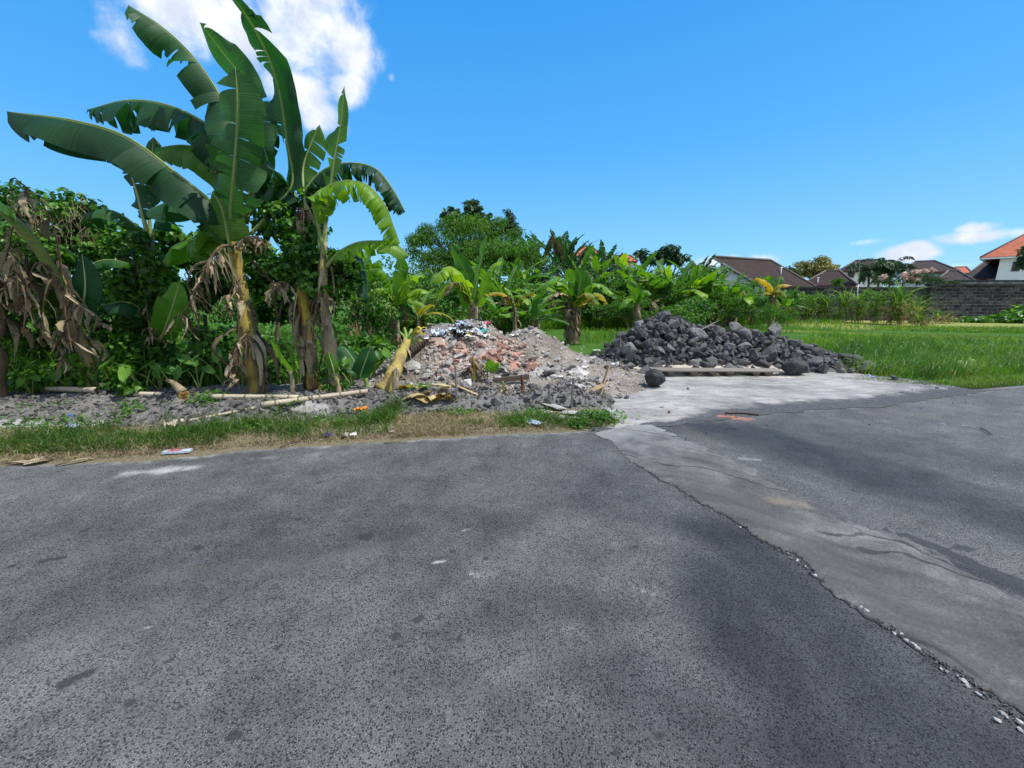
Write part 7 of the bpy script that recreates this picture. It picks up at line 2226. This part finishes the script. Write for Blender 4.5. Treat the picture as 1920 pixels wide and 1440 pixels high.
# concrete bits at the corner of the apron
p = hit(1062, 775)
for k, (px, py, sc, lb) in enumerate(((1040, 768, (.42, .26, .10), 'flat broken concrete slab at the bank corner below the pale grey stake'), (1062, 778, (.30, .2, .09), 'smaller cracked concrete slab under the pale stake'), (1088, 782, (.2, .15, .1), 'dark wet looking chunk beside the bright weeds'), (1052, 788, (.16, .12, .08), 'pale concrete lump above the grass verge'),
                                      (1080, 790, (.14, .10, .08), 'pale grey stone in the grass near the road corner'), (1028, 778, (.15, .1, .07), 'whitish stone left of the cracked slab'))):
    q = hit(px, py)
    put('concrete_slab' if k < 2 else 'stone', chunk_me[k] if k != 2 else rock_me[7 % len(rock_me)], q + Vector((0, 0, .04)), sc, (rnd.uniform(-.1, .1), rnd.uniform(-.1, .1), rnd.uniform(-.3, .3)), lb, 'concrete slab' if k < 2 else 'stone')
q = hit(996, 695)
put('concrete_block', brick_me[2], q + Vector((0, 0, .08)), (.30, .28, .34), (.1, .1, .5), 'large pinkish masonry block at the right front of the rubble heap', 'block')
q = hit(1028, 706)
put('stone', rock_me[4 % len(rock_me)], q + Vector((0, 0, .06)), (.28, .2, .2), (.1, 0, .5), 'dark grey stone right of the large pinkish block', 'stone')
q = hit(878, 728)
put('stone', chunk_me[3], q + Vector((0, -.08, .09)), (.22, .16, .26), (.2, .1, .3), 'white topped stone leaning on the long dark plank', 'stone')
q = hit(772, 694)
put('concrete_slab', chunk_me[5], q + Vector((0, 0, .08)), (.34, .22, .30), (.6, .2, .2), 'brownish flat slab tilted near the felled banana stem', 'concrete slab')
q = hit(905, 736)
put('plastic_bag', rock_me[8 % len(rock_me)], q + Vector((0, 0, .05)), (.22, .14, .14), (.2, 0, .8), 'dark lump of stone below the long dark plank', 'stone').name = 'stone'
for k, (px, py) in enumerate(((1118, 746), (1255, 774))):
    q = G(px, py, .006)
    put('brick_fragment', brick_me[k], q + Vector((0, 0, .018)), (.075, .06, .07), (0, .3, k), ('red brick bit on the apron beside the leaning stake', 'red brick bit near the middle of the apron front')[k], 'brick fragment')
for k, (px, py, s) in enumerate(((1160, 746, .14), (1175, 747, .10), (1290, 730, .07), (1240, 764, .06), (1675, 712, .2), (1757, 728, .06), (1690, 737, .06))):
    q = G(px, py, .006)
    put('stone', (chunk_me if k in (0, 3) else rock_me)[k % 6], q + Vector((0, 0, s * .2)), s, (0, 0, k), ('pale stone on the apron near the leaning stake', 'grey stone touching the pale stone on the apron', 'small dark stone on the apron right of the lone black rock', 'white stone chip on the apron front', 'dark stone at the edge of the lush grass', 'tiny dark stone near the right tip of the apron', 'tiny bluish stone on the right of the apron')[k], 'stone')

# stumps and sprouts in front of the heap
def sprout(name, label, px, py, hpx, r, mat, leafpx=None, lw=.1):
    b_ = hit(px, py)
    rt = thing(name, label, 'banana sprout', b_)
    tp = D(px, py - hpx, b_.y)
    trunk(rt, [b_ + Vector((0, 0, -.03)), (b_ + tp) / 2, tp], r, r * .7, mat, 10, int(px))
    if leafpx:
        leaf(rt, [tp - Vector((0, 0, .03))] + [D(x_, y_, b_.y - .04 * k) for k, (x_, y_) in enumerate(leafpx)], lw, 'ban_fresh', side=(.9, -.3, .3), droop=(25, 25), tears=(0, 0), seed=int(px), pet=.08, n=18, tip=.5, rr=.007, mid='midrib_pale')
    return rt


s = sprout('banana_stump', 'reddish brown banana stump with shredded sheaths behind the weathered stake', 889, 712, 40, .05, 'stem_red')
husks(s, np.array([tuple(s.location + Vector((0, 0, z))) for z in np.linspace(0, .35, 8)]), np.full(8, .05), 12, 33, (.12, .26), .5, 1, (.03, .07), .08)
sprout('banana_sprout', 'little sprout with one bright round green leaf on the rubble', 914, 718, 22, .013, 'stem_pale', ((917, 692), (926, 684), (936, 680)), .11)
s = sprout('banana_sprout', 'cut reddish sprout with a pale green tip right of the heap middle', 979, 737, 34, .022, 'stem_red')
s = sprout('banana_sprout', 'small cut sprout with brown skirt in front of the long dark plank', 943, 737, 22, .018, 'stem_green')
husks(s, np.array([tuple(s.location + Vector((0, 0, z))) for z in np.linspace(0, .12, 6)]), np.full(6, .02), 8, 34, (.06, .14), .5, 1, (.02, .05), .05)
s = sprout('banana_stump', 'orange brown uprooted stump lying on the bank left of the tallest banana', 345, 748, 14, .07, 'stem_red')
a, b_ = s.location + Vector((0, 0, .08)), D(312, 712, s.location.y)
MB().tube(spline([a, (a + b_) / 2 + Vector((0, 0, .03)), b_], 8), np.linspace(.06, .02, 8), 8).build('dry_stalk', M['husk'], s, True)
b_ = hit(552, 757)
rt = thing('cabbage_weed', 'rosette of bright green leaves in front of the crossing bamboo poles', 'weed', b_)
rs = np.random.RandomState(4)
mb = MB()
N = 16
az = np.arange(N) * 2.4
inst(mb, BROAD[0], BROAD[1], np.array(tuple(b_)) + np.array([0, 0, .07]) + np.stack([np.cos(az), np.sin(az), 0 * az], 1) * .02, frames(np.stack([np.cos(az) * .2, np.sin(az) * .2 - .2, 1 + 0 * az], 1), np.stack([np.cos(az), np.sin(az), rs.uniform(-.3, .5, N)], 1), rs, .1), rs.uniform(.09, .15, N), rs.uniform(.6, 1, N))
mb.build('leaf', M['weed'], rt)
MB().tube([b_, b_ + Vector((0, 0, .08))], [.02, .015], 6).build('stem', M['stem_green'], rt)
for k, (px, py, lb) in enumerate(((1810, 700, 'yellow green broad leaved weed at the edge of the lush grass'), (1833, 697, 'yellow green weed nearest the right border at the lush grass edge'))):
    b_ = Vector(Gv([px], [py])[0])
    rt = thing('broadleaf_weed', lb, 'weed', b_)
    mb = MB()
    N = 12
    az = np.arange(N) * 2.4
    inst(mb, HEART[0], HEART[1], np.array(tuple(b_)) + np.stack([np.cos(az) * .08, np.sin(az) * .06, rs.uniform(.06, .26, N)], 1), frames(np.stack([np.cos(az) * .3, np.sin(az) * .3 - .6, .7 + 0 * az], 1), np.stack([np.cos(az), np.sin(az), -.3 + 0 * az], 1), rs, .1), rs.uniform(.09, .17, N), rs.uniform(.9, 1, N))
    mb.build('leaf', M['ban_fresh'], rt)
    MB().tube([b_, b_ + Vector((0, 0, .22))], [.008, .005], 5).build('stem', M['stem_green'], rt)


# ------------------------------------------------------------------ litter
def crumple(name, label, cat, loc, size, mat, seed, flat=.35, n=9, up=.02, group=None, asp=.7):
    rs = np.random.RandomState(seed)
    g = np.linspace(-.5, .5, n)
    X, Y = np.meshgrid(g, g * asp, indexing='ij')
    Z = (fbm(X * 5 + seed, Y * 5 + seed, 3) - .45) * flat * 1.6 + rs.normal(0, .02, X.shape)
    X = X + rs.normal(0, .025, X.shape)
    az = rs.uniform(0, 6.3)
    V = np.stack([X, Y, Z], -1).reshape(-1, 3) * size
    ca, sa = math.cos(az), math.sin(az)
    V = V @ np.array([[ca, sa, 0], [-sa, ca, 0], [0, 0, 1]])
    V[:, 2] -= V[:, 2].min() * .6
    idx = np.arange(n * n).reshape(n, n)
    q = np.stack([idx[:-1, :-1], idx[1:, :-1], idx[1:, 1:], idx[:-1, 1:]], -1).reshape(-1, 4)
    mb = MB().add(V + np.array(tuple(loc)) + np.array([0, 0, up]), [q])
    o = mb.build(name, M[mat], None, False, loc)
    sol = o.modifiers.new('thickness', 'SOLIDIFY')
    sol.thickness = .002
    return tag(o, label, cat, group)


LIT = [
    ('torn_sack', 'big dirty cream cloth sack draped over the top of the rubble heap', 'sack', 848, 607, .52, 'cloth', .5), ('plastic_sheet', 'pale blue plastic sheet on the upper left of the heap', 'plastic sheet', 818, 606, .34, 'plastic_pale', .3),
    ('plastic_sheet', 'large pale blue crumpled sheet near the yellow wrapper on the heap', 'plastic sheet', 824, 632, .32, 'plastic_pale', .5), ('plastic_bag', 'grey black plastic bag on the top middle of the heap', 'plastic bag', 862, 632, .3, 'plastic_black', .6),
    ('plastic_bag', 'white plastic bag left of the teal plastic piece', 'plastic bag', 884, 628, .2, 'paper', .5), ('plastic_piece', 'teal plastic piece on the top of the heap', 'plastic piece', 909, 626, .2, 'plastic_teal', .5),
    ('paper_sheet', 'white paper near the teal plastic piece', 'paper', 912, 633, .2, 'paper', .3), ('plastic_piece', 'pink plastic scrap on the top right of the heap', 'plastic piece', 914, 612, .16, 'plastic_pink', .6),
    ('wrapper', 'yellow wrapper in the middle of the heap top', 'wrapper', 880, 633, .13, 'plastic_yellow', .5), ('wrapper', 'yellow green leaf like wrapper at the left top of the heap', 'wrapper', 788, 622, .24, 'plastic_yellow', .5),
    ('wrapper', 'small purple wrapper on the left top of the heap', 'wrapper', 794, 624, .1, 'plastic_purple', .4), ('plastic_bag', 'bluish bag at the back right of the heap top', 'plastic bag', 872, 613, .24, 'plastic_pale', .5),
    ('paper_sheet', 'pale paper sheet on the grey peak right of the trash', 'paper', 968, 631, .26, 'paper', .2), ('wrapper', 'dark blue scrap at the left foot of the heap', 'wrapper', 806, 708, .08, 'plastic_blue', .5),
    ('wrapper', 'bright blue scrap beside the large pinkish block', 'wrapper', 982, 707, .10, 'plastic_blue', .5), ('paper_sheet', 'white paper scrap on the grey slope above the leaning stake', 'paper', 1096, 692, .16, 'paper', .3),
    ('paper_sheet', 'white scrap half way to the rock heap', 'paper', 1152, 686, .18, 'paper', .3), ('paper_sheet', 'creamy sheet on the sand at the left end of the rocks', 'paper', 1118, 660, .3, 'paper', .3),
    ('wrapper', 'magenta scrap above the tip of the leaning stake', 'wrapper', 1144, 676, .09, 'plastic_pink', .4), ('paper_sheet', 'grey card lying on the sand in front of the rocks', 'paper', 1228, 682, .2, 'cloth', .1),
    ('wrapper', 'small blue wrapper by the left end of the board panel', 'wrapper', 1256, 697, .14, 'plastic_pale', .3), ('plastic_bag', 'tiny white bag at the edge of the lush grass', 'plastic bag', 1634, 711, .14, 'plastic_pale', .8),
    ('wrapper', 'crumpled orange wrapper in the verge grass', 'wrapper', 677, 778, .17, 'plastic_orange', .5), ('wrapper', 'small purple wrapper at the tarmac edge', 'wrapper', 615, 822, .11, 'plastic_purple', .6),
    ('paper_scrap', 'grey crumpled scrap right of the purple wrapper', 'paper', 648, 821, .13, 'cloth', .6), ('paper_scrap', 'bright white scrap at the tarmac edge below the orange wrapper', 'paper', 663, 821, .09, 'paper', .8),
    ('wrapper', 'long clear bluish plastic strip at the verge edge near the road corner', 'wrapper', 1000, 797, .3, 'plastic_pale', .25), ('carton', 'torn cream carton half sunk in the grass below the thin bamboo stick', 'carton', 332, 803, .3, 'cloth', .5),
    ('paper_scrap', 'pale scrap in the grass right of the white one', 'paper', 735, 815, .08, 'cloth', .4),
]
for k, (nm, lb, ct, px, py, s, mt, fl) in enumerate(LIT):
    road_side = py > 785
    p = hit(px, py)
    crumple(nm, lb, ct, p, s * (.75 if road_side else .9), mt, 800 + k, fl, up=.05 if nm in ('wrapper',) and py in (778,) else .025, asp=.35 if 'strip' in lb else .7)
rnd = random.Random(17)
for k in range(46):
    px, py = rnd.uniform(775, 905), rnd.uniform(600, 640)
    cn, mt = rnd.choice((('pale blue', 'plastic_pale'), ('pale blue', 'plastic_pale'), ('white', 'paper'), ('white', 'paper'), ('dark', 'plastic_black'), ('cream', 'cloth'), ('cream', 'cloth'), ('grey', 'coping'), ('grey', 'coping')))
    crumple('litter_scrap', cn + ' scrap in the household rubbish on top of the rubble heap', 'litter', hit(px, py), rnd.uniform(.08, .2), mt, 900 + k, rnd.uniform(.3, .7), n=6, group=cn + ' scraps on top of the heap')
p = hit(332, 852)
a, b_ = p + Vector((-.11, -.02, .022)), p + Vector((.12, .03, .022))
rt = thing('drink_carton', 'flattened pale blue and pink packet lying at the tarmac edge', 'packet', p)
V = MB().box((a + b_) / 2, (.25, .075, .022), Matrix.Rotation(.2, 3, 'Z'))
V.build('packet', M['plastic_pale'], rt)
MB().box((a + b_) / 2 + Vector((-.02, -.004, .013)), (.12, .05, .004), Matrix.Rotation(.2, 3, 'Z')).build('print', M['plastic_pink'], rt)

# water bottle
b_ = hit(139, 812)
bt = thing('water_bottle', 'clear plastic water bottle with blue cap standing on the verge at the left', 'bottle', b_)
prof = [(0, .030), (.01, .034), (.05, .033), (.055, .031), (.06, .034), (.10, .033), (.105, .031), (.11, .034), (.15, .034), (.175, .028), (.192, .014), (.205, .013)]
MB().tube([b_ + Vector((0, 0, z)) for z, _ in prof], [r_ * .95 for _, r_ in prof], 18).build('bottle_body', M['clear'], bt, True)
MB().tube([b_ + Vector((0, 0, .206)), b_ + Vector((0, 0, .226))], [.016, .016], 14).build('cap', M['plastic_blue'], bt)
MB().tube([b_ + Vector((0, 0, .075)), b_ + Vector((0, 0, .115))], [.0345, .0345], 18, False).build('wrap_band', M['plastic_pale'], bt, True)

# dry fronds at the road edge
for k, (pts, wd, lb) in enumerate(((((40, 873), (75, 870), (95, 862), (115, 858)), .05, 'curved dry pale frond lying at the tarmac edge on the left'), (((15, 872), (35, 871), (60, 873)), .03, 'thin dry frond beside the curved pale frond'), (((105, 876), (150, 868), (180, 862)), .02, 'straight straw coloured stalk at the tarmac edge'))):
    b_ = G(*pts[0])
    rt = thing('dry_frond', lb, 'dry frond', b_)
    leaf(rt, [G(x_, y_) + Vector((0, 0, .02 + .02 * (i == 1))) for i, (x_, y_) in enumerate(pts)], wd, 'ban_dry', droop=(20, 20), tears=(1, 1), gap=.2, seed=140 + k, pet=.05, n=20, rr=.008, mid='midrib_dry')
for k, (pts, lb) in enumerate(((((1360, 777), (1390, 777), (1422, 780)), 'rusty bent rod lying on the orange brick dust'), (((1838, 806), (1850, 811), (1858, 817)), 'thin bent wire on the right lane'))):
    P = [G(x_, y_) + Vector((0, 0, .02)) for x_, y_ in pts]
    o = MB().tube(spline(P, 10), [.012 if k == 0 else .006] * 10, 7).build('metal_rod', M['rust'], None, True, P[0])
    tag(o, lb, 'metal rod')
for k, (a_, b2, lb) in enumerate((((525, 843), (565, 832), 'dark thin twig on the straw at the tarmac edge'), ((720, 836), (765, 836), 'thin brown twig on the tarmac edge right of centre'), ((990, 735), (1012, 746), 'brown root end on the bank'))):
    p0, p1 = hit(*a_) + Vector((0, 0, .02)), hit(*b2) + Vector((0, 0, .02))
    o = MB().tube(spline([p0, (p0 + p1) / 2 + Vector((.01, .01, .015)), p1], 8), np.linspace(.007, .003, 8), 6).build('twig', M['bark'], None, True, p0)
    tag(o, lb, 'twig')

rs = np.random.RandomState(44)
N = 900
k = rs.randint(60, 219, N)
f = rs.rand(N)
cg = STRIP_A[k] * (1 - f)[:, None] + STRIP_A[np.minimum(k + 1, 219)] * f[:, None] + rs.normal(0, .022, (N, 2)) + STRIP_N[k] * .01
cg = np.concatenate([cg, np.array([0, 0])[None, :] + np.stack([rs.uniform(1.5, 8, 500), np.zeros(500)], 1)])
cg[N:, 1] = edge_y(cg[N:, 0]) + rs.normal(-.1, .35, 500)
o = scatter_lumps('loose_gravel', M['clod'], np.concatenate([cg, np.full((len(cg), 1), .008)], 1), rs.gamma(2.0, .0035, len(cg)) + .004, 91)
tag(o, None, None, None, 'stuff')

# white pebbles along the cracked edge of the strip
peb = [hull_stone('white_pebble', M['pebble'], 900 + k, 22, (1, .62, .5), 0, 0) for k in range(4)]
rnd = random.Random(3)
for px, py, r_ in ((1494, 1051, 8), (1527, 1079, 9), (1604, 1130, 7), (1613, 1139, 9), (1625, 1147, 11), (1677, 1188, 9), (1690, 1189, 7), (1700, 1202, 9), (1711, 1207, 9), (1720, 1216, 11), (1716, 1211, 8), (1765, 1254, 7), (1776, 1258, 5), (1808, 1278, 11), (1816, 1288, 9),
                  (1832, 1300, 7), (1838, 1304, 7), (1868, 1351, 11), (1880, 1338, 9), (1889, 1346, 6), (1912, 1356, 13), (1911, 1368, 10), (1450, 1016, 5), (1436, 1004, 5), (1388, 989, 5), (1796, 1268, 6), (1510, 1062, 4), (1800, 1274, 6)):
    q = G(px, py, .004)
    s = 1.15 * r_ / F * (q.y + .6)
    put('white_pebble', rnd.choice(peb), q + Vector((0, 0, s * .08)), s, (0, 0, rnd.uniform(0, 6)), 'small white pebble lodged in the crack beside the concrete strip', 'pebble', 'white pebbles along the crack')
